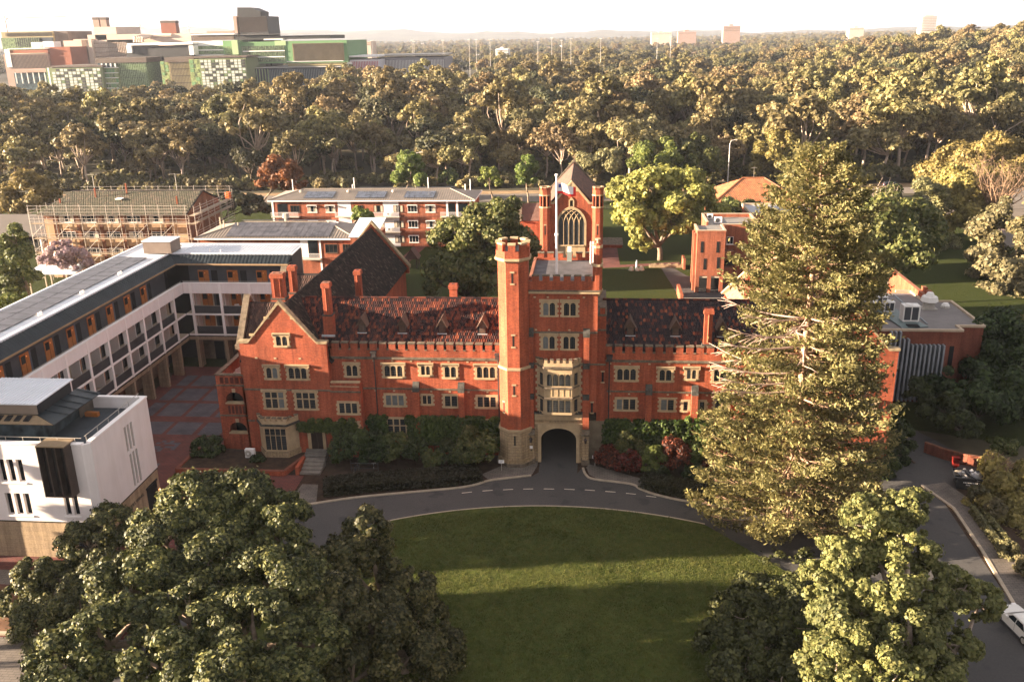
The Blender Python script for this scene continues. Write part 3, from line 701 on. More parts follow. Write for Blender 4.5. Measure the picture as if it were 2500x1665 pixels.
part('porch_wall', mb, BRICK, col)
bpart('porch_floor', col, CONC, (px0+.45, px1, py0+.45, py1-.4, 4.0, 4.15), (px0+.45, px1, py0+.45, py1-.4, 7.4, 7.55))
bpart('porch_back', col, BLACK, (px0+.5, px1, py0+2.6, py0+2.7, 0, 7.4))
bpart('porch_parapet', col, BRICK, (px0, px1, py0, py0+.35, 7.55, 8.6), (px0, px0+.35, py0+.35, py1, 7.55, 8.6), (px0+.35, px1, py1-.35, py1, 7.55, 8.6))
bpart('porch_coping', col, LICHEN, (px0-.08, px1, py0-.08, py0+.42, 8.6, 8.74), (px0-.08, px0+.42, py0+.42, py1, 8.6, 8.74), (px0+.42, px1, py1-.42, py1+.05, 8.6, 8.74))
bpart('string_course', col, LICHEN, (px0-.08, px1, py0-.09, py0, 7.45, 7.6)); bpart('string_course', col, LICHEN, (px0-.08, px1, py0-.09, py0, 4.02, 4.16))
for z in (0, 3.44): bpart('arch_sill', col, STONE, (-35.3, -33.25, py0-.1, py0+.5, 1.98+z, 2.12+z)); bpart('keystone', col, STONE, (-34.45, -34.1, py0-.06, py0+.3, 3.3+z, 3.7+z))
RECB = plain('recess_brick', (.10, .028, .018), .9, .3)
for k in range(5): bpart('pierced_panel', col, RECB, (-35.6+k*.55, -35.25+k*.55, py0-.05, py0, 7.75, 8.4)); bpart('pierced_panel', col, RECB, (-35.1+k*.4, -34.85+k*.4, py0-.04, py0, 4.3, 5.2))

# ---- the gate tower
tw = col
def octo(mb, z0, z1, r, m=0, r2=None): mb.ngon(-4.35, .2, z0, z1, r/math.cos(math.pi/8), 8, math.pi/8, None if r2 is None else r2/math.cos(math.pi/8), m)
mb = MB(); octo(mb, .75, 4.0, 1.62, 0); octo(mb, 0, .75, 1.85, 0); part('turret_base', mb, ASHLAR, tw)
part('turret_plinth', MB().ngon(-4.35, .2, 0, .45, 1.92/math.cos(math.pi/8), 8, math.pi/8), LICHEN, tw)
mb = MB(); octo(mb, 4.0, 10.6, 1.53); octo(mb, 10.6, 21.5, 1.46); octo(mb, 21.75, 22.5, 1.6); part('turret', mb, BRICK, tw)
mb = MB(); octo(mb, 3.9, 4.1, 1.72); octo(mb, 10.5, 10.75, 1.62); octo(mb, 21.45, 21.6, 1.55, 0, 1.72); octo(mb, 21.6, 21.82, 1.72); part('turret_band', mb, STONE, tw)
for k in range(8):
    t0 = 2*math.pi*k/8
    mm = MB(); mm.box(-.35, .35, -.17, .17, 0, .62, 0); mm.box(-.39, .39, -.23, .22, .62, .8, 1)
    if k == 0: tm = mm.mesh('merlon', [BRICK, STONE])
    a = t0+math.pi/8*0
    inst('merlon', tm, tw, (-4.35+1.44*math.cos(a), .2+1.44*math.sin(a), 22.5), a+math.pi/2)
part('turret_roof', MB().ngon(-4.35, .2, 22.3, 22.52, 1.4), NAVY, tw)
for z0, z1 in ((19.4, 20.4), (13.0, 14.1), (7.9, 8.9), (2.4, 3.5)):
    y = .2-1.46-(.16 if z0 < 4 else .07 if z0 < 10 else 0)
    mb = MB(); mb.box(-.22, .22, -.04, .02, z0-.16, z0); mb.box(-.22, .22, -.04, .02, z1, z1+.16); o = part('slit_surround', MB().box(-4.57, -4.13, y-.04, y, z0-.16, z0).box(-4.57, -4.13, y-.04, y, z1, z1+.16), STONE, tw)
    part('arrow_slit', MB().box(-4.43, -4.27, y-.012, y+.1, z0, z1), BLACK, o)
dx, dy = -math.sin(R(45)), -math.cos(R(45))
c0 = Vector((-4.35+dx*1.55, .2+dy*1.55, 0))
mb = MB(); mb.box(-.2, .2, -.03, .02, 0, .14); mb.box(-.2, .2, -.03, .02, 1.24, 1.38); o = inst('slit_surround', mb.mesh('slit_surround', STONE), tw, (c0.x, c0.y, 5.7), R(-45))
p_ = bpy.data.objects.new('arrow_slit', MB().box(-.08, .08, -.012, .05, .14, 1.24).mesh('arrow_slit', BLACK)); C.objects.link(p_); p_.parent = o
# tower body; the carriage arch goes right through
ax0, ax1 = -1.78, 1.86
mb = MB(); mb.box(-3.0, 3.85, .02, 9.9, 5.6, 18.3); mb.box(3.85, 4.7, .9, 9.9, 4.3, 15.55); part('tower_wall', mb, BRICK, tw)
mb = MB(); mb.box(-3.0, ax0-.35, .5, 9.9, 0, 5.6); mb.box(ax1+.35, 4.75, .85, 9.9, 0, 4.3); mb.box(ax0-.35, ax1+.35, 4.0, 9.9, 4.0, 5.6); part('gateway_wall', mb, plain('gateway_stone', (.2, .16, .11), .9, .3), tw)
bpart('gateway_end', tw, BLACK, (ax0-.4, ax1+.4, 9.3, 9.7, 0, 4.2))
mb = MB(); arch_front(mb, -2.42, 2.45, 0, 4.86, ax0, ax1, 0, 2.55, 1.35, -.12, 1.0, 16); mb.box(-2.42, 2.45, .0, 4.0, 4.86, 5.45); part('gate_arch', mb, ASHLAR, tw)
mb = MB()
arch_front(mb, -2.1, 2.18, 0, 4.3, ax0+.02, ax1-.02, 0, 2.53, 1.33, -.2, -.12, 16); part('arch_moulding', mb, STONE, tw)
bpart('cornice', tw, STONE, (-2.42, 2.45, -.28, -.12, 4.34, 4.46), (-2.42, 2.45, -.26, -.12, 4.8, 4.9))
mb = MB(); mb.box(-2.4, 2.43, -.34, -.12, 4.9, 5.5); part('balcony_panel', mb, STONE, tw)
for k in range(8):
    x = -2.38+k*.6; o = part('carved_panel', MB().box(x+.03, x+.55, -.38, -.34, 4.96, 5.03).box(x+.03, x+.55, -.38, -.34, 5.4, 5.46).box(x+.03, x+.09, -.38, -.34, 5.03, 5.4).box(x+.49, x+.55, -.38, -.34, 5.03, 5.4), STONE, tw)
    q = MB(); q.prism([(x+.12, 5.1), (x+.16, 5.06), (x+.46, 5.34), (x+.42, 5.38)], -.37, -.34); q.prism([(x+.42, 5.06), (x+.46, 5.1), (x+.16, 5.38), (x+.12, 5.34)], -.368, -.34); part('carving', q, STONE, o)
mb = MB(); mb.box(-2.45, 2.48, -.42, .0, 5.5, 5.6)
for k in range(17): mb.box(-2.42+k*.295, -2.25+k*.295, -.38, -.14, 5.6, 5.74)
part('balcony_cresting', mb, LICHEN2, tw)
# piers with lanterns
for s_, x0, x1 in ((-1, -3.1, -2.42), (1, 2.45, 3.13)):
    bpart('pier', tw, ASHLAR, (x0, x1, -.62, .5, .55, 3.25)); bpart('pier_plinth', tw, LICHEN, (x0-.08, x1+.08, -.72, .5, 0, .55))
    mb = MB(); mb.prism([(-.75, 3.25), (-.75, 3.45), (.1, 3.9), (.1, 3.25)], x0-.05, x1+.05, 'x'); part('pier_cap', mb, LICHEN, tw)
    bpart('buttress', tw, BRICK, (x0+.02, x1-.02, -.42, .02, 3.9, 7.1), (x0+.04, x1-.04, -.36, .02, 7.7, 10.4), (x0+.06, x1-.06, -.3, .02, 11.0, 13.7))
    for z in (7.1, 10.4, 13.7):
        d = .44-.05*((z-7.1)/3.3); mb = MB(); mb.prism([(-d, z), (-d, z+.42), (.0, z+.85 if z > 13 else z+.62), (.0, z)], x0, x1, 'x'); part('buttress_offset', mb, LICHEN2, tw)
# stages, parapet, roof
bpart('string_course', tw, LICHEN, (-2.9, 3.86, -.1, .02, 14.02, 14.2), (3.85, 4.72, .8, .9, 14.02, 14.2)); bpart('string_course', tw, LICHEN, (-2.4, 4.72, -.1, .0, 10.72, 10.88))
bpart('tower_cornice', tw, STONE, (-2.95, 4.0, -.22, 10.05, 18.1, 18.32)); bpart('tower_cornice', tw, LICHEN, (-2.95, 4.05, -.26, 10.1, 18.32, 18.42))
bpart('tower_parapet', tw, BRICK, (-2.95, 3.9, 0, .32, 18.42, 19.3), (-2.95, 3.9, 9.6, 9.92, 18.42, 19.3), (3.58, 3.9, .32, 9.6, 18.42, 19.3), (-2.95, -2.65, 1.6, 9.6, 18.42, 19.3))
bpart('tower_roof', tw, plain('bitumen_roof', (.10, .09, .095), .8, .4, .8), (-2.65, 3.58, .32, 9.6, 18.9, 19.05))
m4 = MB(); m4.box(-.33, .33, -.17, .17, 0, .5, 0); m4.box(-.36, .36, -.22, .22, .5, .62, 1); m4 = m4.mesh('merlon', [BRICK, LICHEN])
for k in range(6):
    inst('merlon', m4, tw, (-2.2+k*1.02, .16, 19.3)); inst('merlon', m4, tw, (-2.2+k*1.02, 9.76, 19.3))
for k in range(6): inst('merlon', m4, tw, (3.74, 1.6+k*1.4, 19.3), math.pi/2)
for x in (4.1, 4.45): pass
bpart('side_turret_cap', tw, LICHEN, (3.85, 4.78, .8, 9.9, 15.55, 15.72)); inst('merlon', merm, tw, (4.35, 1.2, 15.72), 0, (.7, 1, 1))
# corner turret
cx, cy = 3.78, .45
mb = MB(); mb.ngon(cx, cy, 18.42, 20.75, .5); mb.ngon(cx, cy, 20.95, 22.6, .4); mb.ngon(cx, cy, 22.75, 23.0, .42, 8, None, .3); part('corner_turret', mb, BRICK, tw)
mb = MB(); mb.ngon(cx, cy, 17.75, 18.42, .25, 8, None, .6); mb.ngon(cx, cy, 20.75, 20.98, .58); mb.ngon(cx, cy, 22.55, 22.78, .52); part('turret_band', mb, STONE, tw)
mb = MB(); mb.ngon(cx, cy, 23.0, 23.3, .14, 6); mb.ngon(cx, cy, 23.3, 23.42, .3, 6); part('finial', mb, STONE, tw)
# tower windows
TA = W(2, .5, 1.28, True, jamb=.24, hood=True, head=.26, sill=.16)
for xl, xr, zb in ((-1.83, .06, 15.7), (.17, 2.1, 15.7), (-1.8, -.05, 12.25), (.2, 2.0, 12.25)): cwin('TA', TA, xl, xr, .02, zb)
# two-storey oriel
def can(name, z0, z1, dep, matl, ex=0.0):
    mb = MB(); mb.prism([(-1.98-ex, .02), (-1.35-ex*.5, -dep), (1.4+ex*.5, -dep), (2.12+ex, .02)], z0, z1, 'z'); return part(name, mb, matl, tw)
can('oriel', 5.6, 7.35, .78, STONE); can('oriel', 7.5, 8.45, .8, STONE); can('oriel', 8.6, 10.6, .78, STONE)
can('oriel_band', 7.35, 7.5, .92, LICHEN, .1); can('oriel_band', 8.45, 8.6, .92, LICHEN, .1); can('oriel_band', 10.6, 10.8, .98, LICHEN, .14); can('oriel_parapet', 10.8, 11.15, .86, STONE, .06)
for x in (-1.2, -.6, .02, .64, 1.24): inst('merlon', mst, tw, (x, -.72, 11.15), 0, (.9, 1, 1.1))
for s_ in (-1, 1): inst('merlon', mst, tw, (.05+s_*1.75, -.4, 11.15), s_*R(50)); inst('merlon', mst, tw, (.05+s_*2.1, -.06, 11.15), s_*R(50))
for s_ in (-1, 1): bpart('oriel_quoin', tw, STONE, *[((.07+s_*1.95), (.07+s_*(2.35 if k % 2 else 2.2)), -.05, .02, 5.7+k*.33, 5.98+k*.33) for k in range(17)])
for z0, lh in ((5.9, 1.28), (8.75, 1.25)):
    for x in (-1.08, -.47, .15, .76): bay_panes([0], -.785, z0, .46, lh, 0, x)
    for s_ in (-1, 1):
        a = math.atan2(.78, .65); bay_panes([-.2], -.42, z0, .4, lh, s_*a, .06+s_*1.72)
    if lh < 1.27:
        sp = MB()
        for x in (-1.08, -.47, .15, .76):
            A = [(x+.23+.23*math.cos(t), z0+lh-.23+.23*math.sin(t)) for t in np.linspace(0, math.pi, 9)]
            sp.prism([(x+.46, z0+lh+.01)]+A[:5]+[(x+.23, z0+lh+.01)], -.84, -.78); sp.prism([(x, z0+lh+.01), (x+.23, z0+lh+.01)]+A[4:], -.84, -.78)
        part('arch_heads', sp, STONE, tw)
for x in np.linspace(-1.2, 1.1, 5): bpart('oriel_panelling', tw, STONE, (x, x+.05, -.83, -.8, 7.6, 8.35))
for x, y, z in ((3.4, .02, 5.6), (4.45, .9, 8.6)): o = bpart('slit_surround', tw, STONE, (x-.2, x+.2, y-.04, y, z-.14, z), (x-.2, x+.2, y-.04, y, z+1.05, z+1.2)); part('arrow_slit', MB().box(x-.1, x+.1, y-.02, y, z, z+1.05), BLACK, o)
vb = MB()
for x in (-2.3, -1.0, 1.0, 2.5): vb.box(x-.11, x+.11, -.02, .02, 17.62, 17.76); vb.box(x-.11+.1, x+.11+.1, -.02, .02, 14.28, 14.42)
part('air_bricks', vb, STONE, tw, kind='stuff')
mb = MB(); mb.box(.6, 1.1, 9.0, 9.4, 19.05, 20.1); part('roof_cabinet', mb, plain('grey_green_steel', (.22, .25, .23), .5, .1), tw); bpart('roof_fan', tw, WHITE2, (.65, 1.05, 9.05, 9.35, 20.1, 20.6))
for x in (3.1, 3.35): part('vent_pipe', MB().tube([(x, 8.2, 19), (x, 8.2, 21.4)], .07, n=6), WHITE2, tw)
# ---------------------------------------------------------------- the white residential wing round the court
res = thing('residence_building', 'long white residential building with open galleries and orange doors round a paved court', 'residence', (-54, 4, 0))
CREAM = plain('cream_render', (.50, .42, .32), .85, .1, .6)
SANDW = bricks('sandstone_cladding', (.36, .27, .18), (.31, .235, .16), (.2, .15, .1), .9, .3, .01, .2, .15)
SOFF = plain('soffit_boards', (.30, .20, .11), .7, .2, 1)
RAILP = plain('dark_mesh_panel', (.045, .045, .05), .6, .2, 1.5)
def gallery(B, ss, s_end, faces):
    """B(s0,s1,d0,d1,z0,z1) -> box tuple; ss = column positions"""
    lo, hi = s_end
    bpart('ground_beam', res, SANDW, B(lo, hi, 0, .5, 3.95, 4.42)); bpart('black_line', res, BLACK, B(lo, hi, -.04, .3, 4.42, 4.54))  # black band along the top of the beam
    for z in (4.46, 7.3, 10.3): bpart('floor_slab', res, WHITE2, B(lo, hi, .06 if z < 5 else .0, 2.3, z+.08, z+.3))
    bpart('deck', res, CREAM, B(lo, hi, .12, 2.3, 4.76, 4.79)); bpart('deck', res, CREAM, B(lo, hi, .12, 2.3, 7.6, 7.63))
    bpart('parapet', res, WHITE, B(lo, hi, -.02, .22, 10.42, 11.72)); bpart('parapet_ledge', res, WHITE2, B(lo, hi, -.08, .3, 11.72, 11.84))
    bpart('hand_rail', res, STEEL, B(lo, hi, .1, .14, 12.0, 12.04))
    bpart('rear_wall', res, CREAM, B(lo, hi, 2.3, 2.6, 4.5, 10.4)); bpart('rear_wall', res, GREYD, B(lo, hi, 2.3, 2.6, 10.6, 14.1)); bpart('ground_wall', res, plain('court_wall', (.2, .15, .11), .9, .3) if 'court_wall' not in MATS else MATS['court_wall'], B(lo, hi, 3.4, 3.7, 0, 4.4))
    for s in ss:
        bpart('ground_column', res, SANDW, B(s-.22, s+.22, 0, 1.3, 0, 3.95)); bpart('column', res, WHITE2, B(s-.17, s+.17, -.03, .45, 4.54, 10.42))
        bpart('parapet_pier', res, WHITE2, B(s-.17, s+.17, -.05, -.02, 10.42, 11.72))
        bpart('fin_wall', res, WHITE, B(s-.08, s+.08, 1.2, 2.3, 4.76, 10.3))
    for k in range(len(ss)-1):
        a, b = ss[k]+.2, ss[k+1]-.2; m = (a+b)/2
        if a > b: a, b = ss[k+1]+.2, ss[k]-.2
        for z in (4.79, 7.63):
            bpart('balustrade', res, RAILP, B(a, m+.3, .08, .12, z, z+1.02)); bpart('balustrade', res, RAILP, B(m+.3, b, .08, .12, z, z+1.0)); bpart('hand_rail', res, STEEL, B(a, b, .06, .14, z+1.04, z+1.08))
            door(B, a+.25, a+1.65, z); bpart('glazed_door', res, BLACK, B(b-1.45, b-.55, 2.26, 2.3, z, z+2.1)); bpart('door_panel', res, GREYD, B(m+.05, m+.4, 2.27, 2.3, z, z+2.1))
        z = 10.62
        door(B, a+.1, a+1.55, z); bpart('glazed_door', res, BLACK, B(m+.1, m+.95, 2.26, 2.3, z, z+2.3)); bpart('ground_opening', res, BLACK, B(a+.6, a+1.9, 3.36, 3.4, 0, 2.6))
        if k % 2 == 0: bpart('door_panel', res, plain('slate_blue_panel', (.075, .085, .11), .6, .15) if 'slate_blue_panel' not in MATS else MATS['slate_blue_panel'], B(a+1.6, m+.05, 2.25, 2.3, z, z+2.5))
def door(B, a, b, z):
    o = bpart('timber_door', res, WOOD, B(a, b, 2.22, 2.3, z, z+2.35)); m = (a+b)/2
    part('door_window', MB().box(*B(a+.12, m-.02, 2.19, 2.22, z+1.35, z+2.15)), BLACK, o); part('door_joint', MB().box(*B(m+.03, m+.06, 2.2, 2.22, z, z+2.3)), BLACK, o)
    part('door_lamp', MB().box(*B(m+.22, m+.28, 2.14, 2.22, z+1.92, z+2.0)), MATS.get('lamp_warm') or glow('lamp_warm', (1, .35, .12), .12), o)
XF = -50.4; YF = 26.0
BW = lambda s0, s1, d0, d1, z0, z1: (XF-d1, XF-d0, s0, s1, z0, z1)
BA = lambda s0, s1, d0, d1, z0, z1: (s0, s1, YF+d0, YF+d1, z0, z1)
colsW = [23.05-4.15*k for k in range(11)]
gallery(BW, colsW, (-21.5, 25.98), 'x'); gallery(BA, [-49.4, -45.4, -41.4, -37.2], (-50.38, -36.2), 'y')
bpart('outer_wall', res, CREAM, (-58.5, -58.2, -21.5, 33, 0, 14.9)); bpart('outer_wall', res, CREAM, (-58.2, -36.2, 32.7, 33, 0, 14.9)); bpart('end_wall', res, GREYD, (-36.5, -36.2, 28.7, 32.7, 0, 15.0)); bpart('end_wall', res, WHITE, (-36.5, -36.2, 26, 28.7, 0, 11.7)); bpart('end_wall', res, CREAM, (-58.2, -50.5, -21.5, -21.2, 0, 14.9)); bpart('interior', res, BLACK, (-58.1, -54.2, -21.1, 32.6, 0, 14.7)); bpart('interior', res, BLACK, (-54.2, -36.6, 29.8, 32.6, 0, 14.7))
# skirt roof, soffit, upper roof
mb = MB()
slab(mb, [(-51.35, -21.5, 14.15), (-51.35, 27, 14.15), (-52.7, 28.35, 15.05), (-52.7, -21.5, 15.05)], .1)
slab(mb, [(-51.35, 27, 14.15), (-36.2, 27, 14.15), (-36.2, 28.35, 15.05), (-52.7, 28.35, 15.05)], .1)
part('skirt_roof', mb, NAVY, res)
rb = MB()
y = -26
while y < 27: rb.prism([(-51.33, 14.19), (-51.33, 14.24), (-52.7, 15.13), (-52.7, 15.08)], y, y+.05); y += .5
x = -51
while x < -36.3: rb.prism([(27.02, 14.19), (27.02, 14.24), (28.35, 15.13), (28.35, 15.08)], x, x+.05, 'x'); x += .5
part('roof_ribs', rb, NAVY, res, kind='stuff')
bpart('fascia', res, SOFF, (-51.45, -51.3, -21.5, 26.9, 13.95, 14.15)); bpart('fascia', res, SOFF, (-51.3, -36.2, 26.9, 27.05, 13.95, 14.15)); bpart('soffit', res, SOFF, (-52.7, -51.4, -21.5, 27, 13.98, 14.04)); bpart('soffit', res, SOFF, (-52.7, -36.3, 27.02, 28.4, 13.98, 14.04))
mb = MB(); slab(mb, [(-52.7, -21.5, 15.1), (-58.7, -21.5, 15.35), (-58.7, 33.1, 15.35), (-52.7, 33.1, 15.1)], .1); slab(mb, [(-52.65, 28.35, 15.12), (-36.0, 28.35, 15.12), (-36.0, 33.1, 15.4), (-52.65, 33.1, 15.4)], .12); part('metal_roof', mb, METAL_W, res)
rb = MB(); x = -51.2
while x < -36.1: rb.prism([(28.5, 15.13), (28.5, 15.18), (33.0, 15.46), (33.0, 15.40)], x, x+.07, 'x'); x += .42
part('roof_ribs', rb, METAL_W, res, kind='stuff')
part('gutter', MB().tube([(-52.75, -21.5, 15.17), (-52.75, 28.2, 15.17)], .1, n=6), METAL_W, res); part('gutter', MB().tube([(-52.6, 28.4, 15.2), (-36.1, 28.4, 15.2)], .1, n=6), METAL_W, res)
bpart('roof_edge', res, METAL_W, (-58.85, -58.6, -21.5, 33.2, 15.2, 15.5)); bpart('roof_edge', res, METAL_W, (-58.6, -36, 33.0, 33.2, 15.3, 15.52))
sp = MB(); sp.box(-.955, .955, -.915, .915, 0, .04); spm = sp.mesh('solar_panel', SOLAR)
y = -19.6; k = 0
while y < 25:
    for j in range(2): o = inst('solar_panel', spm, res, (-55.35-j*1.99, y, 15.32+j*.08), 0); o.rotation_euler = (0, R(2.4), 0)
    y += 1.92
for y in (-8.2, .4, 8.6, 17.2): 
    for d in (0, .45): part('roof_vent', MB().ngon(-53.9, y+d, 15.1, 15.5, .13, 8), WHITE2, res)
bpart('plant_box', res, plain('brown_cladding', (.18, .14, .115), .7, .15), (-56.0, -52.2, 27.9, 30.8, 15.3, 16.85)); bpart('plant_box_lid', res, METAL_W, (-56.1, -52.1, 27.8, 30.9, 16.85, 16.97))
for x in (-47.4, -45.9): part('roof_vent', MB().ngon(x, 29.0, 15.1, 15.7, .06, 6), WHITE2, res)

# ---------------------------------------------------------------- the white wing nearest the camera
rw = thing('wing_building', 'white rendered wing on a stone base with a dark slatted bay and wall lettering', 'building', (-44, -15, 0))
RX0, RX1, RY0, RY1 = -50.3, -37.8, -20.6, -10.2
BASE = bricks('sandstone_base', (.40, .30, .19), (.35, .265, .175), (.24, .18, .12), 1.1, .42, .008, .2, .15)
mb = MB(); mb.box(RX0, RX1-.55, RY0+.05, RY1-.05, 0, 3.42, 0); mb.prism([(RX1-.55, RY0+.05), (RX1-.05, RY0+.5), (RX1-.05, RY1-.05), (RX1-.55, RY1-.05)], 0, 3.42, 'z'); part('stone_base', mb, BASE, rw)
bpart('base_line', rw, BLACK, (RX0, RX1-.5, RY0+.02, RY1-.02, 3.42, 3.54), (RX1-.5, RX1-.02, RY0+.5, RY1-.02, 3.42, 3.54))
# walls with real window recesses: front wall built in strips round the openings
def wall_y(mb, x0, x1, z0, z1, y0, y1, holes):
    xs_ = sorted({x0, x1, *[h[0] for h in holes], *[h[1] for h in holes]}); zs_ = sorted({z0, z1, *[h[2] for h in holes], *[h[3] for h in holes]})
    for a, b in zip(xs_, xs_[1:]):
        for c, d in zip(zs_, zs_[1:]):
            if not any(h[0] <= a and b <= h[1] and h[2] <= c and d <= h[3] for h in holes): mb.box(a, b, y0, y1, c, d)
def grp(x, n, z0, z1, w=.52, p=.76): return [(x+k*p, x+k*p+w, z0, z1) for k in range(n)]
holes = grp(-45.9, 3, 7.25, 9.3, .55, .8)+grp(-45.9, 3, 4.15, 6.15, .55, .8)+grp(-40.75, 2, 4.2, 6.2, .5, .74)+grp(-49.3, 3, 7.25, 9.3, .55, .8)+grp(-49.3, 3, 4.15, 6.15, .55, .8)
mb = MB(); wall_y(mb, RX0, RX1-.55, 3.54, 10.7, RY0, RY0+.35, holes); mb.prism([(RX1-.55, RY0), (RX1, RY0+.5), (RX1, RY0+.85), (RX1-.55, RY0+.35)], 3.54, 10.7, 'z'); part('front_wall', mb, WHITE, rw)
for h in holes: bpart('window', rw, GLASS, (h[0], h[1], RY0+.28, RY0+.33, h[2], h[3]))
for (a, b, z) in ((-46.0, -43.65, 7.05), (-46.0, -43.65, 3.95), (-40.9, -39.4, 4.0), (-49.4, -47.05, 7.05), (-49.4, -47.05, 3.95)): bpart('sill', rw, WHITE2, (a, b, RY0-.08, RY0, z, z+.14))
mb = MB()
hs = [(-13.55-.55*k, -13.2-.55*k, 3.75, 7.0) for k in range(3)]+[(-13.75-.55*k, -13.4-.55*k, 7.3, 9.7) for k in range(3)]
hs = [(y0, y1, z0, z1) for y0, y1, z0, z1 in hs]
ys_ = sorted({RY0+.85, RY1, *[h[0] for h in hs], *[h[1] for h in hs]}); zs_ = sorted({3.54, 10.7, *[h[2] for h in hs], *[h[3] for h in hs]})
for a, b in zip(ys_, ys_[1:]):
    for c, d in zip(zs_, zs_[1:]):
        if not any(h[0] <= a and b <= h[1] and h[2] <= c and d <= h[3] for h in hs): mb.box(RX1-.35, RX1, a, b, c, d)
mb.box(RX0, RX1-.35, RY1-.3, RY1, 3.54, 10.7); part('side_wall', mb, WHITE, rw)
for h in hs: bpart('slit_window', rw, plain('grey_blind', (.34, .30, .26), .7, .1) if 'grey_blind' not in MATS else MATS['grey_blind'], (RX1-.3, RX1-.14, h[0], h[1], h[2], h[3]))
bpart('coping', rw, WHITE2, (RX0, RX1+.05, RY1-.35, RY1+.06, 10.7, 10.84), (RX1-.4, RX1+.05, RY0+.6, RY1-.35, 10.7, 10.84)); bpart('coping', rw, WHITE2, (RX0, RX1-.5, RY0-.06, RY0+.4, 10.7, 10.84))
DECK = plain('terrace_deck', (.05, .06, .07), .7, .2); bpart('terrace', rw, DECK, (RX0, RX1-.35, RY0+.35, RY1-.3, 9.3, 9.7))
for z in (10.95,): bpart('hand_rail', rw, STEEL, (RX1-.5, RX1-.46, RY0+.6, RY1-.4, 11.25, 11.29), (RX0, RX1-.6, RY0+.3, RY0+.34, 11.2, 11.24))
for y in np.arange(RY0+.8, RY1-.3, 1.8): bpart('rail_post', rw, STEEL, (RX1-.5, RX1-.46, y, y+.04, 10.8, 11.25))
for x in np.arange(-49.5, -38.5, 1.5): bpart('rail_post', rw, STEEL, (x, x+.04, RY0+.3, RY0+.34, 10.8, 11.2))
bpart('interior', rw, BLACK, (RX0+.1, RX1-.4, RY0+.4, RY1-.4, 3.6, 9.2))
# slatted bay
BRONZE = plain('dark_bronze', (.07, .05, .042), .5, .3, 1.2, metal=.2); TIMB = plain('bay_timber', (.24, .17, .10), .8, .2)
bay = bpart('slatted_bay', rw, BLACK, (-41.5, -39.25, RY0-.35, RY0, 6.5, 10.9))
for k in range(4): part('bay_fin', MB().box(-41.6+k*.77, -41.5+k*.77, RY0-1.0, RY0, 6.4, 10.95), BRONZE, bay)
part('bay_top', MB().box(-41.62, -39.17, RY0-1.02, RY0+.6, 10.95, 11.05), TIMB, bay); part('bay_floor', MB().box(-41.5, -39.25, RY0-.98, RY0-.35, 6.4, 6.5), BRONZE, bay)
# penthouse with metal roof and skirts
bpart('penthouse_wall', rw, GLASSB, (RX0, -43.2, -17.6, -12.0, 9.7, 11.6)); bpart('penthouse_wall', rw, plain('bronze_panel', (.23, .18, .14), .6, .1), (RX0, -43.7, -17.45, -12.3, 12.0, 13.0)); bpart('penthouse_end', rw, NAVY, (-43.7, -43.62, -17.4, -12.3, 12.0, 13.0))
mb = MB(); slab(mb, [(RX0, -17.6, 13.0), (-43.55, -17.6, 13.0), (-43.55, -11.9, 13.12), (RX0, -11.9, 13.12)], .1); part('metal_roof', mb, METAL_W, rw)
rb = MB(); x = RX0
while x < -43.7: rb.prism([(-17.6, 13.0), (-17.6, 13.05), (-11.9, 13.17), (-11.9, 13.12)], x, x+.06, 'x'); x += .35
part('roof_ribs', rb, METAL_W, rw, kind='stuff')
mb = MB(); slab(mb, [(RX0, -17.6, 12.0), (-43.7, -17.6, 12.0), (-41.7, -18.7, 11.65), (RX0, -18.7, 11.65)], .08); part('brise_soleil', mb, TIMB, rw)
for k in range(7): part('brise_slot', MB().prism([(-17.75, 11.98), (-17.75, 12.03), (-18.4, 11.83), (-18.4, 11.76)], -49.6+k*.85, -49.1+k*.85, 'x'), BLACK, rw)
mb = MB(); slab(mb, [(-43.65, -17.6, 12.0), (-43.65, -11.4, 12.0), (-41.4, -11.4, 11.6), (-41.65, -18.6, 11.6)], .08); part('skirt_roof', mb, NAVY, rw)
for k in range(5): part('roof_rib', MB().prism([(-43.6, 12.03), (-43.6, 12.09), (-41.5, 11.7), (-41.5, 11.64)], -16.6+k*1.2, -16.52+k*1.2), NAVY, rw)
bpart('privacy_screen', rw, plain('slat_screen', (.12, .10, .08), .6, .2), (-42.9, -42.84, -12.9, -10.6, 9.7, 11.3)); bpart('glass_screen', rw, GLASSB, (-43.2, -43.1, -17.9, -17.6, 9.7, 11.2))
bpart('terrace_bench', rw, WOOD, (-42.6, -41.4, -12.6, -12.2, 9.7, 10.1))
# entrance recess and lettering
bpart('entrance', rw, BLACK, (RX1-.3, RX1-.03, -12.75, -10.75, 0, 2.5)); bpart('entrance_head', rw, BLACK, (RX1-.06, RX1+.05, -12.8, -10.7, 2.45, 2.6))
fc = bpy.data.curves.new('lettering', 'FONT'); fc.body = 'RODGERS WING'; fc.size = .5; fc.extrude = .015; fc.materials.append(MATS['leading'] if False else plain('letter_metal', (.04, .035, .03), .5, .1)); fc.space_character = 1.1
dg = bpy.data.objects.new('lettering', fc); C.objects.link(dg); bpy.context.view_layer.update()
me = bpy.data.meshes.new_from_object(dg.evaluated_get(bpy.context.evaluated_depsgraph_get())); bpy.data.objects.remove(dg)
wdt = max(v.co.x for v in me.vertices)
lt = bpy.data.objects.new('lettering', me); C.objects.link(lt); lt.parent = rw; lt.rotation_euler = (R(90), 0, R(90)); lt.scale = (3.85/wdt, .85, 1); lt.location = Vector((RX1-.03, -17.2, 2.2))-WL[rw]
WARM = glow('warm_lamp', (1, .5, .2), 1.2)
for x, y, z in ((-42.1, RY0-.02, .9), (RX1-.02, -10.45, 1.2)):
    o = part('wall_lamp', MB().ngon(x, y, z, z+.14, .1, 6), WARM, rw)
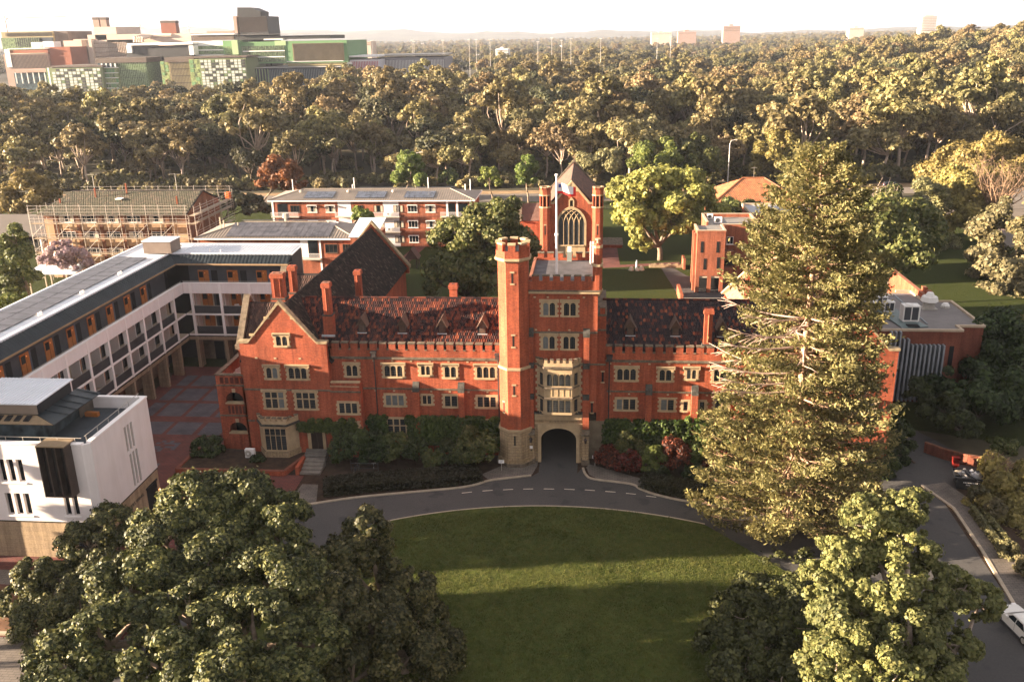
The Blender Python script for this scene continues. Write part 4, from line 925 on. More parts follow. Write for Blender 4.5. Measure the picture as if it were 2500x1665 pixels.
bpart('side_window', rw, GLASS, (-40.2, -39.6, RY0-.0, RY0+.06, .6, 2.4))
# ---------------------------------------------------------------- helpers for plainer buildings
WM = {}
def simple_window(parent, x, y, z, w_, h, frame=True, awning=False, rz=0.0, split=2, fm=None, curtain=False):
    """aluminium window facing -Y with sill; frame, pane(s) as sub-parts"""
    k = (round(w_, 2), round(h, 2), split, awning, fm.name if fm else '')
    if k not in WM:
        mb = MB(); t = .06
        mb.box(0, w_, -.06, 0, 0, t); mb.box(0, w_, -.06, 0, h-t, h); mb.box(0, t, -.06, 0, t, h-t); mb.box(w_-t, w_, -.06, 0, t, h-t)
        for q in range(1, split): mb.box(w_*q/split-.025, w_*q/split+.025, -.05, 0, t, h-t)
        mb.box(-.08, w_+.08, -.12, 0, -.1, 0)
        if awning: mb.box(-.06, w_+.06, -.5, 0, h+.02, h+.1); mb.box(-.06, 0, -.45, 0, h-.35, h+.02); mb.box(w_, w_+.06, -.45, 0, h-.35, h+.02)
        WM[k] = (mb.mesh('window', fm or WHITE2), MB().box(.06, w_-.06, -.03, -.005, .06, h-.06).mesh('pane', GLASS), MB().box(.08, w_*.28, -.036, -.031, .1, h-.1).box(w_*.74, w_-.08, -.036, -.031, .1, h-.1).mesh('curtain', CREAM))
    a, b, c = WM[k]; o = inst('window', a, parent, (x, y, z), rz)
    for nm, me in (('pane', b),)+((('curtain', c),) if curtain else ()):
        p = bpy.data.objects.new(nm, me); C.objects.link(p); p.parent = o
    return o
BROWNF = plain('brown_window_frame', (.09, .06, .045), .6, .15)
def hip_roof(parent, x0, x1, y0, y1, ze, zr, ov=.5, inset=4.0, mat=None, fasc=None):
    x0 -= ov; x1 += ov; y0 -= ov; y1 += ov; yc = (y0+y1)/2; mb = MB()
    slab(mb, [(x0, y0, ze), (x1, y0, ze), (x1-inset, yc, zr), (x0+inset, yc, zr)]); slab(mb, [(x1, y1, ze), (x0, y1, ze), (x0+inset, yc, zr), (x1-inset, yc, zr)])
    slab(mb, [(x0, y1, ze), (x0, y0, ze), (x0+inset, yc, zr)]); slab(mb, [(x1, y0, ze), (x1, y1, ze), (x1-inset, yc, zr)])
    part('roof', mb, mat or METAL_G, parent)
    bpart('fascia', parent, fasc or WHITE2, (x0, x1, y0-.06, y0, ze-.22, ze+.02), (x0, x1, y1, y1+.06, ze-.22, ze+.02), (x0-.06, x0, y0, y1, ze-.22, ze+.02), (x1, x1+.06, y0, y1, ze-.22, ze+.02))
    rb = MB(); x = x0+inset*.15
    sl = (zr-ze)/(yc-y0)
    while x < x1-.3:
        top = min(yc, y0+min(x-x0, x1-x)/inset*(yc-y0)); rb.prism([(y0, ze+.01), (y0, ze+.06), (top, ze+(top-y0)*sl+.06), (top, ze+(top-y0)*sl+.01)], x, x+.07, 'x'); x += .5
    part('roof_ribs', rb, mat or METAL_G, parent, kind='stuff')
    hp = MB()
    for a, b in (((x0, y0, ze), (x0+inset, yc, zr)), ((x1, y0, ze), (x1-inset, yc, zr)), ((x0+inset, yc, zr), (x1-inset, yc, zr))): hp.tube([Vector(a)+Vector((0, 0, .06)), Vector(b)+Vector((0, 0, .06))], .12, n=5)
    part('roof_capping', hp, mat or METAL_G, parent); return sl, y0
def solar(parent, x0, y0, z0, slope, nx, ny, mat, w_=1.05, h=1.75):
    a = math.atan(slope); m = WM.setdefault(('sol', mat.name), MB().box(.02, w_-.02, .02, h-.02, 0, .05).mesh('solar_panel', mat))
    for i in range(nx):
        for j in range(ny):
            o = inst('solar_panel', m, parent, (x0+i*w_, y0+j*h*math.cos(a), z0+j*h*math.sin(a)+.12)); o.rotation_euler = (a, 0, 0)
def ac_unit(parent, x, y, z, s_=1.0, top_thing=None):
    mb = MB(); mb.box(x-.45*s_, x+.45*s_, y-.2*s_, y+.2*s_, z, z+.75*s_); o = part('condenser', mb, WHITE2, parent)
    part('fan_grille', MB().ngon(0, 0, 0, .02, .26*s_, 10).box(-.01, .01, -.01, .01, 0, .01) if False else MB().tube([(x-.1*s_, y-.2*s_, z+.38*s_), (x-.1*s_, y-.225*s_, z+.38*s_)], .27*s_, n=12), GREYD, o); return o
def railing(parent, x0, x1, y, z, h=1.0, mat=None, rails=2):
    mb = MB(); mb.box(x0, x1, y-.04, y, z+h-.05, z+h); mb.box(x0, x1, y-.04, y, z+.05, z+.1)
    x = x0
    while x < x1: mb.box(x, x+.04, y-.035, y-.005, z+.1, z+h-.05); x += .17
    part('balcony_rail', mb, mat or WHITE2, parent, kind='stuff')

# ---------------------------------------------------------------- two brick accommodation blocks behind
a = thing('accommodation_block', 'three storey brick block with white balconies and three solar arrays, farther of two', 'apartment block', (-43, 105, 0))
x0, x1, y0, y1, H = -64.0, -21.4, 99.2, 110.5, 9.75
bpart('wall', a, BRICK2, (x0, x1, y0, y1, 0, H)); sl, ye = hip_roof(a, x0, x1, y0, y1, H+.1, H+1.5, .6, 6)
bpart('string_band', a, plain('brick_band', (.13, .05, .035), .9), (x0-.03, x1+.03, y0-.05, y0, 6.35, 6.5), (x0-.03, x1+.03, y0-.05, y0, 3.15, 3.3))
for z in (.9, 4.05, 7.3):
    for i, x in enumerate((-60, -56.3, -52.4, -46.4, -42.2, -38.0, -35.0, -31.2)):
        if i in (3, 4) and z < 1: continue
        simple_window(a, x, y0, z, 2.0, 1.45, awning=i in (1, 2, 6, 7), split=3, fm=BROWNF if i in (0, 3, 4, 5) else None, curtain=i % 3 != 0)
for (xa, xb) in ((-49.8, -47.0), (-39.6, -36.6) if False else (-40.2, -36.9)):
    for z in (.05, 3.3, 6.5): bpart('balcony_recess', a, WHITE, (xa, xb, y0-.03, y0, z, z+3.0))
for (xa, xb) in ((-50.2, -43.6), (-43.2, -36.6), (-63.9, -58), (-28, -22.5)):
    for z in (3.3, 6.5): bpart('balcony_slab', a, CONC, (xa, xb, y0-1.2, y0, z-.15, z)); railing(a, xa, xb, y0-1.15, z)
for xa, xb in ((-62.8, -60.6), (-27, -25.0), (-24.6, -22.4)):
    for z in (3.3, 6.5): bpart('glazed_door', a, GLASS, (xa, xb, y0-.02, y0+.02, z, z+2.6))
for x in (-64.0, -26.9, -24.8, -22.0): bpart('white_pier', a, WHITE2, (x, x+.4, y0-.06, y0, 0, 9.5))
for x in (-48.7, -39.0): 
    for z in (3.5, 6.7): ac_unit(a, x+2.2 if x < -45 else x, y0-.35, z, .9)
for xs_ in (-57.2, -46.2, -35.8): solar(a, xs_, ye+1.1, H+.1+1.1*sl, sl, 6, 2, SOLARB)
solar(a, -47, 106.6, H+1.35, -.12, 20, 1, SOLARB)
for x in (-58.6, -48.3, -38.6): 
    mb = MB(); mb.ngon(x, 103, 10.4, 10.9, .3); mb.ngon(x, 103, 10.9, 11.3, .42); mb.ngon(x, 103, 11.3, 11.4, .3, 8, None, .1); part('roof_ventilator', mb, STEEL, a)
for x, h in ((-61, 2.3), (-47.5, 2.6), (-47.9, 1.2), (-31.5, 2.6), (-22.5, 2.2), (-23.6, 1.2)): part('vent_pipe', MB().tube([(x, 105, 10.9), (x, 105, 11.0+h)], .1, n=6), WHITE2, a)
a2 = thing('accommodation_block', 'brick block with one wide grey solar array, nearer of the two', 'apartment block', (-50, 65, 0))
x0, x1, y0, y1, H = -62.8, -36.2, 60, 71, 10.3
bpart('wall', a2, BRICK2, (x0, x1, y0, y1, 0, H)); sl, ye = hip_roof(a2, x0, x1, y0, y1, H+.1, H+1.7, .6, 6.5)
bpart('string_band', a2, MATS['brick_band'], (x0-.03, x1+.03, y0-.05, y0, 6.9, 7.05))
for x, wd in ((-61.3, 2.2), (-57.2, .9), (-54.2, 2.1), (-51.2, 2.1), (-48, 2.1), (-41.2, 2.1), (-38.2, 1.4)): simple_window(a2, x, y0, 7.9, wd, 1.45, split=3, fm=BROWNF, curtain=x in (-51.2, -54.2))
bpart('balcony_recess', a2, WHITE, (-45.4, -44.1, y0-.03, y0, 7, 10.1)); bpart('glazed_door', a2, GLASS, (-44.1, -42.4, y0-.05, y0-.02, 7, 10.0)); bpart('white_pier', a2, WHITE2, (-42.2, -41.9, y0-.08, y0, 0, 10.1))
for z in (3.6, 7.0): bpart('balcony_slab', a2, CONC, (-45.8, -41.8, y0-1.2, y0, z-.15, z)); railing(a2, -45.8, -41.8, y0-1.15, z)
solar(a2, -58.2, ye+.5, H+.1+.5*sl, sl, 17, 3, SOLAR); solar(a2, -58, 67.0, H+1.55, -.15, 16, 1, SOLAR)
for x, h in ((-60.5, 1.9), (-59.9, 1.4), (-57.4, 1.0)): part('vent_pipe', MB().tube([(x, 64, 10.9), (x, 64, 11.2+h)], .12, n=6), CREAM, a2)
mb = MB(); mb.ngon(-49.5, 66, 11.7, 12.6, .3); mb.ngon(-49.5, 66, 12.6, 13.4, .6, 8, None, .5); part('roof_ventilator', mb, STEEL, a2); bpart('skylight', a2, WHITE2, (-42.0, -40.4, 65.6, 66.6, 11.65, 11.8))
bpart('stair_wall', a2, BRICK2, (-36.4, -32.2, 58.5, 66, 0, 10.9)); mb = MB(); slab(mb, [(-36.6, 58.2, 11.0), (-32.0, 58.2, 11.0), (-32.0, 66.2, 12.6), (-36.6, 66.2, 12.6)], .15); part('stair_roof', mb, METAL_W, a2)
simple_window(a2, -32.18, 60.5, 7.6, 2.2, 2.4, rz=R(90), split=4)

# ---------------------------------------------------------------- building wrapped in scaffolding
sb = thing('building', 'four storey tan block with a mossy tiled roof, wrapped in scaffolding', 'building', (-84, 80, 0))
TAN = plain('tan_spandrel', (.42, .28, .17), .85, .12, .5); TANB = bricks('brown_brick', (.24, .10, .055), (.2, .08, .045), (.2, .12, .08))
sx0, sx1, sy0, sy1, sh = -98.0, -70.6, 72.8, 88, 12.0
bpart('wall', sb, TANB, (sx0, sx1, sy0, sy1, 0, sh)); yc = (sy0+sy1)/2
MOSS = island('mossy_tiles', [(0, (.085, .08, .055)), (.4, (.11, .095, .065)), (.75, (.135, .105, .075)), (.95, (.10, .095, .06))], .9)
mb = MB(); slab(mb, [(sx0-.8, sy0-.8, sh), (sx1+.5, sy0-.8, sh), (sx1+.5, yc, sh+3.1), (sx0+2.2, yc, sh+3.1)]); slab(mb, [(sx1+.5, sy1+.8, sh), (sx0-.8, sy1+.8, sh), (sx0+2.2, yc, sh+3.1), (sx1+.5, yc, sh+3.1)]); slab(mb, [(sx0-.8, sy1+.8, sh), (sx0-.8, sy0-.8, sh), (sx0+2.2, yc, sh+3.1)]); part('roof', mb, MATS['roof_underlay'], sb)
t = MB(); L = math.hypot(yc-sy0+.8, 3.1); tiles(t, (sx0-.8, sy0-.8, sh), (1, 0, 0), (0, yc-sy0+.8, 3.1), sx1-sx0+1.2, L, .45, .5, .04, clip=lambda a_, c: a_ > c/L*3.0); part('roof_tiles', t, MOSS, sb, kind='stuff')
mb = MB(); mb.prism([(sy0, sh), (sy1, sh), (yc, sh+2.95)], sx1-.1, sx1+.2, 'x'); part('gable', mb, TANB, sb)
for k in range(6):
    x = -95.6+k*4.3
    bpart('brick_pier', sb, TANB, (x-.35, x+.35, sy0-.25, sy0, 0, sh))
    if k < 5:
        for z in (1.2, 4.2, 7.2, 10.2): bpart('spandrel', sb, TAN, (x+.4, x+3.9, sy0-.12, sy0, z-1.15, z+.15)); simple_window(sb, x+.8, sy0, z+.25, 2.6, 1.25, split=3, fm=WHITE2, curtain=(k+int(z)) % 2 == 0)
bpart('spandrel', sb, TAN, (-97.9, -96.2, sy0-.12, sy0, 0, sh-1)); bpart('spandrel', sb, TAN, (-73.6, -70.7, sy0-.12, sy0, 6.5, 10.2)); bpart('spandrel', sb, TAN, (-73.6, -70.7, sy0-.12, sy0, 0, 5)); bpart('skylight', sb, WHITE2, (-85.6, -84.4, 76.4, 77.6, 14.0, 14.2))
for x, y, z, h in ((-90.2, 78, 14.2, 1.7), (-84.6, 79.2, 14.6, 2.0), (-96.2, 76, 13.3, 1.0), (-73.2, 75.5, 13.0, 1.8)): bpart('flue', sb, BRICK2, (x-.12, x+.12, y-.12, y+.12, z, z+h))
scf = thing('scaffold', 'steel tube scaffold with plank decks round the mossy roofed block', 'scaffolding', (-84, 71, 0))
GALV = plain('scaffold_tube', (.40, .35, .30), .5, .15, 3, spec=.4); PLANK = plain('scaffold_planks', (.36, .28, .20), .9, .2, 2)
tube1 = {}
def stick(nm, a_, b_, r=.036, mat=GALV):
    part(nm, MB().tube([a_, b_], r, n=5), mat, scf)
levels = (2.2, 4.9, 7.7, 10.5)
xs_ = [-99.3+k*2.47 for k in range(13)]
for x in xs_:
    stick('standard', (x, 70.6, 0), (x, 70.6, 14.1)); stick('standard', (x, 71.9, 0), (x, 71.9, 11.6), .035)
for z in levels:
    bpart('plank_deck', scf, PLANK, (-99.5, -69.2, 70.7, 71.8, z, z+.07)); bpart('toe_board', scf, PLANK, (-99.5, -69.2, 70.6, 70.64, z+.07, z+.24))
    for dz in (.55, 1.05): stick('guard_rail', (-99.4, 70.55, z+dz), (-69.2, 70.55, z+dz), .035)
    for k in range(0, 12, 2): stick('brace', (xs_[k], 70.5, z-2.2), (xs_[k+1], 70.5, z), .03)
for z in (12.2, 12.75, 13.3, 13.9): stick('guard_rail', (-99.4, 70.55, z), (-69.2, 70.55, z), .035)
for y in (70.6, 73.5, 76.5, 79.5, 82.5, 85.5, 88.8):
    for x in (-69.2, -68.0): stick('standard', (x, y, 0), (x, y, 13.9 if x > -69 else 12.2))
    for x in (-99.4,): stick('standard', (x, y, 0), (x, y, 13.5))
for z in levels+(12.0,):
    bpart('plank_deck', scf, PLANK, (-69.1, -68.1, 70.6, 88.8, z, z+.07))
    for dz in (.5, 1.0, 1.45): stick('guard_rail', (-68.0, 70.6, z+dz), (-68.0, 88.8, z+dz), .035)
    stick('brace', (-68, 70.6, z-2), (-68, 73.5, z+.2), .03); stick('brace', (-68, 79.5, z-2), (-68, 76.5, z+.2), .03)
    for dz in (.5, 1.0): stick('guard_rail', (-99.5, 70.6, z+dz), (-99.5, 88.8, z+dz), .035)
for k in range(13): stick('standard', (-98+k*2.45, 89.2, 9), (-98+k*2.45, 89.2, 14.6))
for z in (13.2, 13.8, 14.4): stick('guard_rail', (-99.5, 89.2, z), (-68, 89.2, z), .035)
cn = bpart('debris_cloth', scf, plain('orange_cloth', (.65, .13, .02), .8), (-69.0, -68.2, 87.5, 88.7, 12.2, 13.4))
for x in (-91.5, -75.2):
    t_ = thing('roof_aerial', 'thin television aerial above the %s of the mossy tiled roof' % ('left end' if x < -80 else 'right end'), 'aerial', (x, 80.3, 15.0))
    part('mast', MB().tube([(x, 80.3, 15.0), (x, 80.3, 18.2)], .05, n=5), STEEL, t_); part('boom', MB().box(x-1.2, x+1.0, 80.28, 80.32, 18.1, 18.15).box(x-1, x-.95, 80, 80.6, 18.1, 18.14).box(x-.4, x-.35, 80, 80.6, 18.1, 18.14).box(x+.3, x+.35, 80, 80.6, 18.1, 18.14), STEEL, t_)
gs = thing('building', 'low grey metal roofed building at the left edge', 'building', (-118, 97, 0))
bpart('wall', gs, TANB, (-135, -104, 93, 104, 0, 3.6)); mb = MB(); slab(mb, [(-136, 91.5, 3.8), (-103, 91.5, 3.8), (-103, 99, 7.0), (-136, 99, 7.0)]); slab(mb, [(-103, 106, 3.8), (-136, 106, 3.8), (-136, 99, 7.0), (-103, 99, 7.0)]); part('roof', mb, plain('grey_roof', (.12, .105, .095), .8, .1, .3), gs)
for x in (-112, -108, -105): bpart('post', gs, WHITE2, (x, x+.3, 91.8, 92.1, 0, 3.7))
bpart('opening', gs, BLACK, (-118, -112.5, 92.9, 93, .3, 3.2))
cp = thing('canopy', 'small white flat canopy on posts under the mauve flowering tree', 'canopy', (-91, 62, 0))
mb = MB(); slab(mb, [(-95, 60, 4.0), (-86, 60, 4.0), (-86, 65, 4.5), (-95, 65, 4.5)], .15); part('roof', mb, METAL_W, cp)
for x in (-94.6, -90.5, -86.4):
    for y in (60.2, 64.8): bpart('post', cp, CREAM, (x-.1, x+.1, y-.1, y+.1, 0, 4.1))

# ---------------------------------------------------------------- chapel behind the tower
ch = thing('chapel', 'brick chapel with twin turrets and a tall pointed traceried window, behind the gate tower', 'chapel', (-.3, 80, 0))
cx = -.35; Y0, Y1 = 78.0, 101.0
mb = MB(); mb.prism([(cx-4.0, 0), (cx+4.0, 0), (cx+4.0, 12.9), (cx+2.9, 13.2), (cx, 16.6), (cx-2.9, 13.2), (cx-4.0, 12.9)], Y0, Y0+.6); part('gable_wall', mb, BRICK, ch)
bpart('wall', ch, BRICK, (cx-3.9, cx+3.9, Y0+.6, Y1, 0, 12.6))
mb = MB(); mb.prism([(cx-1.45, 15.0), (cx+1.45, 15.0), (cx, 16.7)], Y0-.06, Y0); part('gable_stone', mb, STONE, ch)
mb = MB()
for s_ in (-1, 1): mb.prism([(cx, 16.55), (cx, 17.0), (cx+s_*3.35, 13.05), (cx+s_*4.0, 13.05), (cx+s_*4.0, 12.75), (cx+s_*3.1, 12.75)], Y0-.12, Y0+.7)
part('gable_coping', mb, STONE, ch)
CHT = island('chapel_roof_tiles', [(0, (.115, .07, .058)), (.4, (.14, .08, .064)), (.8, (.17, .095, .07)), (.97, (.10, .07, .06))], .85)
mb = MB()
for s_ in (-1, 1): slab(mb, [(cx, Y0+.6, 17.0), (cx, Y1, 17.0), (cx+s_*4.3, Y1, 12.4), (cx+s_*4.3, Y0+.6, 12.4)])
part('roof', mb, DARKROOF, ch)
t = MB(); L = math.hypot(4.3, 4.6)
for s_ in (-1, 1): tiles(t, (cx+s_*4.3, Y0+.6, 12.4), (0, 1, 0), (-s_*4.3, 0, 4.6), Y1-Y0-.6, L, .32, .34, .04)
part('roof_tiles', t, CHT, ch, kind='stuff')
mb = MB(); mb.prism([(cx-4.4, 12.2), (cx+4.4, 12.2), (cx, 17.6)], Y1, Y1+.5); part('rear_gable', mb, BRICK, ch)
mb = MB()
for s_ in (-1, 1): mb.prism([(cx, 17.3), (cx, 17.75), (cx+s_*4.7, 12.3), (cx+s_*4.3, 12.2)], Y1-.15, Y1+.6)
part('gable_coping', mb, LICHEN, ch); part('cross', MB().box(cx-.07, cx+.07, Y1, Y1+.14, 17.6, 18.7).box(cx-.35, cx+.35, Y1, Y1+.14, 18.15, 18.3), STONE, ch)
mt = MB(); mt.box(-.26, .26, -.14, .14, 0, .4, 0); mt.box(-.29, .29, -.18, .18, .4, .52, 1); mt = mt.mesh('merlon', [BRICK, STONE])
for xs_c in (cx-4.75, cx+4.75):
    mb = MB()
    r8 = 1/math.cos(math.pi/8)
    mb.ngon(xs_c, Y0+.3, 0, 12.1, .98*r8); mb.ngon(xs_c, Y0+.3, 12.3, 14.3, .7*r8); mb.ngon(xs_c, Y0+.3, 14.45, 15.35, .98*r8)
    for k in range(8):
        t_ = math.pi/8+k*math.pi/4; mb.ngon(xs_c+.92*math.cos(t_), Y0+.3+.92*math.sin(t_), 12.3, 14.3, .17, 6)
    tr = part('turret', mb, BRICK, ch)
    mb = MB()
    for z0, z1, rr in ((12.1, 12.32, 1.1), (14.28, 14.5, 1.08), (2.3, 2.5, 1.08)): mb.ngon(xs_c, Y0+.3, z0, z1, rr*r8)
    part('turret_band', mb, STONE, tr); mb = MB(); mb.ngon(xs_c, Y0+.3, 12.32, 14.28, .72*r8); part('lantern_void', mb, BLACK, tr)
    for k in range(8):
        t_ = k*math.pi/4; inst('merlon', mt, ch, (xs_c+.86*math.cos(t_), Y0+.3+.86*math.sin(t_), 15.35), t_+math.pi/2)
    part('arrow_slit', MB().box(xs_c-.1, xs_c+.1, Y0-.69, Y0-.6, 7.2, 8.9), BLACK, tr); part('slit_head', MB().box(xs_c-.25, xs_c+.25, Y0-.7, Y0-.6, 8.9, 9.15), STONE, tr)
# pointed window: glass, mullions, interlaced tracery
wx = cx; hw = 2.35; zs, zb = 9.0, 5.2
def lancet(hw_, zs_, k=1.25, n=12):
    """two-centred arch outline from right spring to left spring"""
    r = hw_*k; c = hw_-r; tm = math.acos((0-c)/r) if abs(c) <= r else 1.2
    right = [(wx+c+r*math.cos(t), zs_+r*math.sin(t)) for t in np.linspace(0, tm, n)]
    left = [(2*wx-x, z) for x, z in reversed(right[:-1])]
    return right+left
out = lancet(hw+.38, zs); inn = lancet(hw, zs)
mb = MB()
for k in range(len(out)-1):
    mb.prism([inn[k], out[k], out[k+1], inn[k+1]], Y0-.2, Y0)
mb.box(wx-hw-.38, wx-hw, Y0-.2, Y0, zb-.2, zs); mb.box(wx+hw, wx+hw+.38, Y0-.2, Y0, zb-.2, zs); mb.box(wx-hw, wx+hw, Y0-.25, Y0, zb-.25, zb); mb.box(wx-hw-.2, wx+hw+.2, Y0-.08, Y0, 2.6, zb-.25)
win = part('window', mb, STONE, ch)
g = MB(); g.prism([(wx+hw, zb)]+inn+[(wx-hw, zb)], Y0-.05, Y0-.01); part('stained_glass', g, plain('leaded_glass', (.055, .06, .065), .3, .3, 3, spec=.5), win)
tm = MB()
def inside(x, z):
    if z <= zs: return abs(x-wx) < hw
    r = hw*1.25; c = hw-r; return math.hypot(abs(x-wx)-c, z-zs) < r
for k in range(1, 5):
    x = wx-hw+k*2*hw/5; tm.box(x-.06, x+.06, Y0-.16, Y0-.05, zb, zs)
    for s_ in (-1, 1):
        r = hw*1.25; pts = []
        for q in range(12):
            t_ = q*.12; px_ = x-s_*r+s_*r*math.cos(t_); pz_ = zs+r*math.sin(t_)
            if inside(px_, pz_): pts.append((px_, Y0-.11, pz_))
        if len(pts) > 1: tm.tube(pts, .06, n=5)
part('tracery', tm, STONE, win)
sw = MB(); lw_ = [(cx+.27*math.cos(t_), 13.1+.5*math.sin(t_)) for t_ in np.linspace(0, math.pi, 7)]
part('lancet_window', MB().box(cx-.5, cx+.5, Y0-.1, Y0, 12.1, 12.3).box(cx-.5, cx-.27, Y0-.1, Y0, 12.3, 13.4).box(cx+.27, cx+.5, Y0-.1, Y0, 12.3, 13.4).prism([(cx-.5, 13.4), (cx+.5, 13.4), (cx, 14.0)], Y0-.1, Y0), STONE, ch); bpart('lancet_pane', ch, BLACK, (cx-.27, cx+.27, Y0-.03, Y0-.01, 12.3, 13.4))
# side porch of the chapel
mb = MB(); arch_front(mb, -10.2, -5.8, 0, 8.4, -8.9, -6.6, 0, 4.4, 1.5, 84, 84.5); mb.box(-10.2, -5.8, 84.5, 90, 0, 8.4); part('porch_wall', mb, BRICK, ch)
mb = MB(); slab(mb, [(-10.1, 84, 8.5), (-5.4, 84, 8.5), (-5.4, 87, 11.4), (-10.1, 87, 11.4)]); part('porch_roof', mb, CHT, ch); part('porch_gable', MB().prism([(84, 8.4), (90, 8.4), (87, 12.0)], -10.4, -10.0, 'x'), BRICK, ch); part('gable_coping', MB().prism([(83.7, 8.3), (87, 12.1), (87, 12.5), (83.4, 8.5)], -10.5, -9.9, 'x'), LICHEN, ch)
bpart('low_wall', ch, BRICK, (4.6, 9.2, 86, 86.4, 0, 3.4)); bpart('low_roof', ch, LICHEN, (4.6, 9.4, 86.4, 93, 3.2, 3.4))

ch.scale = (1.075, 1.05, 1.07); ch.location = (-.75, 92.1, -3.03)
# ---------------------------------------------------------------- brick flats on the right
fl = thing('flats', 'brick flats with narrow slit windows and parapet roof beyond the right roof', 'apartment building', (23, 68, 0))
mb = MB(); mb.box(20.7, 25.3, 65, 70.2, 2.9, 10.3); part('wall', mb, BRICK2, fl); bpart('wall', fl, BRICK2, (22.8, 31.4, 70.2, 78, 0, 10.3)); bpart('wall', fl, BRICK2, (25.3, 27.4, 68.6, 70.2, 5.0, 6.3), (25.3, 27.4, 68.6, 70.2, 2.2, 3.4))
for x in (20.7, 22.7, 24.7): bpart('pillar', fl, BRICK2, (x, x+.6, 65, 65.8, 0, 2.9))
for x in (21.35, 23.35): bpart('light_panel', fl, CREAM, (x, x+1.3, 65.1, 65.3, 2.55, 2.9))
bpart('undercroft', fl, BLACK, (20.9, 25.2, 67.6, 70.1, 0, 2.9))
for y in (66.2, 68.3): bpart('pier', fl, BRICK2, (20.3, 20.7, y, y+.7, 0, 9.9)); 
for x, z in ((21.3, 6.9), (23.9, 6.9), (21.9, 4.0), (24.1, 4.2)): bpart('slit_window', fl, BLACK, (x, x+.5, 64.97, 65, z, z+1.9))
simple_window(fl, 26.3, 70.2, 7.2, 1.1, 1.3); bpart('loggia', fl, BLACK, (25.35, 27.9, 70.1, 70.2, 3.5, 5.1)); bpart('loggia_lintel', fl, WHITE2, (25.35, 27.9, 70.0, 70.1, 5.1, 5.25))
CAPC = plain('parapet_cap', (.42, .33, .24), .85, .15)

for q in ((20.65, 25.35, 64.95, 65.25), (20.65, 20.95, 65.25, 70.2), (25.05, 25.35, 65.25, 70.0), (25.4, 31.4, 70.15, 70.45), (31.1, 31.4, 70.45, 78), (23.05, 31.1, 77.7, 78), (22.75, 23.05, 70.5, 78)):
    t_ = 11.0 if q[2] > 70.3 else 10.62
    bpart('parapet', fl, BRICK2, (*q, 10.3, t_)); bpart('parapet_cap', fl, CAPC, (q[0]-.04, q[1]+.04, q[2]-.04, q[3]+.04, t_, t_+.1))
bpart('roof', fl, plain('roof_sheet', (.2, .19, .18), .6, .15), (20.95, 25.05, 65.25, 70.4, 10.3, 10.42), (23.05, 31.1, 70.45, 77.7, 10.3, 10.42))
ac_unit(fl, 24.9, 72, 10.5, 1.4); ac_unit(fl, 24.0, 76, 10.5, 1.1)
fl2 = thing('flats', 'second brick block with a pale flat roof, half hidden behind the big pine', 'apartment building', (40, 92, 0))
bpart('wall', fl2, BRICK2, (33, 55, 88, 98, 0, 8.8)); bpart('roof', fl2, plain('pale_roof', (.34, .35, .38), .6, .1), (33.2, 54.8, 88.2, 97.8, 8.8, 8.95)); bpart('parapet', fl2, CAPC, (32.9, 55.1, 87.9, 88.2, 8.8, 9.3), (32.9, 33.2, 88.2, 98, 8.8, 9.3), (33.2, 55.1, 97.8, 98.1, 8.8, 9.3))
for x in (35, 39, 43, 47, 51): simple_window(fl2, x, 88, 5.6, 1.6, 1.5)
for x in (35.5, 46): part('vent_pipe', MB().tube([(x, 91, 8.9), (x, 91, 10)], .1, n=6), WHITE2, fl2)
tr = thing('terrace_wall', 'low brick wall and railing edging the paved terrace by the brick flats', 'wall', (18.2, 62, 0))
bpart('brick_pier', tr, BRICK2, (17.6, 18.1, 58, 64.5, 0, 1.6)); bpart('rail', tr, STEEL, (18.1, 25, 58, 58.05, 1.0, 1.06)); bpart('rail', tr, STEEL, (18.1, 25, 58, 58.05, .5, .55)); bpart('brick_pier', tr, BRICK2, (24.5, 27.5, 57.8, 58.3, 0, 1.3))
st = thing('retaining_wall', 'low pale stone retaining wall beside the path under the dome-shaped tree', 'wall', (16, 82, 0))
for k in range(14): part('stone', MB().box(14.0+k*.45, 14.42+k*.45, 82, 82.5, 0, .55+.12*(k % 3)), BASE, st)
bpart('end_pier', st, BRICK2, (20.2, 20.6, 80.6, 84, 0, 2.0))
# ---------------------------------------------------------------- hall with peach roof, coloured as in sun, behind the right wing
hl = thing('hall', 'gabled hall with a sunlit peach tile roof and tall brick dormer, behind the pine', 'hall', (27, 22, 0))
bpart('wall', hl, BRICK, (20.5, 35.5, 16.2, 28, 0, 10.3))
mb = MB()
for s_ in (-1, 1): slab(mb, [(28, 16.2, 18.2), (28, 28, 18.2), (28+s_*7.8, 28, 10.2), (28+s_*7.8, 16.2, 10.2)])
part('roof', mb, DARKROOF, hl); t = MB(); L = math.hypot(7.8, 8)
for s_ in (-1, 1): tiles(t, (28+s_*7.8, 16.2, 10.2), (0, 1, 0), (-s_*7.8, 0, 8), 11.8, L, .28, .33, .035)
part('roof_tiles', t, PEACH, hl, kind='stuff')
for y in (15.8, 28.0):
    mb = MB(); mb.prism([(20.2, 9.5), (35.8, 9.5), (35.8, 10.4), (28, 18.5), (20.2, 10.4)], y, y+.4); part('gable_wall', mb, BRICK, hl)
    mb = MB()
    for s_ in (-1, 1): mb.prism([(28, 18.4), (28, 18.85), (28+s_*8.3, 10.3), (28+s_*7.8, 10.2)], y-.1, y+.5)
    part('gable_coping', mb, STONE, hl)
mb = MB(); mb.box(21.6, 24.2, 21.0, 22.6, 10, 14.6); part('wall_dormer', mb, BRICK, hl); bpart('dormer_cap', hl, LICHEN, (21.5, 24.3, 20.9, 22.7, 14.6, 14.8)); bpart('dormer_sill', hl, LICHEN, (21.4, 24.3, 20.8, 21.0, 11.1, 11.3))
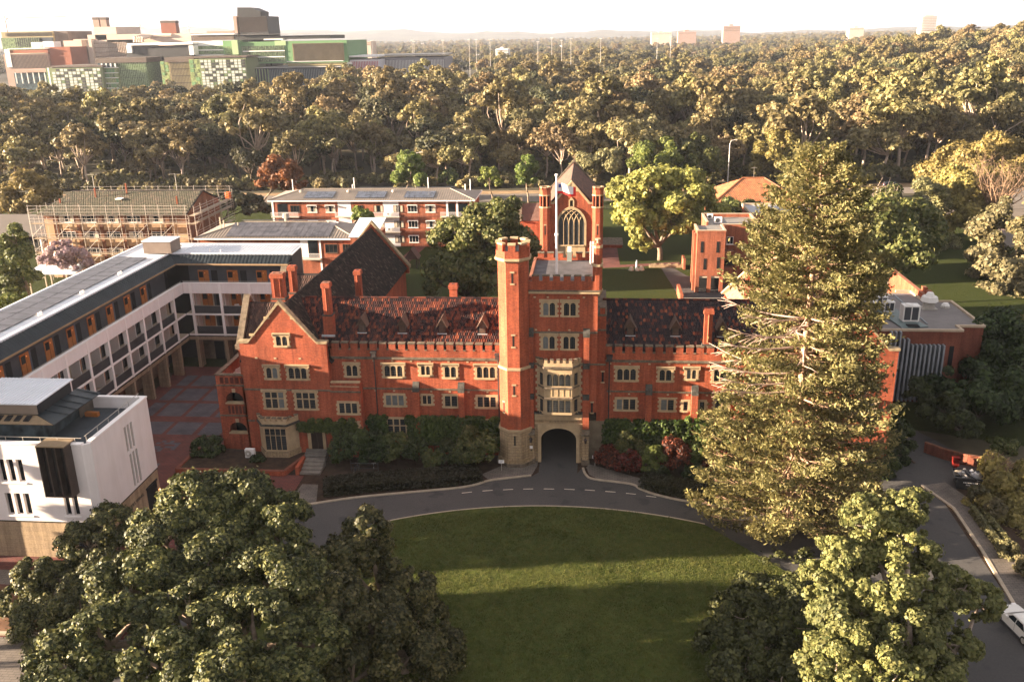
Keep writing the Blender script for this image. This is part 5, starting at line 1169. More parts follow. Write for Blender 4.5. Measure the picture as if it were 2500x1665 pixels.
for k in range(3): bpart('dormer_light', hl, plain('recess_red', (.13, .03, .02), .9), (21.85+k*.75, 22.4+k*.75, 20.96, 21.0, 11.4, 14.2)); bpart('dormer_light', hl, MATS['recess_red'], (21.56, 21.6, 21.2+k*.42, 21.5+k*.42, 11.4, 14.2))
bpart('kneeler', hl, BRICK, (23.6, 24.6, 15.2, 16.0, 9, 13.2)); bpart('kneeler_cap', hl, LICHEN, (23.4, 24.7, 15.1, 16.1, 13.2, 13.6))
# ---------------------------------------------------------------- flat roofed building with fins
fb = thing('library_building', 'flat roofed brick building with tall grey vertical fins, right of the pine', 'building', (42, 24, 0))
BR3 = bricks('dark_red_brick', (.26, .07, .04), (.2, .055, .034), (.2, .1, .07))
bpart('wall', fb, BR3, (35.8, 45.8, 18, 34, 0, 8.75)); bpart('wall', fb, BR3, (45.8, 48.8, 19.7, 30, 0, 8.75)); ROOFG = plain('grey_membrane', (.17, .155, .15), .85, .15, .5)
bpart('roof', fb, ROOFG, (36, 45.8, 18.3, 34, 8.75, 8.82), (45.8, 48.6, 19.9, 29.8, 8.75, 8.82))
bpart('parapet', fb, CAPC, (35.7, 45.9, 17.9, 18.2, 8.75, 9.02), (45.6, 45.9, 18.2, 19.6, 8.75, 9.02), (45.6, 48.95, 19.6, 19.9, 8.75, 9.02), (48.65, 48.95, 19.9, 30.1, 8.75, 9.02), (45.4, 48.65, 29.85, 30.1, 8.75, 9.02), (45.2, 45.5, 29.85, 34.9, 8.75, 9.02), (43.4, 45.2, 34.6, 34.9, 8.75, 9.02))
FIN = plain('grey_fin', (.24, .26, .28), .6, .15, 1)
for k in range(13):
    x = 37.65+k*.5; zt = 8.85 if k < 3 else 7.95 if k < 5 else 7.25
    bpart('fin', fb, FIN, (x, x+.2, 17.25, 17.95, .3, zt))
bpart('fin_glazing', fb, GLASSB, (37.6, 44.1, 17.96, 18.0, .3, 7.2)); bpart('slit_window', fb, BLACK, (44.6, 45.1, 17.96, 18, 4.2, 7.0))
bpart('roof_upstand', fb, FIN, (36.5, 36.7, 18.3, 30, 8.8, 9.0), (39.2, 39.35, 18.3, 32, 8.8, 8.95), (42.6, 42.75, 20.5, 33, 8.82, 8.95)); mb = MB(); slab(mb, [(39.3, 18.5, 8.95), (42.4, 19.3, 8.95), (40.6, 26, 9.1), (38.2, 25.5, 9.1)], .1); part('duct_tray', mb, plain('teal_duct', (.13, .17, .17), .5, .15), fb)
bpart('duct_well', fb, BLACK, (40.0, 41.3, 18.9, 19.8, 8.96, 9.07))
bpart('brick_upstand', fb, BRICK, (45.5, 46.0, 30.2, 44, 0, 9.6), (46.0, 46.5, 30.3, 31.2, 0, 10.1), (46.0, 46.5, 32, 33, 0, 10.1))
WM2 = plain('white_enamel', (.66, .64, .61), .5, .06)
def plant(x, y, s_, h, lab):
    t_ = thing('air_handler', lab, 'air conditioner', (x, y, 8.85)); part('casing', MB().box(x-s_, x+s_, y-s_*.7, y+s_*.7, 9.05, 8.85+h), WM2, t_)
    for k in range(2): part('louvre', MB().box(x-s_*.85+k*s_*.9, x-s_*.1+k*s_*.9, y-s_*.73, y-s_*.7, 9.25, 8.7+h), GREYD, t_)
    for k in (-1, 1): part('foot', MB().box(x+k*s_*.8-.06, x+k*s_*.8+.06, y-s_*.7, y+s_*.7, 8.85, 9.05), STEEL, t_)
    part('top_fan', MB().ngon(x-s_*.2, y, 8.85+h, 8.95+h, s_*.45, 10), WM2, t_)
plant(40.85, 21.4, .95, 2.1, 'largest white rooftop air handler, nearest the fins'); plant(39.5, 24.9, .6, 1.5, 'white rooftop air unit, second back from the largest one'); plant(39.3, 27.2, .65, 1.5, 'white rooftop air unit beside the round vent duct'); plant(37.9, 25.9, .45, 1.1, 'small white rooftop air unit at the left of the row')
t_ = thing('duct', 'white half-round duct cover on the flat roof', 'duct', (37.2, 28, 8.8)); mb = MB(); mb.prism([(36.3+1.0+1.0*math.cos(q), 8.85+1.5*math.sin(q)) for q in np.linspace(0, math.pi, 9)], 26.8, 32); part('cover', mb, WM2, t_); bpart('curb', t_, STEEL, (36.2, 38.4, 26.7, 32.1, 8.8, 8.9))
t_ = thing('exhaust_cowl', 'square steel exhaust cowl with a domed cap on the flat roof', 'roof vent', (45.0, 27, 8.8)); mb = MB(); mb.box(44.1, 45.9, 26.3, 27.7, 8.82, 8.95); mb.box(44.4, 45.6, 26.6, 27.4, 8.95, 9.8); part('base', mb, STEEL, t_); mb = MB(); mb.ngon(45, 27, 9.8, 10.4, 1.05, 8, None, .9); mb.ngon(45, 27, 10.4, 10.9, .6, 8, None, .35); part('hood', mb, WM2, t_)
t_ = thing('roof_fan', 'small round white fan near the right parapet', 'roof vent', (47.2, 27.5, 8.8)); mb = MB(); mb.ngon(47.2, 27.5, 8.82, 9.1, .3, 8); mb.ngon(47.2, 27.5, 9.1, 9.4, .5, 8, None, .3); part('cowl', mb, WM2, t_); part('neck', MB().ngon(47.2, 27.5, 8.8, 8.9, .6, 8), STEEL, t_)
# ---------------------------------------------------------------- tiled house by the far street
hs_ = thing('house', 'house with an orange tiled hip roof behind the dome-shaped tree', 'house', (41, 132, 0))
bpart('wall', hs_, BRICK2, (31, 51, 124, 142, 0, 4.2)); mb = MB(); yc = 133; P = [(30, 123, 4.2), (52, 123, 4.2), (52, 143, 4.2), (30, 143, 4.2)]; r0, r1 = (38.5, 133, 8.9), (43.5, 133, 8.9)
ORT = island('orange_roof_tiles', [(0, (.30, .12, .055)), (.4, (.38, .15, .07)), (.8, (.25, .11, .06)), (.96, (.2, .1, .06))], .85)
for q in ([P[0], P[1], r1, r0], [P[2], P[3], r0, r1], [P[3], P[0], r0], [P[1], P[2], r1]): slab(mb, q, .15)
part('roof', mb, DARKROOF, hs_); t = MB(); L = math.hypot(10, 4.7)
tiles(t, (30, 123, 4.2), (1, 0, 0), (0, 10, 4.7), 22, L, .45, .45, .05, clip=lambda a_, c: c/L*8.5 < a_ < 22-c/L*8.5)
L = math.hypot(8.5, 4.7); tiles(t, (30, 143, 4.2), (0, -1, 0), (8.5, 0, 4.7), 20, L, .45, .45, .05, clip=lambda a_, c: c/L*10 < a_ < 20-c/L*10)
part('roof_tiles', t, ORT, hs_, kind='stuff'); bpart('fascia', hs_, WHITE2, (30, 52, 122.9, 123, 3.95, 4.2)); hp = MB()
for q in (P[0], P[1]): hp.tube([Vector(q)+Vector((0, 0, .12)), Vector(r0 if q is P[0] else r1)+Vector((0, 0, .12))], .16, n=5)
hp.tube([Vector(r0)+Vector((0, 0, .12)), Vector(r1)+Vector((0, 0, .12))], .16, n=5); part('roof_ridge', hp, ORT, hs_); part('roof_aerial', MB().box(41, 41.05, 133, 133.05, 8.9, 11.5).box(40.4, 41.7, 133, 133.04, 11.3, 11.36), STEEL, hs_)
for x in (33, 38, 43, 47): simple_window(hs_, x, 124, 1.4, 1.8, 1.5)
# ---------------------------------------------------------------- the hospital quarter and the skyline
LIVEG = plain('leaf_green_cladding', (.12, .235, .105), .6, .06, .1); LIVEG2 = plain('pale_green_cladding', (.30, .41, .22), .6, .08, .1); DKG = plain('dark_cladding', (.035, .035, .036), .6, .15, .1)
LOUV = plain('bronze_louvres', (.27, .225, .12), .5, .15, .2); BLUEL = plain('blue_black_louvres', (.022, .035, .05), .6, .2, .2); BEIGE = plain('beige_concrete', (.52, .42, .35), .85, .08, .1); GGL = glassy('green_glass', (.12, .17, .085), .25); GGL2 = glassy('lime_glass', (.19, .235, .10), .3); WP = plain('white_panel', (.70, .69, .68), .6, .05, .2); RUST = plain('rust_cladding', (.24, .085, .05), .8, .1, .2); MAUVE = plain('mauve_grey_cladding', (.32, .22, .18), .8, .12, .3); BROWNC = plain('brown_cladding_dark', (.10, .075, .06), .7, .15, .2)
PALEP = plain('pale_pane', (.46, .48, .45), .4, .08, .3)
def fblk(name, parent, mat, x0, y0, x1, y1, Y, dep, base=False, zadd=0):
    a, b = atY(x0, y1, Y), atY(x1, y0, Y)
    z0 = 0 if base else a.z
    return bpart(name, parent, mat, (a.x, b.x, Y, Y+dep, z0, b.z+zadd))
def fbands(name, parent, mat, x0, x1, ys, h, Y, proud=.3):
    for y in ys: fblk(name, parent, mat, x0, y, x1, y+h, Y-proud, proud-.02)
def fgrid(parent, x0, y0, x1, y1, Y, nx, ny, choices, names, prob, seed, proud=.25, fill=.78, kind=None):
    r = np.random.default_rng(seed); a, b = atY(x0, y1, Y), atY(x1, y0, Y); w_ = (b.x-a.x)/nx; h = (b.z-a.z)/ny; mk = [MB().box(0, w_*fill, -proud, 0, 0, h*fill).mesh(n_, m_) for n_, m_ in zip(names, choices)]
    for j in range(ny):
        for i in range(nx):
            q = int(r.choice(len(choices)+1, p=prob+[1-sum(prob)]))
            if choices[0] is PALEP: q = 0 if (j % 2 == 0 and i % 4 != 3) or (j % 2 == 1 and (i+j//2) % 4 in (1, 2)) else (q if q else 1)
            if q < len(choices): inst(names[q], mk[q], parent, (a.x+(i+.11)*w_, Y-.02, a.z+(j+.11)*h))
def fbars(name, parent, mat, x0, y0, x1, y1, Y, n, fill=.35, proud=.4):
    a, b = atY(x0, y1, Y), atY(x1, y0, Y); w_ = (b.x-a.x)/n; mb = MB()
    for i in range(n): mb.box(a.x+i*w_, a.x+(i+fill)*w_, Y-proud, Y-.02, a.z, b.z)
    part(name, mb, mat, parent, kind='stuff')
def fthing(label, cat, px, Y, name='building'):
    p = atY(px, 200, Y); return thing(name, label, cat, (p.x, Y, 0))
# main green block
h1 = fthing('large bright green hospital building with bronze louvred front and dark roof storey', 'hospital', 700, 580)
fblk('wall', h1, LIVEG, 578, 99, 846, 157, 580, 60); fblk('roof_storey', h1, DKG, 574, 86, 806, 99, 588, 40); fblk('roof_edge', h1, WP, 573, 82, 800, 86, 586, 44); fblk('roof_edge', h1, WP, 644, 95, 690, 99, 584, 10)
fblk('window_recess', h1, GGL, 593, 112, 694, 153, 579.6, .35); fbands('floor_band', h1, WP, 593, 695, (123.5, 138), 4, 579.6); fbars('mullions', h1, DKG, 593, 112, 694, 153, 579.5, 24, .15, .1)
fblk('louvre_panel', h1, LOUV, 717, 105, 838, 150, 579.6, .35); fbars('louvre_bars', h1, BROWNC, 717, 105, 838, 150, 579.5, 60, .25, .15); fblk('wing_edge', h1, LIVEG2, 671, 100, 697, 112, 579.7, .3); fblk('wing_edge', h1, LIVEG2, 568, 99, 579, 134, 578, 30)
fblk('lower_louvre', h1, LOUV, 703, 150, 841, 162, 581, 50); fblk('white_band', h1, WP, 700, 148.5, 838, 152, 579.5, .4)
fblk('podium', h1, BLUEL, 598, 166, 838, 215, 572, 60, base=True); fblk('podium_edge', h1, WP, 596, 163.5, 840, 167, 571, 62); fbars('podium_fins', h1, LIVEG2, 602, 169, 660, 208, 572, 9, .18); fbars('podium_fins', h1, plain('grey_blue_fin', (.2, .25, .28), .6), 660, 168, 838, 205, 572, 44, .2)
mb = MB(); tag(h1, None)
h2 = fthing('black stepped hospital plant tower rising above the green building', 'tower', 612, 600)
fblk('lower_stage', h2, DKG, 582, 40, 652, 92, 600, 26, base=True); fblk('side_stage', h2, MAUVE, 574, 40, 582, 92, 600, 26)
a, b, c, d = atY(579, 41, 602), atY(579, 19, 602), atY(612, 19, 602), atY(636, 29, 602); e = atY(636, 41, 602)
part('upper_stage', MB().prism([(q.x, q.z) for q in (a, b, c, d, e)], 602, 620), DKG, h2); fbars('cladding_ribs', h2, BROWNC, 583, 42, 651, 80, 600, 40, .25, .2)
h3 = fthing('white and dark hospital block with rounded corner windows joined to the green one', 'hospital', 515, 592)
fblk('wall', h3, WP, 465, 100, 568, 150, 592, 40); fblk('roof_storey', h3, BROWNC, 472, 86, 570, 100, 594, 36); fblk('roof_edge', h3, WP, 466, 82, 572, 87, 593, 38); fblk('window', h3, GGL, 470, 112, 545, 134, 591.7, .25); fbands('floor_band', h3, WP, 470, 545, (121,), 4, 591.6); fblk('green_bay', h3, LIVEG, 547, 100, 572, 134, 590, 6); fblk('window', h3, GGL, 550, 114, 570, 134, 589.7, .25); fblk('plant', h3, MAUVE, 505, 76, 570, 82, 600, 20)
# patterned blocks of the front row
h4 = fthing('low hospital block chequered with white, green and dark squares, front right', 'hospital', 548, 556)
fblk('wall', h4, plain('olive_frame', (.15, .18, .09), .7, .1, .2), 495, 142, 600, 225, 556, 40, base=True); fblk('roof_edge', h4, BROWNC, 470, 137, 601, 143, 555.5, 41); fgrid(h4, 497, 145, 598, 222, 556, 12, 11, [PALEP, DKG, GGL], ['white_panel', 'dark_pane', 'green_pane'], [.5, .27, .12], 3)
fblk('green_side', h4, GGL2, 470, 145, 495, 220, 557, 30, base=True); fgrid(h4, 470, 146, 495, 220, 557, 3, 7, [LIVEG, GGL2], ['green_pane', 'lime_pane'], [.5, .3], 4)
h5 = fthing('narrow bronze glass hospital block between the dark block and the chequered one', 'hospital', 445, 560)
fblk('wall', h5, LOUV, 420, 152, 470, 222, 560, 40, base=True); fblk('roof_storey', h5, BROWNC, 402, 140, 472, 153, 559, 42); fblk('green_side', h5, GGL2, 400, 150, 421, 222, 562, 30, base=True); fbands('floor_line', h5, DKG, 420, 470, (168, 185, 202), 1.5, 559.9); fgrid(h5, 400, 150, 420, 220, 562, 3, 8, [LIVEG, GGL2], ['green_pane', 'lime_pane'], [.5, .4], 5); fbars('mullions', h5, BROWNC, 421, 153, 469, 220, 559.9, 16, .2, .12)
h6 = fthing('dark hospital block framed by a white portal, behind the front row', 'hospital', 395, 585)
fblk('wall', h6, DKG, 322, 112, 464, 225, 585, 40, base=True); fblk('portal_frame', h6, WP, 310, 104, 470, 112, 583, 44); fblk('portal_frame', h6, WP, 463, 112, 471, 135, 583, 44); fblk('portal_frame', h6, WP, 310, 112, 320, 130, 583, 44); fgrid(h6, 355, 150, 400, 215, 585, 8, 5, [BROWNC, BLUEL], ['bronze_pane', 'blue_pane'], [.5, .3], 6)
h7 = fthing('green glass hospital block with a dark roof storey and white slab lines', 'hospital', 300, 562)
fblk('wall', h7, GGL, 285, 152, 356, 228, 562, 36, base=True); fblk('lime_front', h7, GGL2, 247, 165, 286, 230, 560, 30, base=True); fblk('roof_storey', h7, BROWNC, 233, 141, 356, 155, 561, 40); fblk('glass_front', h7, GLASSB, 240, 153, 290, 166, 562, 30); fbands('slab_line', h7, WP, 247, 289, (165, 178, 190, 203, 215), 2, 559.8); fbands('floor_line', h7, DKG, 290, 354, (172, 190, 208), 1.5, 561.8); fbars('mullions', h7, LIVEG2, 287, 155, 355, 226, 561.8, 18, .12, .12); fbars('white_mullions', h7, WP, 248, 155, 290, 165, 561, 4, .3, .4); fgrid(h7, 247, 167, 286, 228, 560, 7, 5, [LIVEG, GGL], ['green_pane', 'dark_pane'], [.3, .3], 7)
h8 = fthing('low hospital block chequered with white and green squares, front left', 'hospital', 185, 556)
fblk('wall', h8, MATS['olive_frame'], 132, 165, 247, 228, 556, 40, base=True); fblk('roof_edge', h8, BROWNC, 120, 160, 249, 166, 555.5, 41); fgrid(h8, 135, 167, 245, 226, 556, 12, 8, [PALEP, DKG, GGL], ['white_panel', 'dark_pane', 'green_pane'], [.5, .27, .12], 8); fblk('green_side', h8, GGL, 121, 166, 133, 225, 557, 30, base=True); fbars('edge_fins', h8, WP, 126, 166, 133, 225, 556.6, 2, .4)
h9 = fthing('pale beige older hospital block with rows of small windows', 'hospital', 300, 640)
for (x0, y0, x1, y1, nm) in ((165, 97, 345, 165, 'wall'), (215, 84, 330, 100, 'upper_storey'), (232, 66, 282, 90, 'lift_tower'), (262, 82, 465, 105, 'wall')): fblk(nm, h9, BEIGE, x0, y0, x1, y1, 640 if nm == 'wall' else 648, 40, base=True)
fblk('stair_tower', h9, BEIGE, 190, 96, 222, 165, 636, 10, base=True); fbands('window_band', h9, plain('brown_window', (.16, .10, .07), .6), 170, 188, (114, 125, 136), 4, 639.9); fbands('window_band', h9, MATS['brown_window'], 226, 310, (104, 115, 126, 137), 4, 639.9); fbars('window_piers', h9, BEIGE, 226, 103, 310, 142, 639.6, 22, .4, .2); fblk('dark_slot', h9, MATS['brown_window'], 208, 98, 211, 160, 635.8, .2); fblk('doorway', h9, MATS['brown_window'], 186, 146, 194, 158, 635.7, .2)  # one brown colour for window bands, slot and doorway
mb = MB()
for i in range(4):
    p0, p1 = atY(330+i*6, 104, 632), atY(360+i*6, 88, 640); mb.tube([p0, p0+Vector((0, 0, 3)), p0.lerp(p1, .5)+Vector((0, 2, 2)), p1, p1+Vector((14, 0, 0))], 1.5, n=8)
part('roof_ducts', mb, BEIGE, h9)
h10 = fthing('dark box shaped hospital building at the far left with a striped top', 'hospital', 85, 660)
fblk('wall', h10, LOUV, 12, 77, 128, 130, 660, 40, base=True); fblk('side_wall', h10, BROWNC, 128, 77, 164, 130, 662, 38, base=True); fblk('glass_front', h10, GGL, 8, 92, 100, 125, 659.6, .3); fbars('mullions', h10, DKG, 40, 92, 100, 115, 659.4, 12, .3, .2); fbars('top_slats', h10, DKG, 14, 79, 127, 90, 659.8, 50, .3, .2); fblk('blue_black_panel', h10, BLUEL, 100, 92, 128, 115, 659.6, .3)  # blue-black panel beside the glass front
h11 = fthing('grey and rust hospital building with vertical slats, left of the beige one', 'hospital', 90, 610)
fblk('wall', h11, MAUVE, 20, 132, 117, 200, 610, 36, base=True); fblk('side_wall', h11, RUST, 117, 115, 170, 165, 612, 34, base=True); fblk('roof_edge', h11, WP, 18, 118, 118, 121, 609.6, 38); fblk('rust_band', h11, RUST, 22, 122, 116, 131, 610, 30); fbars('slats', h11, BROWNC, 24, 134, 115, 168, 609.9, 30, .4, .2); fblk('white_edge', h11, WP, 18, 121, 22, 165, 609.5, .4); fbands('white_line', h11, WP, 22, 116, (131,), 1.2, 609.6); fblk('roof_plant', h11, WP, 78, 104, 94, 118, 620, 10); fblk('roof_plant', h11, WP, 106, 102, 130, 116, 620, 10)
h12 = fthing('low glazed building with pale curved roof at the left edge', 'building', 80, 575)
fblk('wall', h12, GLASSB, 40, 178, 122, 215, 575, 30, base=True); fblk('roof', h12, MAUVE, 34, 171, 124, 178, 573, 34); fbars('columns', h12, WP, 42, 176, 122, 205, 574, 6, .12, .5)
cpk = fthing('long low car park building with red and white striped screens', 'car park', 950, 600)
fblk('wall', cpk, plain('lilac_screen', (.55, .54, .58), .7, .06), 840, 146, 925, 185, 585, 40, base=True); fbars('red_stripes', cpk, plain('red_stripe', (.42, .03, .05), .6), 856, 150, 925, 186, 584.8, 18, .28, .3); fblk('wall', cpk, plain('grey_screen', (.22, .21, .23), .7, .1), 925, 140, 1085, 182, 605, 40, base=True); fbars('white_slats', cpk, WP, 930, 146, 1085, 182, 604.8, 44, .3, .3); fblk('roof_edge', cpk, WP, 838, 136, 925, 141, 584, 42); fblk('deck_rail', cpk, STEEL, 925, 132, 1085, 139, 604, 42); fblk('stair', cpk, WP, 838, 152, 858, 185, 583, 6, base=True)
sp_ = fthing('striped white apartment tower far away above the trees at right', 'tower', 2268, 2300)
fblk('wall', sp_, BEIGE, 2248, 40, 2288, 80, 2300, 30, base=True); fbands('balcony_line', sp_, WP, 2246, 2290, [40+4*k for k in range(9)], 1.6, 2300, 2.5); fblk('roof_plant', sp_, BEIGE, 2258, 36, 2280, 41, 2305, 20)
for i, (x0, y0, x1, y1, Y, m_, lab) in enumerate(((1765, 64, 1808, 84, 2000, MAUVE, 'square brown block far off on the horizon, right of centre'), (1590, 80, 1640, 90, 2100, BEIGE, 'long pale low building far off, right of centre'), (1655, 78, 1700, 86, 2200, MAUVE, 'low brown building beside the square brown block'), (2072, 68, 2110, 78, 2100, BEIGE, 'pale low building far off, left of the striped tower'), (866, 102, 905, 118, 900, BEIGE, 'pale block among trees right of the green hospital'), (1210, 120, 1240, 132, 900, WP, 'small white roofed building among trees by the light poles'))):
    t = fthing(lab, 'building', x0, Y); fblk('wall', t, m_, x0, y0, x1, y1+12, Y, 25, base=True); fblk('roof_plant', t, m_, x0+(x1-x0)*.35, y0-4, x0+(x1-x0)*.6, y0, Y+5, 12); fbands('window_band', t, MATS['brown_window'], x0+2, x1-2, [y0+3+4*k for k in range(max(1, int((y1-y0)/6)))], 1.6, Y)
for i, (x, y0, y1, w_, Y, m_, lab) in enumerate(((235, 43, 80, 9, 700, MAUVE, 'left grey chimney of the far left pair'), (253, 43, 80, 9, 700, MAUVE, 'right grey chimney of the far left pair'), (402, 51, 84, 14, 760, RUST, 'left square brown chimney of the second pair'), (420, 51, 84, 14, 760, RUST, 'right square brown chimney of the second pair'))):
    t = fthing(lab, 'chimney', x, Y, 'chimney_stack'); a, b = atY(x-w_/2, y1, Y), atY(x+w_/2, y0, Y); bpart('shaft', t, m_, (a.x, b.x, Y, Y+(b.x-a.x), 0, b.z-2)); bpart('rim', t, BROWNC, (a.x-.2, b.x+.2, Y-.2, Y+(b.x-a.x)+.2, b.z-2, b.z))
for i, (x, yt, Y, jib, lab) in enumerate(((12, 46, 1500, 150, 'faint tower crane at the far left edge'), (340, 62, 1900, 30, 'faint small crane above the beige block'), (460, 68, 1900, 35, 'faint small crane left of the white and dark block'))):
    t = fthing(lab, 'crane', x, Y, 'tower_crane'); b = atY(x, yt, Y); mb = MB(); mb.tube([(b.x, Y, 0), (b.x, Y, b.z+4)], 1.1, n=4); part('mast', mb, MAUVE, t); e = atY(x+jib, yt-4, Y); part('jib', MB().tube([(b.x-12, Y, b.z), (e.x, Y, b.z+1)], .8, n=4), MAUVE, t); part('cab', MB().box(b.x-2, b.x+3, Y-2, Y+2, b.z-3, b.z), WP, t)
POLEM = plain('lamp_post_steel', (.55, .52, .50), .5, .05)
for i, (x, yt, yb) in enumerate(((1006, 100, 140), (1081, 100, 150), (1145, 98, 150), (1162, 98, 140), (1196, 98, 140), (1313, 104, 160), (1347, 94, 150), (1371, 100, 140), (1394, 96, 150), (1467, 96, 145), (1605, 96, 140), (1638, 92, 135), (908, 101, 140), (1010, 103, 140))):
    Y = 700+20*(i % 4); b = atY(x, yt, Y); t = thing('lamp_post', 'tall pale car park light pole above the far trees', 'lamp post', (b.x, Y, 0), 'tall light poles beyond the bushland'); part('pole', MB().tube([(b.x, Y, 0), (b.x, Y, b.z)], .14, .1, 6), POLEM, t); part('lamp_head', MB().box(b.x-1.2, b.x+1.2, Y-.4, Y+.4, b.z, b.z+.5), POLEM, t)
# suburbs: roofs far off, too many and too small to part
rs = np.random.default_rng(21); mb = MB()
for i in range(150):
    Y = 1200+rs.random()**1.5*3500; xw = Y*.62; x = rs.uniform(-xw, xw)-Y*.09; s = rs.uniform(8, 16); h = rs.uniform(5, 8)
    mb.box(x, x+s, Y, Y+10, 0, h+4, int(rs.integers(0, 3)))
o = part('far_suburb', mb, [WP, BEIGE, MAUVE]); o['kind'] = 'stuff'
# hills on the horizon
HILLM = plain('far_hill_cover', (.06, .06, .035), 1, .5, .004, fine=.02)
xs = np.linspace(-8600, 8600, 140); ysH = [5600, 6200, 7000, 7800]
def hillz(X, Y):
    ridge = np.where(np.abs(Y-7000) < 1, 1.0, np.where(np.abs(Y-6200) < 1, .55, np.where(np.abs(Y-7800) < 1, .7, -.02)))
    prof = 62+75*np.clip(-(X+1100)/2200, 0, 1)-30*np.clip((X+600)/1500, 0, 1)+8*np.sin(X*.0031)+8*np.sin(X*.0083+1)+5*np.sin(X*.021)
    return ridge*prof
grid_sheet('hills', xs, ysH, HILLM, hillz)
# ---------------------------------------------------------------- foliage tools
def unit(a): return a/np.maximum(np.linalg.norm(a, axis=1, keepdims=True), 1e-9)
def leaf_mesh(name, Pp, N, S, aspect, mat, r):
    """one rhombus leaf per point, lightly folded normals"""
    n = len(Pp); N = unit(N); a = unit(np.cross(N, r.normal(size=(n, 3)))); b = np.cross(N, a)
    S = S.reshape(-1, 1); V = np.empty((n, 4, 3))
    V[:, 0] = Pp-a*S*aspect*.5; V[:, 2] = Pp+a*S*aspect*.5
    off = N*S*.12; V[:, 1] = Pp+b*S*.5+off; V[:, 3] = Pp-b*S*.5+off
    me = bpy.data.meshes.new(name); me.vertices.add(n*4); me.vertices.foreach_set('co', V.astype('f').ravel())
    me.loops.add(n*4); me.loops.foreach_set('vertex_index', np.arange(n*4, dtype='i')); me.polygons.add(n); me.polygons.foreach_set('loop_start', np.arange(0, n*4, 4, dtype='i'))
    me.materials.append(mat); me.update(); me.validate(); return me
def clump_leaves(cen, rad, out, n, size, r, flat=.85, spread=.35, up=.25):
    """leaves in rounded clumps; out = outward direction of each clump"""
    k = r.choice(len(cen), n, p=rad**2/np.sum(rad**2)); d = unit(r.normal(size=(n, 3))+out[k]*.55+np.array([0, 0, up]))
    q = r.random(n)**spread
    p = cen[k]+d*(rad[k]*q)[:, None]*np.array([1, 1, flat])
    q = np.where(r.random(n) < .2, q*r.uniform(1.0, 1.35, n), q); p = cen[k]+d*(rad[k]*q)[:, None]*np.array([1, 1, flat])
    N = d*1.0+r.normal(size=(n, 3))*.45+np.array([0, 0, .15])
    return p, N, size*r.uniform(.4, 1.6, n)
def sub_clumps(lobes, per, r, ratio=.3, low=-.45, jit=.2):
    C_, R_, O_ = [], [], []
    for (cx, cy, cz, rx, ry, rz) in lobes:
        m = max(3, int(per)); d = unit(r.normal(size=(m*3, 3))); d = d[d[:, 2] > low][:m]
        s = r.uniform(.62, 1.0, len(d))**.6
        C_.append(np.array([cx, cy, cz])+d*np.array([rx, ry, rz])*s[:, None]*(1-ratio*.4)); R_.append(ratio*(rx+ry+rz)/3*r.uniform(.45, 1.55, len(d))); O_.append(d)
    return np.concatenate(C_), np.concatenate(R_), np.concatenate(O_)
def limb(mb, a, b, r0, r1, r, bend=.12, n=5, seg=4):
    a, b = Vector(a), Vector(b); L = (b-a).length; pts = []
    o = Vector(r.normal(size=3))*L*bend
    for i in range(seg+1):
        t = i/seg; pts.append(a.lerp(b, t)+o*math.sin(math.pi*t)*(1 if i % 2 else .8))
    mb.tube(pts, r0, r1, n); return pts
def make_tree(name, label, cat, base, lobes, per, n, size, mat, bark, seed, tr=.35, ratio=.3, aspect=1.5, group=None, low=-.45, fork=.45, limbs=14, spread=.35, parent_local=False, crown='crown', up=.25):
    r = np.random.default_rng(seed); base = Vector(base)
    t = thing(name, label, cat, base, group)
    c_, r_, o_ = sub_clumps(lobes, per, r, ratio, low); p, N, S = clump_leaves(c_, r_, o_, n, size, r, spread=spread, up=up)
    bz = np.array(base); me = leaf_mesh(crown, p-bz, N, S, aspect, mat, r)
    o = bpy.data.objects.new(crown, me); C.objects.link(o); o.parent = t
    L = np.array(lobes); top = Vector(L[:, :3].mean(0)); forkp = base.lerp(top, fork); forkp.z = base.z+(top.z-base.z)*fork
    mb = MB(); limb(mb, base-Vector((0, 0, .3)), forkp, tr, tr*.75, r, .03, 8)
    idx = r.choice(len(c_), min(limbs, len(c_)), replace=False)
    for (cx, cy, cz, rx, ry, rz) in lobes: limb(mb, forkp, (cx, cy, cz-rz*.2), tr*.6, tr*.22, r, .08, 6)
    for i in idx:
        j = int(np.argmin(np.linalg.norm(L[:, :3]-c_[i], axis=1))); limb(mb, (L[j, 0], L[j, 1], L[j, 2]-L[j, 5]*.2), c_[i], tr*.24, tr*.07, r, .12, 5)
    mb.v = [(x-base.x, y-base.y, z-base.z) for x, y, z in mb.v]; me = mb.mesh('trunk', bark, (0, 0, 0), True); k = bpy.data.objects.new('trunk', me); C.objects.link(k); k.parent = t
    return t
def LB(px, py, Y, rpx, sy=1.0, sz=.85):
    """crown lobe from where it stands: picture direction at a given depth line Y"""
    c = atY(px, py, Y); dep = (c-CAM).dot(fw); rr = rpx*dep/F_PX; return (c.x, c.y, c.z, rr, rr*sy, rr*sz)
def ball(cx, cy, cz, rr, sz=1.0): return (cx, cy, cz, rr, rr, rr*sz)

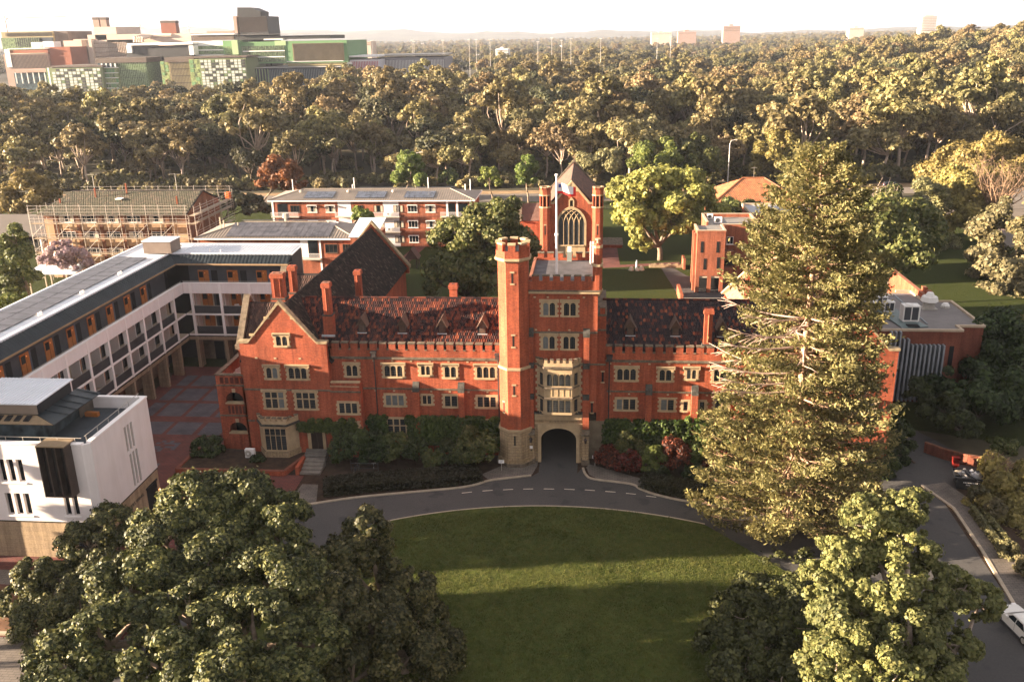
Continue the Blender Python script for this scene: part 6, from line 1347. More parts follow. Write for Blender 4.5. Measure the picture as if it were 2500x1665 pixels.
F_FIG = foliage('fig_leaves', (.014, .021, .008), (.060, .069, .022), (.18, .172, .064), .12)
F_PINE = foliage('pine_foliage', (.06, .068, .024), (.21, .21, .08), (.34, .32, .13), .3, pscale=.6)
F_PLANE = foliage('plane_leaves', (.06, .08, .028), (.15, .17, .062), (.25, .26, .10), .35)
F_CAMPH = foliage('camphor_leaves', (.035, .055, .016), (.09, .11, .034), (.17, .175, .065), .25)
F_DOME = foliage('yellow_green_leaves', (.12, .12, .028), (.25, .24, .072), (.34, .315, .11), .3)
F_LIME = foliage('spring_leaves', (.07, .11, .022), (.15, .19, .045), (.22, .25, .08), .35)
F_GOLD = foliage('golden_leaves', (.12, .105, .03), (.22, .185, .065), (.30, .25, .10), .35)
F_GUM = foliage('gum_leaves', (.06, .057, .026), (.20, .178, .08), (.32, .28, .135), .25, pscale=.2)
F_GUM2 = foliage('dark_gum_leaves', (.024, .03, .015), (.064, .068, .036), (.125, .12, .062), .2, pscale=.2)
F_GUM3 = foliage('brown_gum_leaves', (.075, .062, .03), (.225, .185, .088), (.33, .27, .13), .25, pscale=.2)
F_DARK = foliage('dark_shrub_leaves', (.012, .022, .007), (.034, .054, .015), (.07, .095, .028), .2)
F_IVY = foliage('creeper_leaves', (.02, .042, .010), (.055, .095, .02), (.105, .15, .035), .25)
F_RED = foliage('red_shrub_leaves', (.03, .013, .010), (.085, .027, .016), (.30, .085, .04), .25)
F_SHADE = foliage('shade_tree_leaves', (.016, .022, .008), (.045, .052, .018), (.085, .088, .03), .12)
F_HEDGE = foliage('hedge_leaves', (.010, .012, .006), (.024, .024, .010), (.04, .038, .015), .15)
F_OLIVE = foliage('olive_leaves', (.075, .075, .035), (.16, .15, .075), (.23, .21, .11), .3)
F_AUT = foliage('autumn_leaves', (.11, .055, .02), (.21, .10, .032), (.29, .15, .05), .3)
F_MAUVE = foliage('mauve_blossom', (.26, .19, .22), (.42, .32, .36), (.32, .25, .20), .3)

# ---- foreground trees
make_tree('fig_tree', 'huge dark spreading fig tree with pale bare limbs, lower left foreground', 'tree', (-19.5, -38.5, 0),
    [LB(600, 1225, -31, 85), LB(470, 1235, -32, 85), LB(690, 1260, -32, 70), LB(540, 1300, -33, 90), LB(680, 1330, -33, 85), LB(400, 1320, -35, 90), LB(540, 1390, -36, 115), LB(690, 1420, -38, 100), LB(330, 1430, -39, 100), LB(440, 1440, -38, 90), LB(470, 1510, -41, 110), LB(620, 1540, -42, 115), LB(270, 1560, -43, 115), LB(760, 1560, -41, 85), LB(410, 1630, -45, 110), LB(560, 1660, -46, 105), LB(170, 1640, -45, 105), LB(700, 1660, -44, 90)],
    40, 260000, .155, F_FIG, BARK, 11, .75, .25, 1.4, limbs=90, fork=.5, spread=.4)
make_tree('fig_tree', 'dark fig tree with a drooping lit crest, right of the huge one beside the lawn', 'tree', (-9.5, -33, 0),
    [LB(895, 1310, -32, 62, 1, 1.1), LB(850, 1370, -33, 75), LB(900, 1420, -33, 90, 1, 1.0), LB(980, 1450, -32, 80), LB(1030, 1510, -32, 75), LB(900, 1530, -36, 100), LB(1060, 1590, -33, 75), LB(800, 1480, -38, 95), LB(980, 1620, -36, 100), LB(860, 1650, -39, 100), LB(790, 1390, -35, 60)],
    38, 150000, .155, F_FIG, BARK, 12, .55, .25, 1.4, limbs=50, fork=.5, spread=.4)
make_tree('fig_tree', 'smaller fig tree in front of the white wing base, left of the huge one', 'tree', (-36, -25.5, 0),
    [LB(265, 1280, -23.6, 60), LB(215, 1330, -24, 65), LB(310, 1330, -24, 55), LB(90, 1400, -27, 52), LB(60, 1460, -28, 58), LB(160, 1440, -27, 75), LB(250, 1420, -27, 75), LB(110, 1540, -31, 85), LB(210, 1520, -32, 95), LB(320, 1400, -27, 50)],
    36, 95000, .155, F_FIG, BARK, 13, .4, .25, 1.4, limbs=40, spread=.4)
make_tree('plane_tree', 'pale green plane tree leaning in front of the pine, lower right foreground', 'tree', (24, -38, 0),
    [LB(2120, 1270, -32, 70), LB(2220, 1230, -31, 55), LB(2200, 1320, -32, 80), LB(2060, 1360, -33, 75), LB(2010, 1420, -34, 60), LB(2140, 1420, -34, 95), LB(2250, 1420, -33, 70), LB(2330, 1440, -32, 60), LB(2390, 1470, -31, 55), LB(2080, 1520, -36, 95), LB(2200, 1540, -36, 100), LB(2310, 1560, -34, 80), LB(2040, 1620, -38, 90), LB(2160, 1660, -39, 100), LB(2280, 1660, -37, 85)],
    46, 165000, .165, F_PLANE, BARKP, 14, .4, .23, 1.4, limbs=60, low=-.8, spread=.6)
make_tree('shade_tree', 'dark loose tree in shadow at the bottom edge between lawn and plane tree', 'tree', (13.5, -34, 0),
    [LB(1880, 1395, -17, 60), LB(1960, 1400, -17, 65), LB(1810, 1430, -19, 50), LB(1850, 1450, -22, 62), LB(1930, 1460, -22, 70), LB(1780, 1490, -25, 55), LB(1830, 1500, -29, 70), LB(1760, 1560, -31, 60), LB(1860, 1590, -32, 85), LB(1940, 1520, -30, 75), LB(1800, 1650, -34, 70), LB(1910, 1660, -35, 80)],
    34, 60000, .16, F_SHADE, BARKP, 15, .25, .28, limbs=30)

# ---- the tall pine
def pine(name, label, base, H, prof, seed, n_wh, per, leaf, dead=True, group=None):
    r = np.random.default_rng(seed); base = Vector(base); t = thing(name, label, 'pine tree', base, group)
    mb = MB(); mb.tube([(0, 0, -.3), (0, 0, H*.3), (.1, 0, H*.7), (0, 0, H)], .55*H/36, .05, 8)
    db = MB(); P_, N_, S_ = [], [], []
    for k in range(n_wh):
        z = H*(.035+.965*(k/n_wh)**.95); f = z/H; Lmax = np.interp(f, prof[0], prof[1])
        nb = 6 if f < .9 else 5; ph = r.random()*6.28
        for j in range(nb):
            a = ph+j*2*math.pi/nb+r.normal()*.16; L = Lmax*r.uniform(.72, 1.12)
            if L < .3: continue
            u = np.array([math.cos(a), math.sin(a), 0]); side = np.array([-u[1], u[0], 0])
            droop = np.interp(f, [0, .35, .8, 1], [-.30, -.14, .06, .35]); tip = np.interp(f, [0, .4, .9, 1], [.34, .25, .18, .1])
            tt = np.linspace(0, 1, 6); path = [np.array([0, 0, z])+u*L*x+np.array([0, 0, 1])*L*(droop*x+tip*x**2.4) for x in tt]
            dd = dead and ((u[0] < -.2 and u[1] < .55 and (.50 < f < .60 or .38 < f < .45) and r.random() < .8))
            rb = .035+.011*L
            dd or mb.tube([tuple(x) for x in path], rb, .015, 5)
            if dd:
                path = [np.array([x_[0]*1.22, x_[1]*1.22, z+(x_[2]-z)*1.1]) for x_ in path]; db.tube([tuple(x_) for x_ in path], rb, .015, 5)
                for q in range(8):
                    x0 = path[r.integers(2, 5)]; v = u*r.uniform(.6, 1.8)+side*r.uniform(-1.1, 1.1)+np.array([0, 0, r.uniform(-.5, .4)]); db.tube([tuple(x0), tuple(x0+v*.55+np.array([0, 0, .08])), tuple(x0+v)], .03, .012, 4)
                continue
            nt_ = max(3, int(L*1.95)); x = np.clip(np.linspace(.24, 1.02, nt_)+r.normal(size=nt_)*.03, .15, 1.03); sg = np.where(np.arange(nt_) % 2 == 0, 1.0, -1.0)*r.uniform(.35, 1, nt_); sg[-1] = 0
            TC = np.stack([np.interp(x, tt, [p[i] for p in path]) for i in range(3)], 1); wdt = (L*.2*np.sin(np.clip(x, 0, 1)*2.75)+.12)*sg
            TC = TC+side*wdt[:, None]+u*(np.abs(wdt)*.5)[:, None]+np.array([0, 0, 1])*(.12+r.random(nt_)*.14)[:, None]
            for q in range(nt_): mb.tube([tuple(path[min(5, int(x[q]*5))]), tuple(TC[q])], .022, .012, 3, cap=False)
            m = int(nt_*per); k_ = r.integers(0, nt_, m); rr = r.normal(size=(m, 3))*np.array([.30, .30, .14]); al = np.abs(r.normal(size=m))*.34
            ax = u*.85+np.array([0, 0, .45]); B = TC[k_]+rr+ax*al[:, None]+np.array([0, 0, .5])*np.abs(rr[:, :1])*.4
            P_.append(B); N_.append(np.cross(ax+r.normal(size=(m, 3))*.45, r.normal(size=(m, 3)))); S_.append(np.full(m, leaf)*r.uniform(.7, 1.3, m))
    Pp = np.concatenate(P_); me = leaf_mesh('foliage', Pp, np.concatenate(N_), np.concatenate(S_), 2.6, F_PINE, r)
    o = bpy.data.objects.new('foliage', me); C.objects.link(o); o.parent = t
    k = bpy.data.objects.new('trunk', mb.mesh('trunk', plain('pine_bark', (.42, .27, .18), .9, .3, 2) if 'pine_bark' not in MATS else MATS['pine_bark'], (0, 0, 0), True)); C.objects.link(k); k.parent = t
    if dead and db.v: k = bpy.data.objects.new('bare_branches', db.mesh('bare_branches', plain('bleached_wood', (.52, .37, .31), .9, .15, 2), (0, 0, 0), True)); C.objects.link(k); k.parent = t; k['kind'] = 'stuff'
    return t, len(Pp)
pine('norfolk_pine', 'giant Norfolk pine with pale dead side branches, towering before the right wing', (21.0, -11.5, 0), 33.3,
    ([0, .12, .25, .42, .55, .68, .8, .87, .93, .97, 1], [7.7, 7.7, 7.3, 6.7, 6.2, 5.6, 4.6, 3.4, 2.0, 1.1, .3]), 17, 40, 46, .15)

# ---- trees around the college
def px_tree(name, label, lobes, base, n, size, mat, bark, seed, per=22, cat='tree', **k): return make_tree(name, label, cat, base, lobes, per, n, size, mat, bark, seed, **k)
px_tree('camphor_tree', 'big dark round camphor tree between the slate roof and the tower', [LB(1190, 560, 40, 75), LB(1110, 590, 40, 62), LB(1240, 610, 41, 70), LB(1130, 660, 38, 80), LB(1220, 680, 38, 80), LB(1080, 690, 36, 45), LB(1230, 530, 42, 50)], (-17, 41, 0), 42000, .3, F_CAMPH, BARKD, 31, tr=.5)
px_tree('camphor_tree', 'dome-crowned yellow green tree on a forked grey trunk beside the chapel', [LB(1600, 455, 86, 75, 1, .6), LB(1530, 465, 86, 50, 1, .7), LB(1560, 520, 84, 60), LB(1660, 480, 87, 75, 1, .8), LB(1590, 560, 83, 50, 1, .9), LB(1640, 545, 84, 55), LB(1710, 520, 90, 60), LB(1565, 600, 82, 26)], (16.3, 88, 0), 46000, .4, F_DOME, BARK, 32, tr=.55, fork=.3)
px_tree('dark_tree', 'dark bushy tree between the dome tree and the orange roofed house', [LB(1780, 525, 100, 42), LB(1750, 535, 99, 36), LB(1830, 520, 104, 38)], (30, 102, 0), 12000, .4, F_CAMPH, BARKD, 33)
for i, (L, b, mt, lab) in enumerate((
    ([LB(1610, 380, 172, 55), LB(1570, 400, 172, 38), LB(1640, 410, 170, 40)], (21, 174, 0), F_LIME, 'pale green rounded tree behind the dome tree, left of its pair'),
    ([LB(1710, 365, 174, 45), LB(1720, 400, 173, 45), LB(1690, 410, 172, 35)], (36, 175, 0), F_CAMPH, 'mid green rounded tree behind the dome tree, right of its pair'),
    ([LB(1900, 365, 176, 55), LB(1880, 400, 175, 48), LB(1950, 390, 175, 45)], (58, 177, 0), F_DOME, 'yellow green rounded tree left of the pine tip'),
    ([LB(1480, 400, 160, 50), LB(1430, 410, 160, 42)], (2, 161, 0), F_OLIVE, 'olive spreading bush tree behind the chapel roof'),
    ([LB(1000, 400, 150, 34), LB(1005, 430, 150, 42, 1, .9)], (-47, 151, 0), F_LIME, 'pale feathery tree beyond the farther brick block'),
    ([LB(1092, 440, 150, 22, 1, 1.3)], (-36, 151, 0), F_CAMPH, 'small dark green tree above the far roof edge'),
    ([LB(1195, 440, 145, 26, 1, 1.1)], (-22, 146, 0), F_LIME, 'small bright green tree right of the far roof'),
    ([LB(1285, 410, 144, 26, 1, 1.2), LB(1283, 440, 144, 26)], (-13, 145, 0), F_LIME, 'slim light green street tree left of the chapel'),
    ([LB(1945, 440, 150, 40)], (58, 152, 0), F_CAMPH, 'dark tree right of the orange house roof behind the pine tip'),
    ([LB(880, 528, 80, 26, 1, .7)], (-44, 81, 6), F_LIME, 'small yellow green shrub tree before the white balconies'),
    ([LB(690, 425, 150, 45), LB(655, 440, 150, 35), LB(720, 450, 150, 30)], (-86, 152, 0), F_AUT, 'orange autumn tree behind the left end of the brick block'),
    ([LB(590, 500, 118, 42), LB(560, 490, 118, 36), LB(625, 505, 118, 30)], (-86, 119, 0), F_GUM2, 'dark rounded tree between scaffold and farther brick block'),
    ([LB(60, 480, 108, 62), LB(20, 500, 108, 50), LB(110, 490, 110, 42)], (-133, 109, 0), F_GOLD, 'golden green tree at the left edge behind the grey roof'),
    ([LB(35, 640, 42, 46, 1, 1.1), LB(40, 590, 42, 32, 1, 1.2), LB(60, 690, 42, 48), LB(20, 700, 42, 45)], (-82, 43, 0), F_PLANE, 'dense conical green tree at the left edge beside the solar roof'),
    ([LB(18, 745, 34, 30), LB(50, 740, 35, 24)], (-78, 35, 0), F_LIME, 'bright yellow green shrub at the left edge below the conical tree'),
    ([LB(150, 612, 62, 32), LB(120, 630, 62, 30), LB(185, 640, 62, 36)], (-88, 63, 0), F_MAUVE, 'mauve flowering jacaranda in front of the scaffold'),
    ([LB(2110, 545, 96, 60), LB(2170, 500, 98, 48), LB(2120, 600, 92, 60), LB(2230, 520, 98, 40)], (56, 95, 0), F_CAMPH, 'dark tree right of the pine, shading the park grass'),
    ([LB(2150, 600, 60, 72), LB(2205, 650, 58, 62), LB(2120, 660, 56, 60), LB(2235, 590, 62, 50)], (50, 58, 0), F_CAMPH, 'dark broad tree directly behind the white rooftop units'),
    ([LB(2260, 490, 104, 55), LB(2250, 560, 100, 60), LB(2210, 590, 98, 50), LB(2290, 600, 100, 45)], (67, 97, 0), F_OLIVE, 'pale olive tree with bare twigs on top, right of the pine'),
    ([LB(2360, 500, 112, 60), LB(2340, 560, 108, 48), LB(2310, 560, 108, 40)], (76, 108, 0), F_GOLD, 'golden tree in the park near the parked bay'),
    ([LB(2330, 420, 140, 60), LB(2390, 405, 140, 70), LB(2460, 400, 140, 60), LB(2420, 440, 138, 60)], (98, 140, 0), F_GOLD, 'wide golden crowned tree by the far street at the right edge'),
    ([LB(2480, 540, 84, 60), LB(2470, 640, 76, 70), LB(2490, 720, 68, 70), LB(2450, 700, 70, 40)], (74, 72, 0), F_OLIVE, 'tall olive gum filling the right edge beyond the flat roof'),
    ([LB(2470, 810, 46, 40), LB(2430, 800, 48, 25)], (62, 46, 0), F_GOLD, 'small yellow tree at the right edge above the dark trees'),
    ([LB(2430, 860, 22, 80), LB(2350, 930, 16, 60), LB(2470, 930, 16, 75), LB(2390, 1000, 10, 55), LB(2470, 830, 26, 50)], (53, 18, 0), F_DARK, 'dark shaded tree beside the flat roofed library at right'),
    ([LB(2300, 1000, 8, 50), LB(2240, 960, 12, 40), LB(2350, 1040, 4, 40)], (43.5, 9, 0), F_DARK, 'dark shrubby tree below the grey fins'),
    )):
    cat = 'shrub' if 'shrub' in lab and 'shrubby' not in lab else 'tree'
    if 17 <= i <= 23 and i != 18: L = [(a_, b_, c_ + (2.6 if i < 20 else -.3), rx_*1.38, ry_*1.38, rz_*1.38) for a_, b_, c_, rx_, ry_, rz_ in L]
    px_tree('street_tree' if cat == 'tree' else 'shrub', lab, L, b, int(5200*len(L)*(1.9 if i > 16 else 1)), .42 if i not in (13, 14, 15, 18, 23, 24) else .28, mt, BARKD if mt in (F_CAMPH, F_DARK, F_GUM2) else BARK, 50+i, per=16, cat=cat, tr=.28, limbs=12)
def bare_tree(label, base, h, seed, spread=.6, n=26, matl=None, name='bare_tree', group=None, fine=3):
    r = np.random.default_rng(seed); base = Vector(base); t = thing(name, label, 'tree', base, group); mb = MB()
    limb(mb, (0, 0, -.3), (r.normal()*.3, r.normal()*.3, h*.4), .3*h/14, .2*h/14, r, .04, 7); tw = MB()
    for k in range(n):
        a = r.random()*6.28; z0 = h*r.uniform(.28, .45); e = (math.cos(a)*h*spread*r.uniform(.2, .6), math.sin(a)*h*spread*r.uniform(.2, .6), h*r.uniform(.65, 1)); p = limb(mb, (0, 0, z0), e, .10*h/14, .03, r, .1, 5)
        for q in range(fine):
            s = p[r.integers(1, 5)]; v = Vector(r.normal(size=3)*h*.07)+Vector((0, 0, h*.08)); limb(tw, s, s+v, .035, .012, r, .1, 4, 2)
    for nm, m_ in (('trunk', mb), ('twigs', tw)):
        k = bpy.data.objects.new(nm, m_.mesh(nm, matl or DEAD, (0, 0, 0), True)); C.objects.link(k); k.parent = t
        if nm == 'twigs': k['kind'] = 'stuff'
    return t
bare_tree('leafless brown tree in the park at right, in front of the golden trees', (85, 105, 0), 17, 91, .75, 50, plain('brown_twigs', (.26, .17, .11), .9, .2), fine=10)
bare_tree('pale leafless trunk fork above the park trees at right', (60, 97, 0), 15, 92, .4, 16, BARKP)

# ---- bushland: tree kinds, then individuals, then the rest as one mass
def gum_meshes(seed, mat, bark, h, n, wide):
    r = np.random.default_rng(seed); k = r.integers(11, 17); lobes = []
    for i in range(k):
        a = r.random()*6.28; q = r.random()**.6*wide; rr = r.uniform(1.8, 3.3); lobes.append((math.cos(a)*q, math.sin(a)*q, h*r.uniform(.55, .86)-q*.28, rr, rr, rr*.75))
    c_, r_, o_ = sub_clumps(lobes, 12, r, .36, -.3); p, N, S = clump_leaves(c_, r_, o_, n, .46, r, up=.4)
    cm = leaf_mesh('crown', p, N, S, 1.5, mat, r); mb = MB(); f = Vector((r.normal()*.6, r.normal()*.6, h*.33)); limb(mb, (0, 0, -1.5), f, .34, .26, r, .05, 7)
    for l in lobes: limb(mb, f, l[:3], .17, .06, r, .12, 5)
    return cm, mb.mesh('trunk', bark, (0, 0, 0), True)
KINDS = []
spec = [(F_GUM, BARK, 17, 5.2), (F_GUM3, BARKP, 18, 4.8), (F_GUM, BARKP, 15, 6.0), (F_GUM2, BARKD, 15.5, 5.8), (F_GUM3, BARK, 13, 5.4), (F_GUM, BARKP, 19, 4.6), (F_GUM2, BARK, 12, 5), (F_OLIVE, BARK, 14.5, 5.2)]
for i, (mt, bk, h, wd) in enumerate(spec): KINDS.append(gum_meshes(200+i, mt, bk, h, 6500, wd))
NAMES = ['grey green gum tree', 'tan gum tree on a pale trunk', 'broad grey green gum tree, pale trunk', 'dark broad gum tree', 'low tan brown gum tree', 'tall grey green gum tree, pale trunk', 'small dark gum tree', 'olive gum tree']
rr_ = np.random.default_rng(5); cand = []
def visible(x, y, z):
    d = Vector((x, y, z))-CAM; q = d.dot(fw)
    if q < 1: return None
    return 1250+F_PX*d.dot(rt)/q, 832.5+F_PX*d.dot(dn)/q, q
HOSP = [(-330, 520, -8, 720)]
y = 179.0
while y < 900:
    sp_ = 12 if y < 420 else 13
    xw = (y+84)*.66
    for x in np.arange(-xw-(y+84)*.09, xw-(y+84)*.09, sp_):
        xx = x+rr_.uniform(-.46, .46)*sp_; yy = y+rr_.uniform(-.46, .46)*sp_; zz = float(terrain(xx, yy))
        if yy < 177+.03*xx+(8 if xx > 60 else 0): continue
        v = visible(xx, yy, zz+7)
        if v is None or not -60 < v[0] < 2560: continue
        if xx < -.26*(yy+84) and yy > 535: continue
        if xx < -.12*(yy+84) and yy > 570: continue
        if rr_.random() < .05: continue
        cand.append((v[2], xx, yy, zz, v[0]))
    y += sp_*.92
cand.sort(); near, far = cand[:296], cand[296:]
def zone(v): return 'at the left' if v < 830 else ('in the middle' if v < 1660 else 'at the right')
for i, (q, x, yy, z, pxx) in enumerate(near):
    k = int(rr_.choice(8, p=[.2, .17, .15, .1, .12, .12, .06, .08])); s = (.8+.75*rr_.random()**1.6)*(1.0 if x < -20 else 1.12)
    g = 'bush trees: '+NAMES[k]+' '+zone(pxx)
    t = thing('gum_tree', NAMES[k]+' '+zone(pxx)+' of the bushland', 'tree', (x, yy, z), g, rr_.random()*6.28); t.scale = (s, s, s*rr_.uniform(.9, 1.15))
    for nm, me in zip(('crown', 'trunk'), KINDS[k]):
        o = bpy.data.objects.new(nm, me); C.objects.link(o); o.parent = t
protos = []
for t in [o for o in C.objects if o.name.startswith('gum_tree')]:
    pass
def scatter(name, pts, objs, label=None, cat=None):
    """one object whose geometry nodes set real tree meshes on its points; pts rows: x y z rot scale kind"""
    me = bpy.data.meshes.new(name); pts = np.array(pts); n_ = len(pts); me.vertices.add(n_); me.vertices.foreach_set('co', pts[:, :3].astype('f').ravel())
    for nm, col_ in (('rot', 3), ('scl', 4)):
        a = me.attributes.new(nm, 'FLOAT', 'POINT'); a.data.foreach_set('value', pts[:, col_].astype('f'))
    a = me.attributes.new('sort', 'INT', 'POINT'); a.data.foreach_set('value', pts[:, 5].astype('i'))
    o = bpy.data.objects.new(name, me); C.objects.link(o); WL[o] = Vector()
    g = bpy.data.node_groups.new(name, 'GeometryNodeTree'); g.interface.new_socket('Geometry', in_out='INPUT', socket_type='NodeSocketGeometry'); g.interface.new_socket('Geometry', in_out='OUTPUT', socket_type='NodeSocketGeometry')
    gi, go = g.nodes.new('NodeGroupInput'), g.nodes.new('NodeGroupOutput'); jn = g.nodes.new('GeometryNodeJoinGeometry'); L = g.links.new
    def attr(nm, ty):
        x = g.nodes.new('GeometryNodeInputNamedAttribute'); x.data_type = ty; x.inputs[0].default_value = nm; return x.outputs[0]
    cx_ = g.nodes.new('ShaderNodeCombineXYZ'); L(attr('rot', 'FLOAT'), cx_.inputs[2]); sc_ = attr('scl', 'FLOAT'); so = attr('sort', 'INT')
    for i, ob in enumerate(objs):
        cmp_ = g.nodes.new('FunctionNodeCompare'); cmp_.data_type = 'INT'; cmp_.operation = 'EQUAL'; L(so, cmp_.inputs[2]); cmp_.inputs[3].default_value = i
        ip = g.nodes.new('GeometryNodeInstanceOnPoints'); oi = g.nodes.new('GeometryNodeObjectInfo'); oi.inputs[0].default_value = ob; oi.inputs[1].default_value = True; oi.transform_space = 'ORIGINAL'
        L(gi.outputs[0], ip.inputs['Points']); L(cmp_.outputs[0], ip.inputs['Selection']); L(oi.outputs[4] if False else [s_ for s_ in oi.outputs if s_.name == 'Geometry'][0], ip.inputs['Instance']); L(cx_.outputs[0], ip.inputs['Rotation']); L(sc_, ip.inputs['Scale']); L(ip.outputs[0], jn.inputs[0])
    L(jn.outputs[0], go.inputs[0]); m = o.modifiers.new('scatter', 'NODES'); m.node_group = g; o['kind'] = 'stuff'
    if label: o['label'] = label
    return o
# crowns (with trunk) of near trees serve as the shapes of the far ones
shape = {}
for o in C.objects:
    if o.name.startswith('crown') and o.parent and o.parent.name.startswith('gum_tree'):
        k = [i for i, q in enumerate(KINDS) if q[0] == o.data]
        if k and k[0] not in shape: shape[k[0]] = o
objs = [shape[k] for k in sorted(shape)]
pts = [(x, yy, z, rr_.random()*6.28, (.72+.8*rr_.random()**1.7)*(.6 if x < -.28*(yy+84) and yy > 380 else .85 if x < -.28*(yy+84) and yy > 300 else 1.05), int(rr_.integers(0, len(objs)))) for (q, x, yy, z, pxx) in far]
y = 900.0
while y < 5200:
    sp_ = 14+y*.007; xw = (y+84)*.64
    for x in np.arange(-xw-(y+84)*.09, xw-(y+84)*.09, sp_):
        xx = x+rr_.uniform(-.5, .5)*sp_; yy = y+rr_.uniform(-.5, .5)*sp_*1.6
        if xx < -.2*(yy+84) and yy < 950: continue
        pts.append((xx, yy, float(terrain(xx, yy)), rr_.random()*6.28, rr_.uniform(.8, 1.35), int(rr_.integers(0, len(objs)))))
    y += sp_*1.6
scatter('distant_woodland', pts, objs)
# undergrowth at the bush edge and between the trunks
def shrub_mesh(seed, mat, n=900, size=.3, rad=1.0):
    r = np.random.default_rng(seed); lobes = [(r.normal()*.6*rad, r.normal()*.6*rad, .6*rad+r.random()*.5*rad, rad*.75, rad*.75, rad*.6) for _ in range(4)]
    c_, r_, o_ = sub_clumps(lobes, 7, r, .4, -.3); p, N, S = clump_leaves(c_, r_, o_, n, size, r); return leaf_mesh('foliage', p, N, S, 1.5, mat, r)
SHR = [shrub_mesh(300, F_GUM2), shrub_mesh(301, F_GUM), shrub_mesh(302, F_OLIVE), shrub_mesh(303, F_GUM3)]
hedge_objs = []
for i in range(26):
    x = 60+i*4.6+rr_.uniform(-1, 1); t = thing('roadside_shrub', 'olive brown roadside shrub in the row behind the dark parked car', 'shrub', (x, 181+.055*(x-60)+rr_.uniform(-1, 1), 0), 'roadside shrubs behind the dark car', rr_.random()*6); s = rr_.uniform(2.0, 3.0); t.scale = (s, s, s*1.05)
    o = bpy.data.objects.new('foliage', SHR[(i*7) % 3 if i % 3 else 2]); C.objects.link(o); o.parent = t; hedge_objs.append(o)
for q in range(4): 
    pass
so = []
for me in SHR:
    f = [o for o in hedge_objs if o.data == me]
    if f: so.append(f[0])
pts = []
for i in range(1500):
    yy = 172+rr_.random()**1.6*190; xw = (yy+84)*.64; x = rr_.uniform(-xw, xw)-(yy+84)*.09
    if yy < 175+.03*x+(10 if x > 55 else 0): continue
    pts.append((x, yy, float(terrain(x, yy))-.2, rr_.random()*6.28, rr_.uniform(.8, 2.3), int(rr_.integers(0, len(so)))))
scatter('undergrowth', pts, so)
for i, (px_, py_, Y_, h) in enumerate(((1925, 250, 330, 17), (1800, 240, 330, 13), (2440, 215, 300, 17), (2290, 240, 300, 14), (960, 300, 235, 13), (1110, 345, 215, 11), (1545, 400, 200, 10), (440, 400, 190, 10), (820, 380, 200, 10), (1340, 300, 255, 12), (2080, 330, 225, 13), (260, 300, 250, 12))):
    p_ = atY(px_, py_, Y_); bare_tree('bleached leafless gum standing '+('at the right' if px_ > 1660 else 'in the middle' if px_ > 830 else 'at the left')+' of the bushland', (p_.x, Y_, float(terrain(p_.x, Y_))), h*1.15, 400+i, .6, 14, DEAD, 'dead_gum', 'bleached dead gums '+zone(px_), 3)

# ---- shrubs, creeper and hedges against the college
def bush(label, cx, cy, r_, h, n, mat, seed, size=.16, group=None, lobes=None, cat='shrub', name='shrub'):
    L = lobes or [(cx, cy, h*.55, r_, r_, h*.45), (cx-r_*.4, cy-.2, h*.4, r_*.7, r_*.7, h*.4), (cx+r_*.5, cy, h*.42, r_*.7, r_*.7, h*.4)]
    return make_tree(name, label, cat, (cx, cy, 0), L, 18, n, size, mat, BARKD, seed, tr=.06, group=group, limbs=4, low=-.6, crown='foliage')
for i, (x, y, r_, h, m_, lab) in enumerate((
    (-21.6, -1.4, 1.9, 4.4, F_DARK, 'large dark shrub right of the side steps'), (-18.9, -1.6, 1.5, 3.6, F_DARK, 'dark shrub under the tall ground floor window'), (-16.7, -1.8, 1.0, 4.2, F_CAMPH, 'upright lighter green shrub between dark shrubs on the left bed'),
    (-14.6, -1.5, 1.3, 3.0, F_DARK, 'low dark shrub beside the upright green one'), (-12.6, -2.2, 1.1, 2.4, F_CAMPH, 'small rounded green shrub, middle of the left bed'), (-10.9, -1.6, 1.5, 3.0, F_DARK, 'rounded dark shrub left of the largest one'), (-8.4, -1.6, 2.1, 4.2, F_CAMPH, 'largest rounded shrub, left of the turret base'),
    (4.9, -1.3, 1.2, 2.6, F_RED, 'red tipped shrub next to the right arch pier'), (7.2, -.6, 1.4, 3.5, F_CAMPH, 'pale green shrub behind the red tipped shrubs'), (7.2, -2.3, 1.2, 2.5, F_RED, 'dark red shrub at the front of the right bed'), (9.6, -2.3, 1.2, 3.2, F_LIME, 'yellow green shrub in the middle of the right bed'),
    (11.7, -1.9, 1.5, 3.8, F_RED, 'tall red shrub in the middle of the right bed'), (14.0, -1.6, 1.2, 3.9, F_LIME, 'tall pale green shrub at the right of the bed'), (15.8, -2.2, 1.3, 3.2, F_RED, 'red shrub touching the pine branches'), (13.6, -3.4, 1.2, 1.5, F_DARK, 'low dark shrub at the front of the right bed'),
    (-37.2, -.8, 1.6, 2.4, F_DARK, 'dark shrub below the porch arches'), (-31.2, -2.2, .7, 1.0, F_DARK, 'small spiky plant under the bay window'), (10.0, -3.3, 1.0, 1.3, F_DARK, 'low fern at the front of the right bed'))):
    bush(lab, x, y, r_, h, int(2600*r_*h/4)+1200, m_, 600+i)
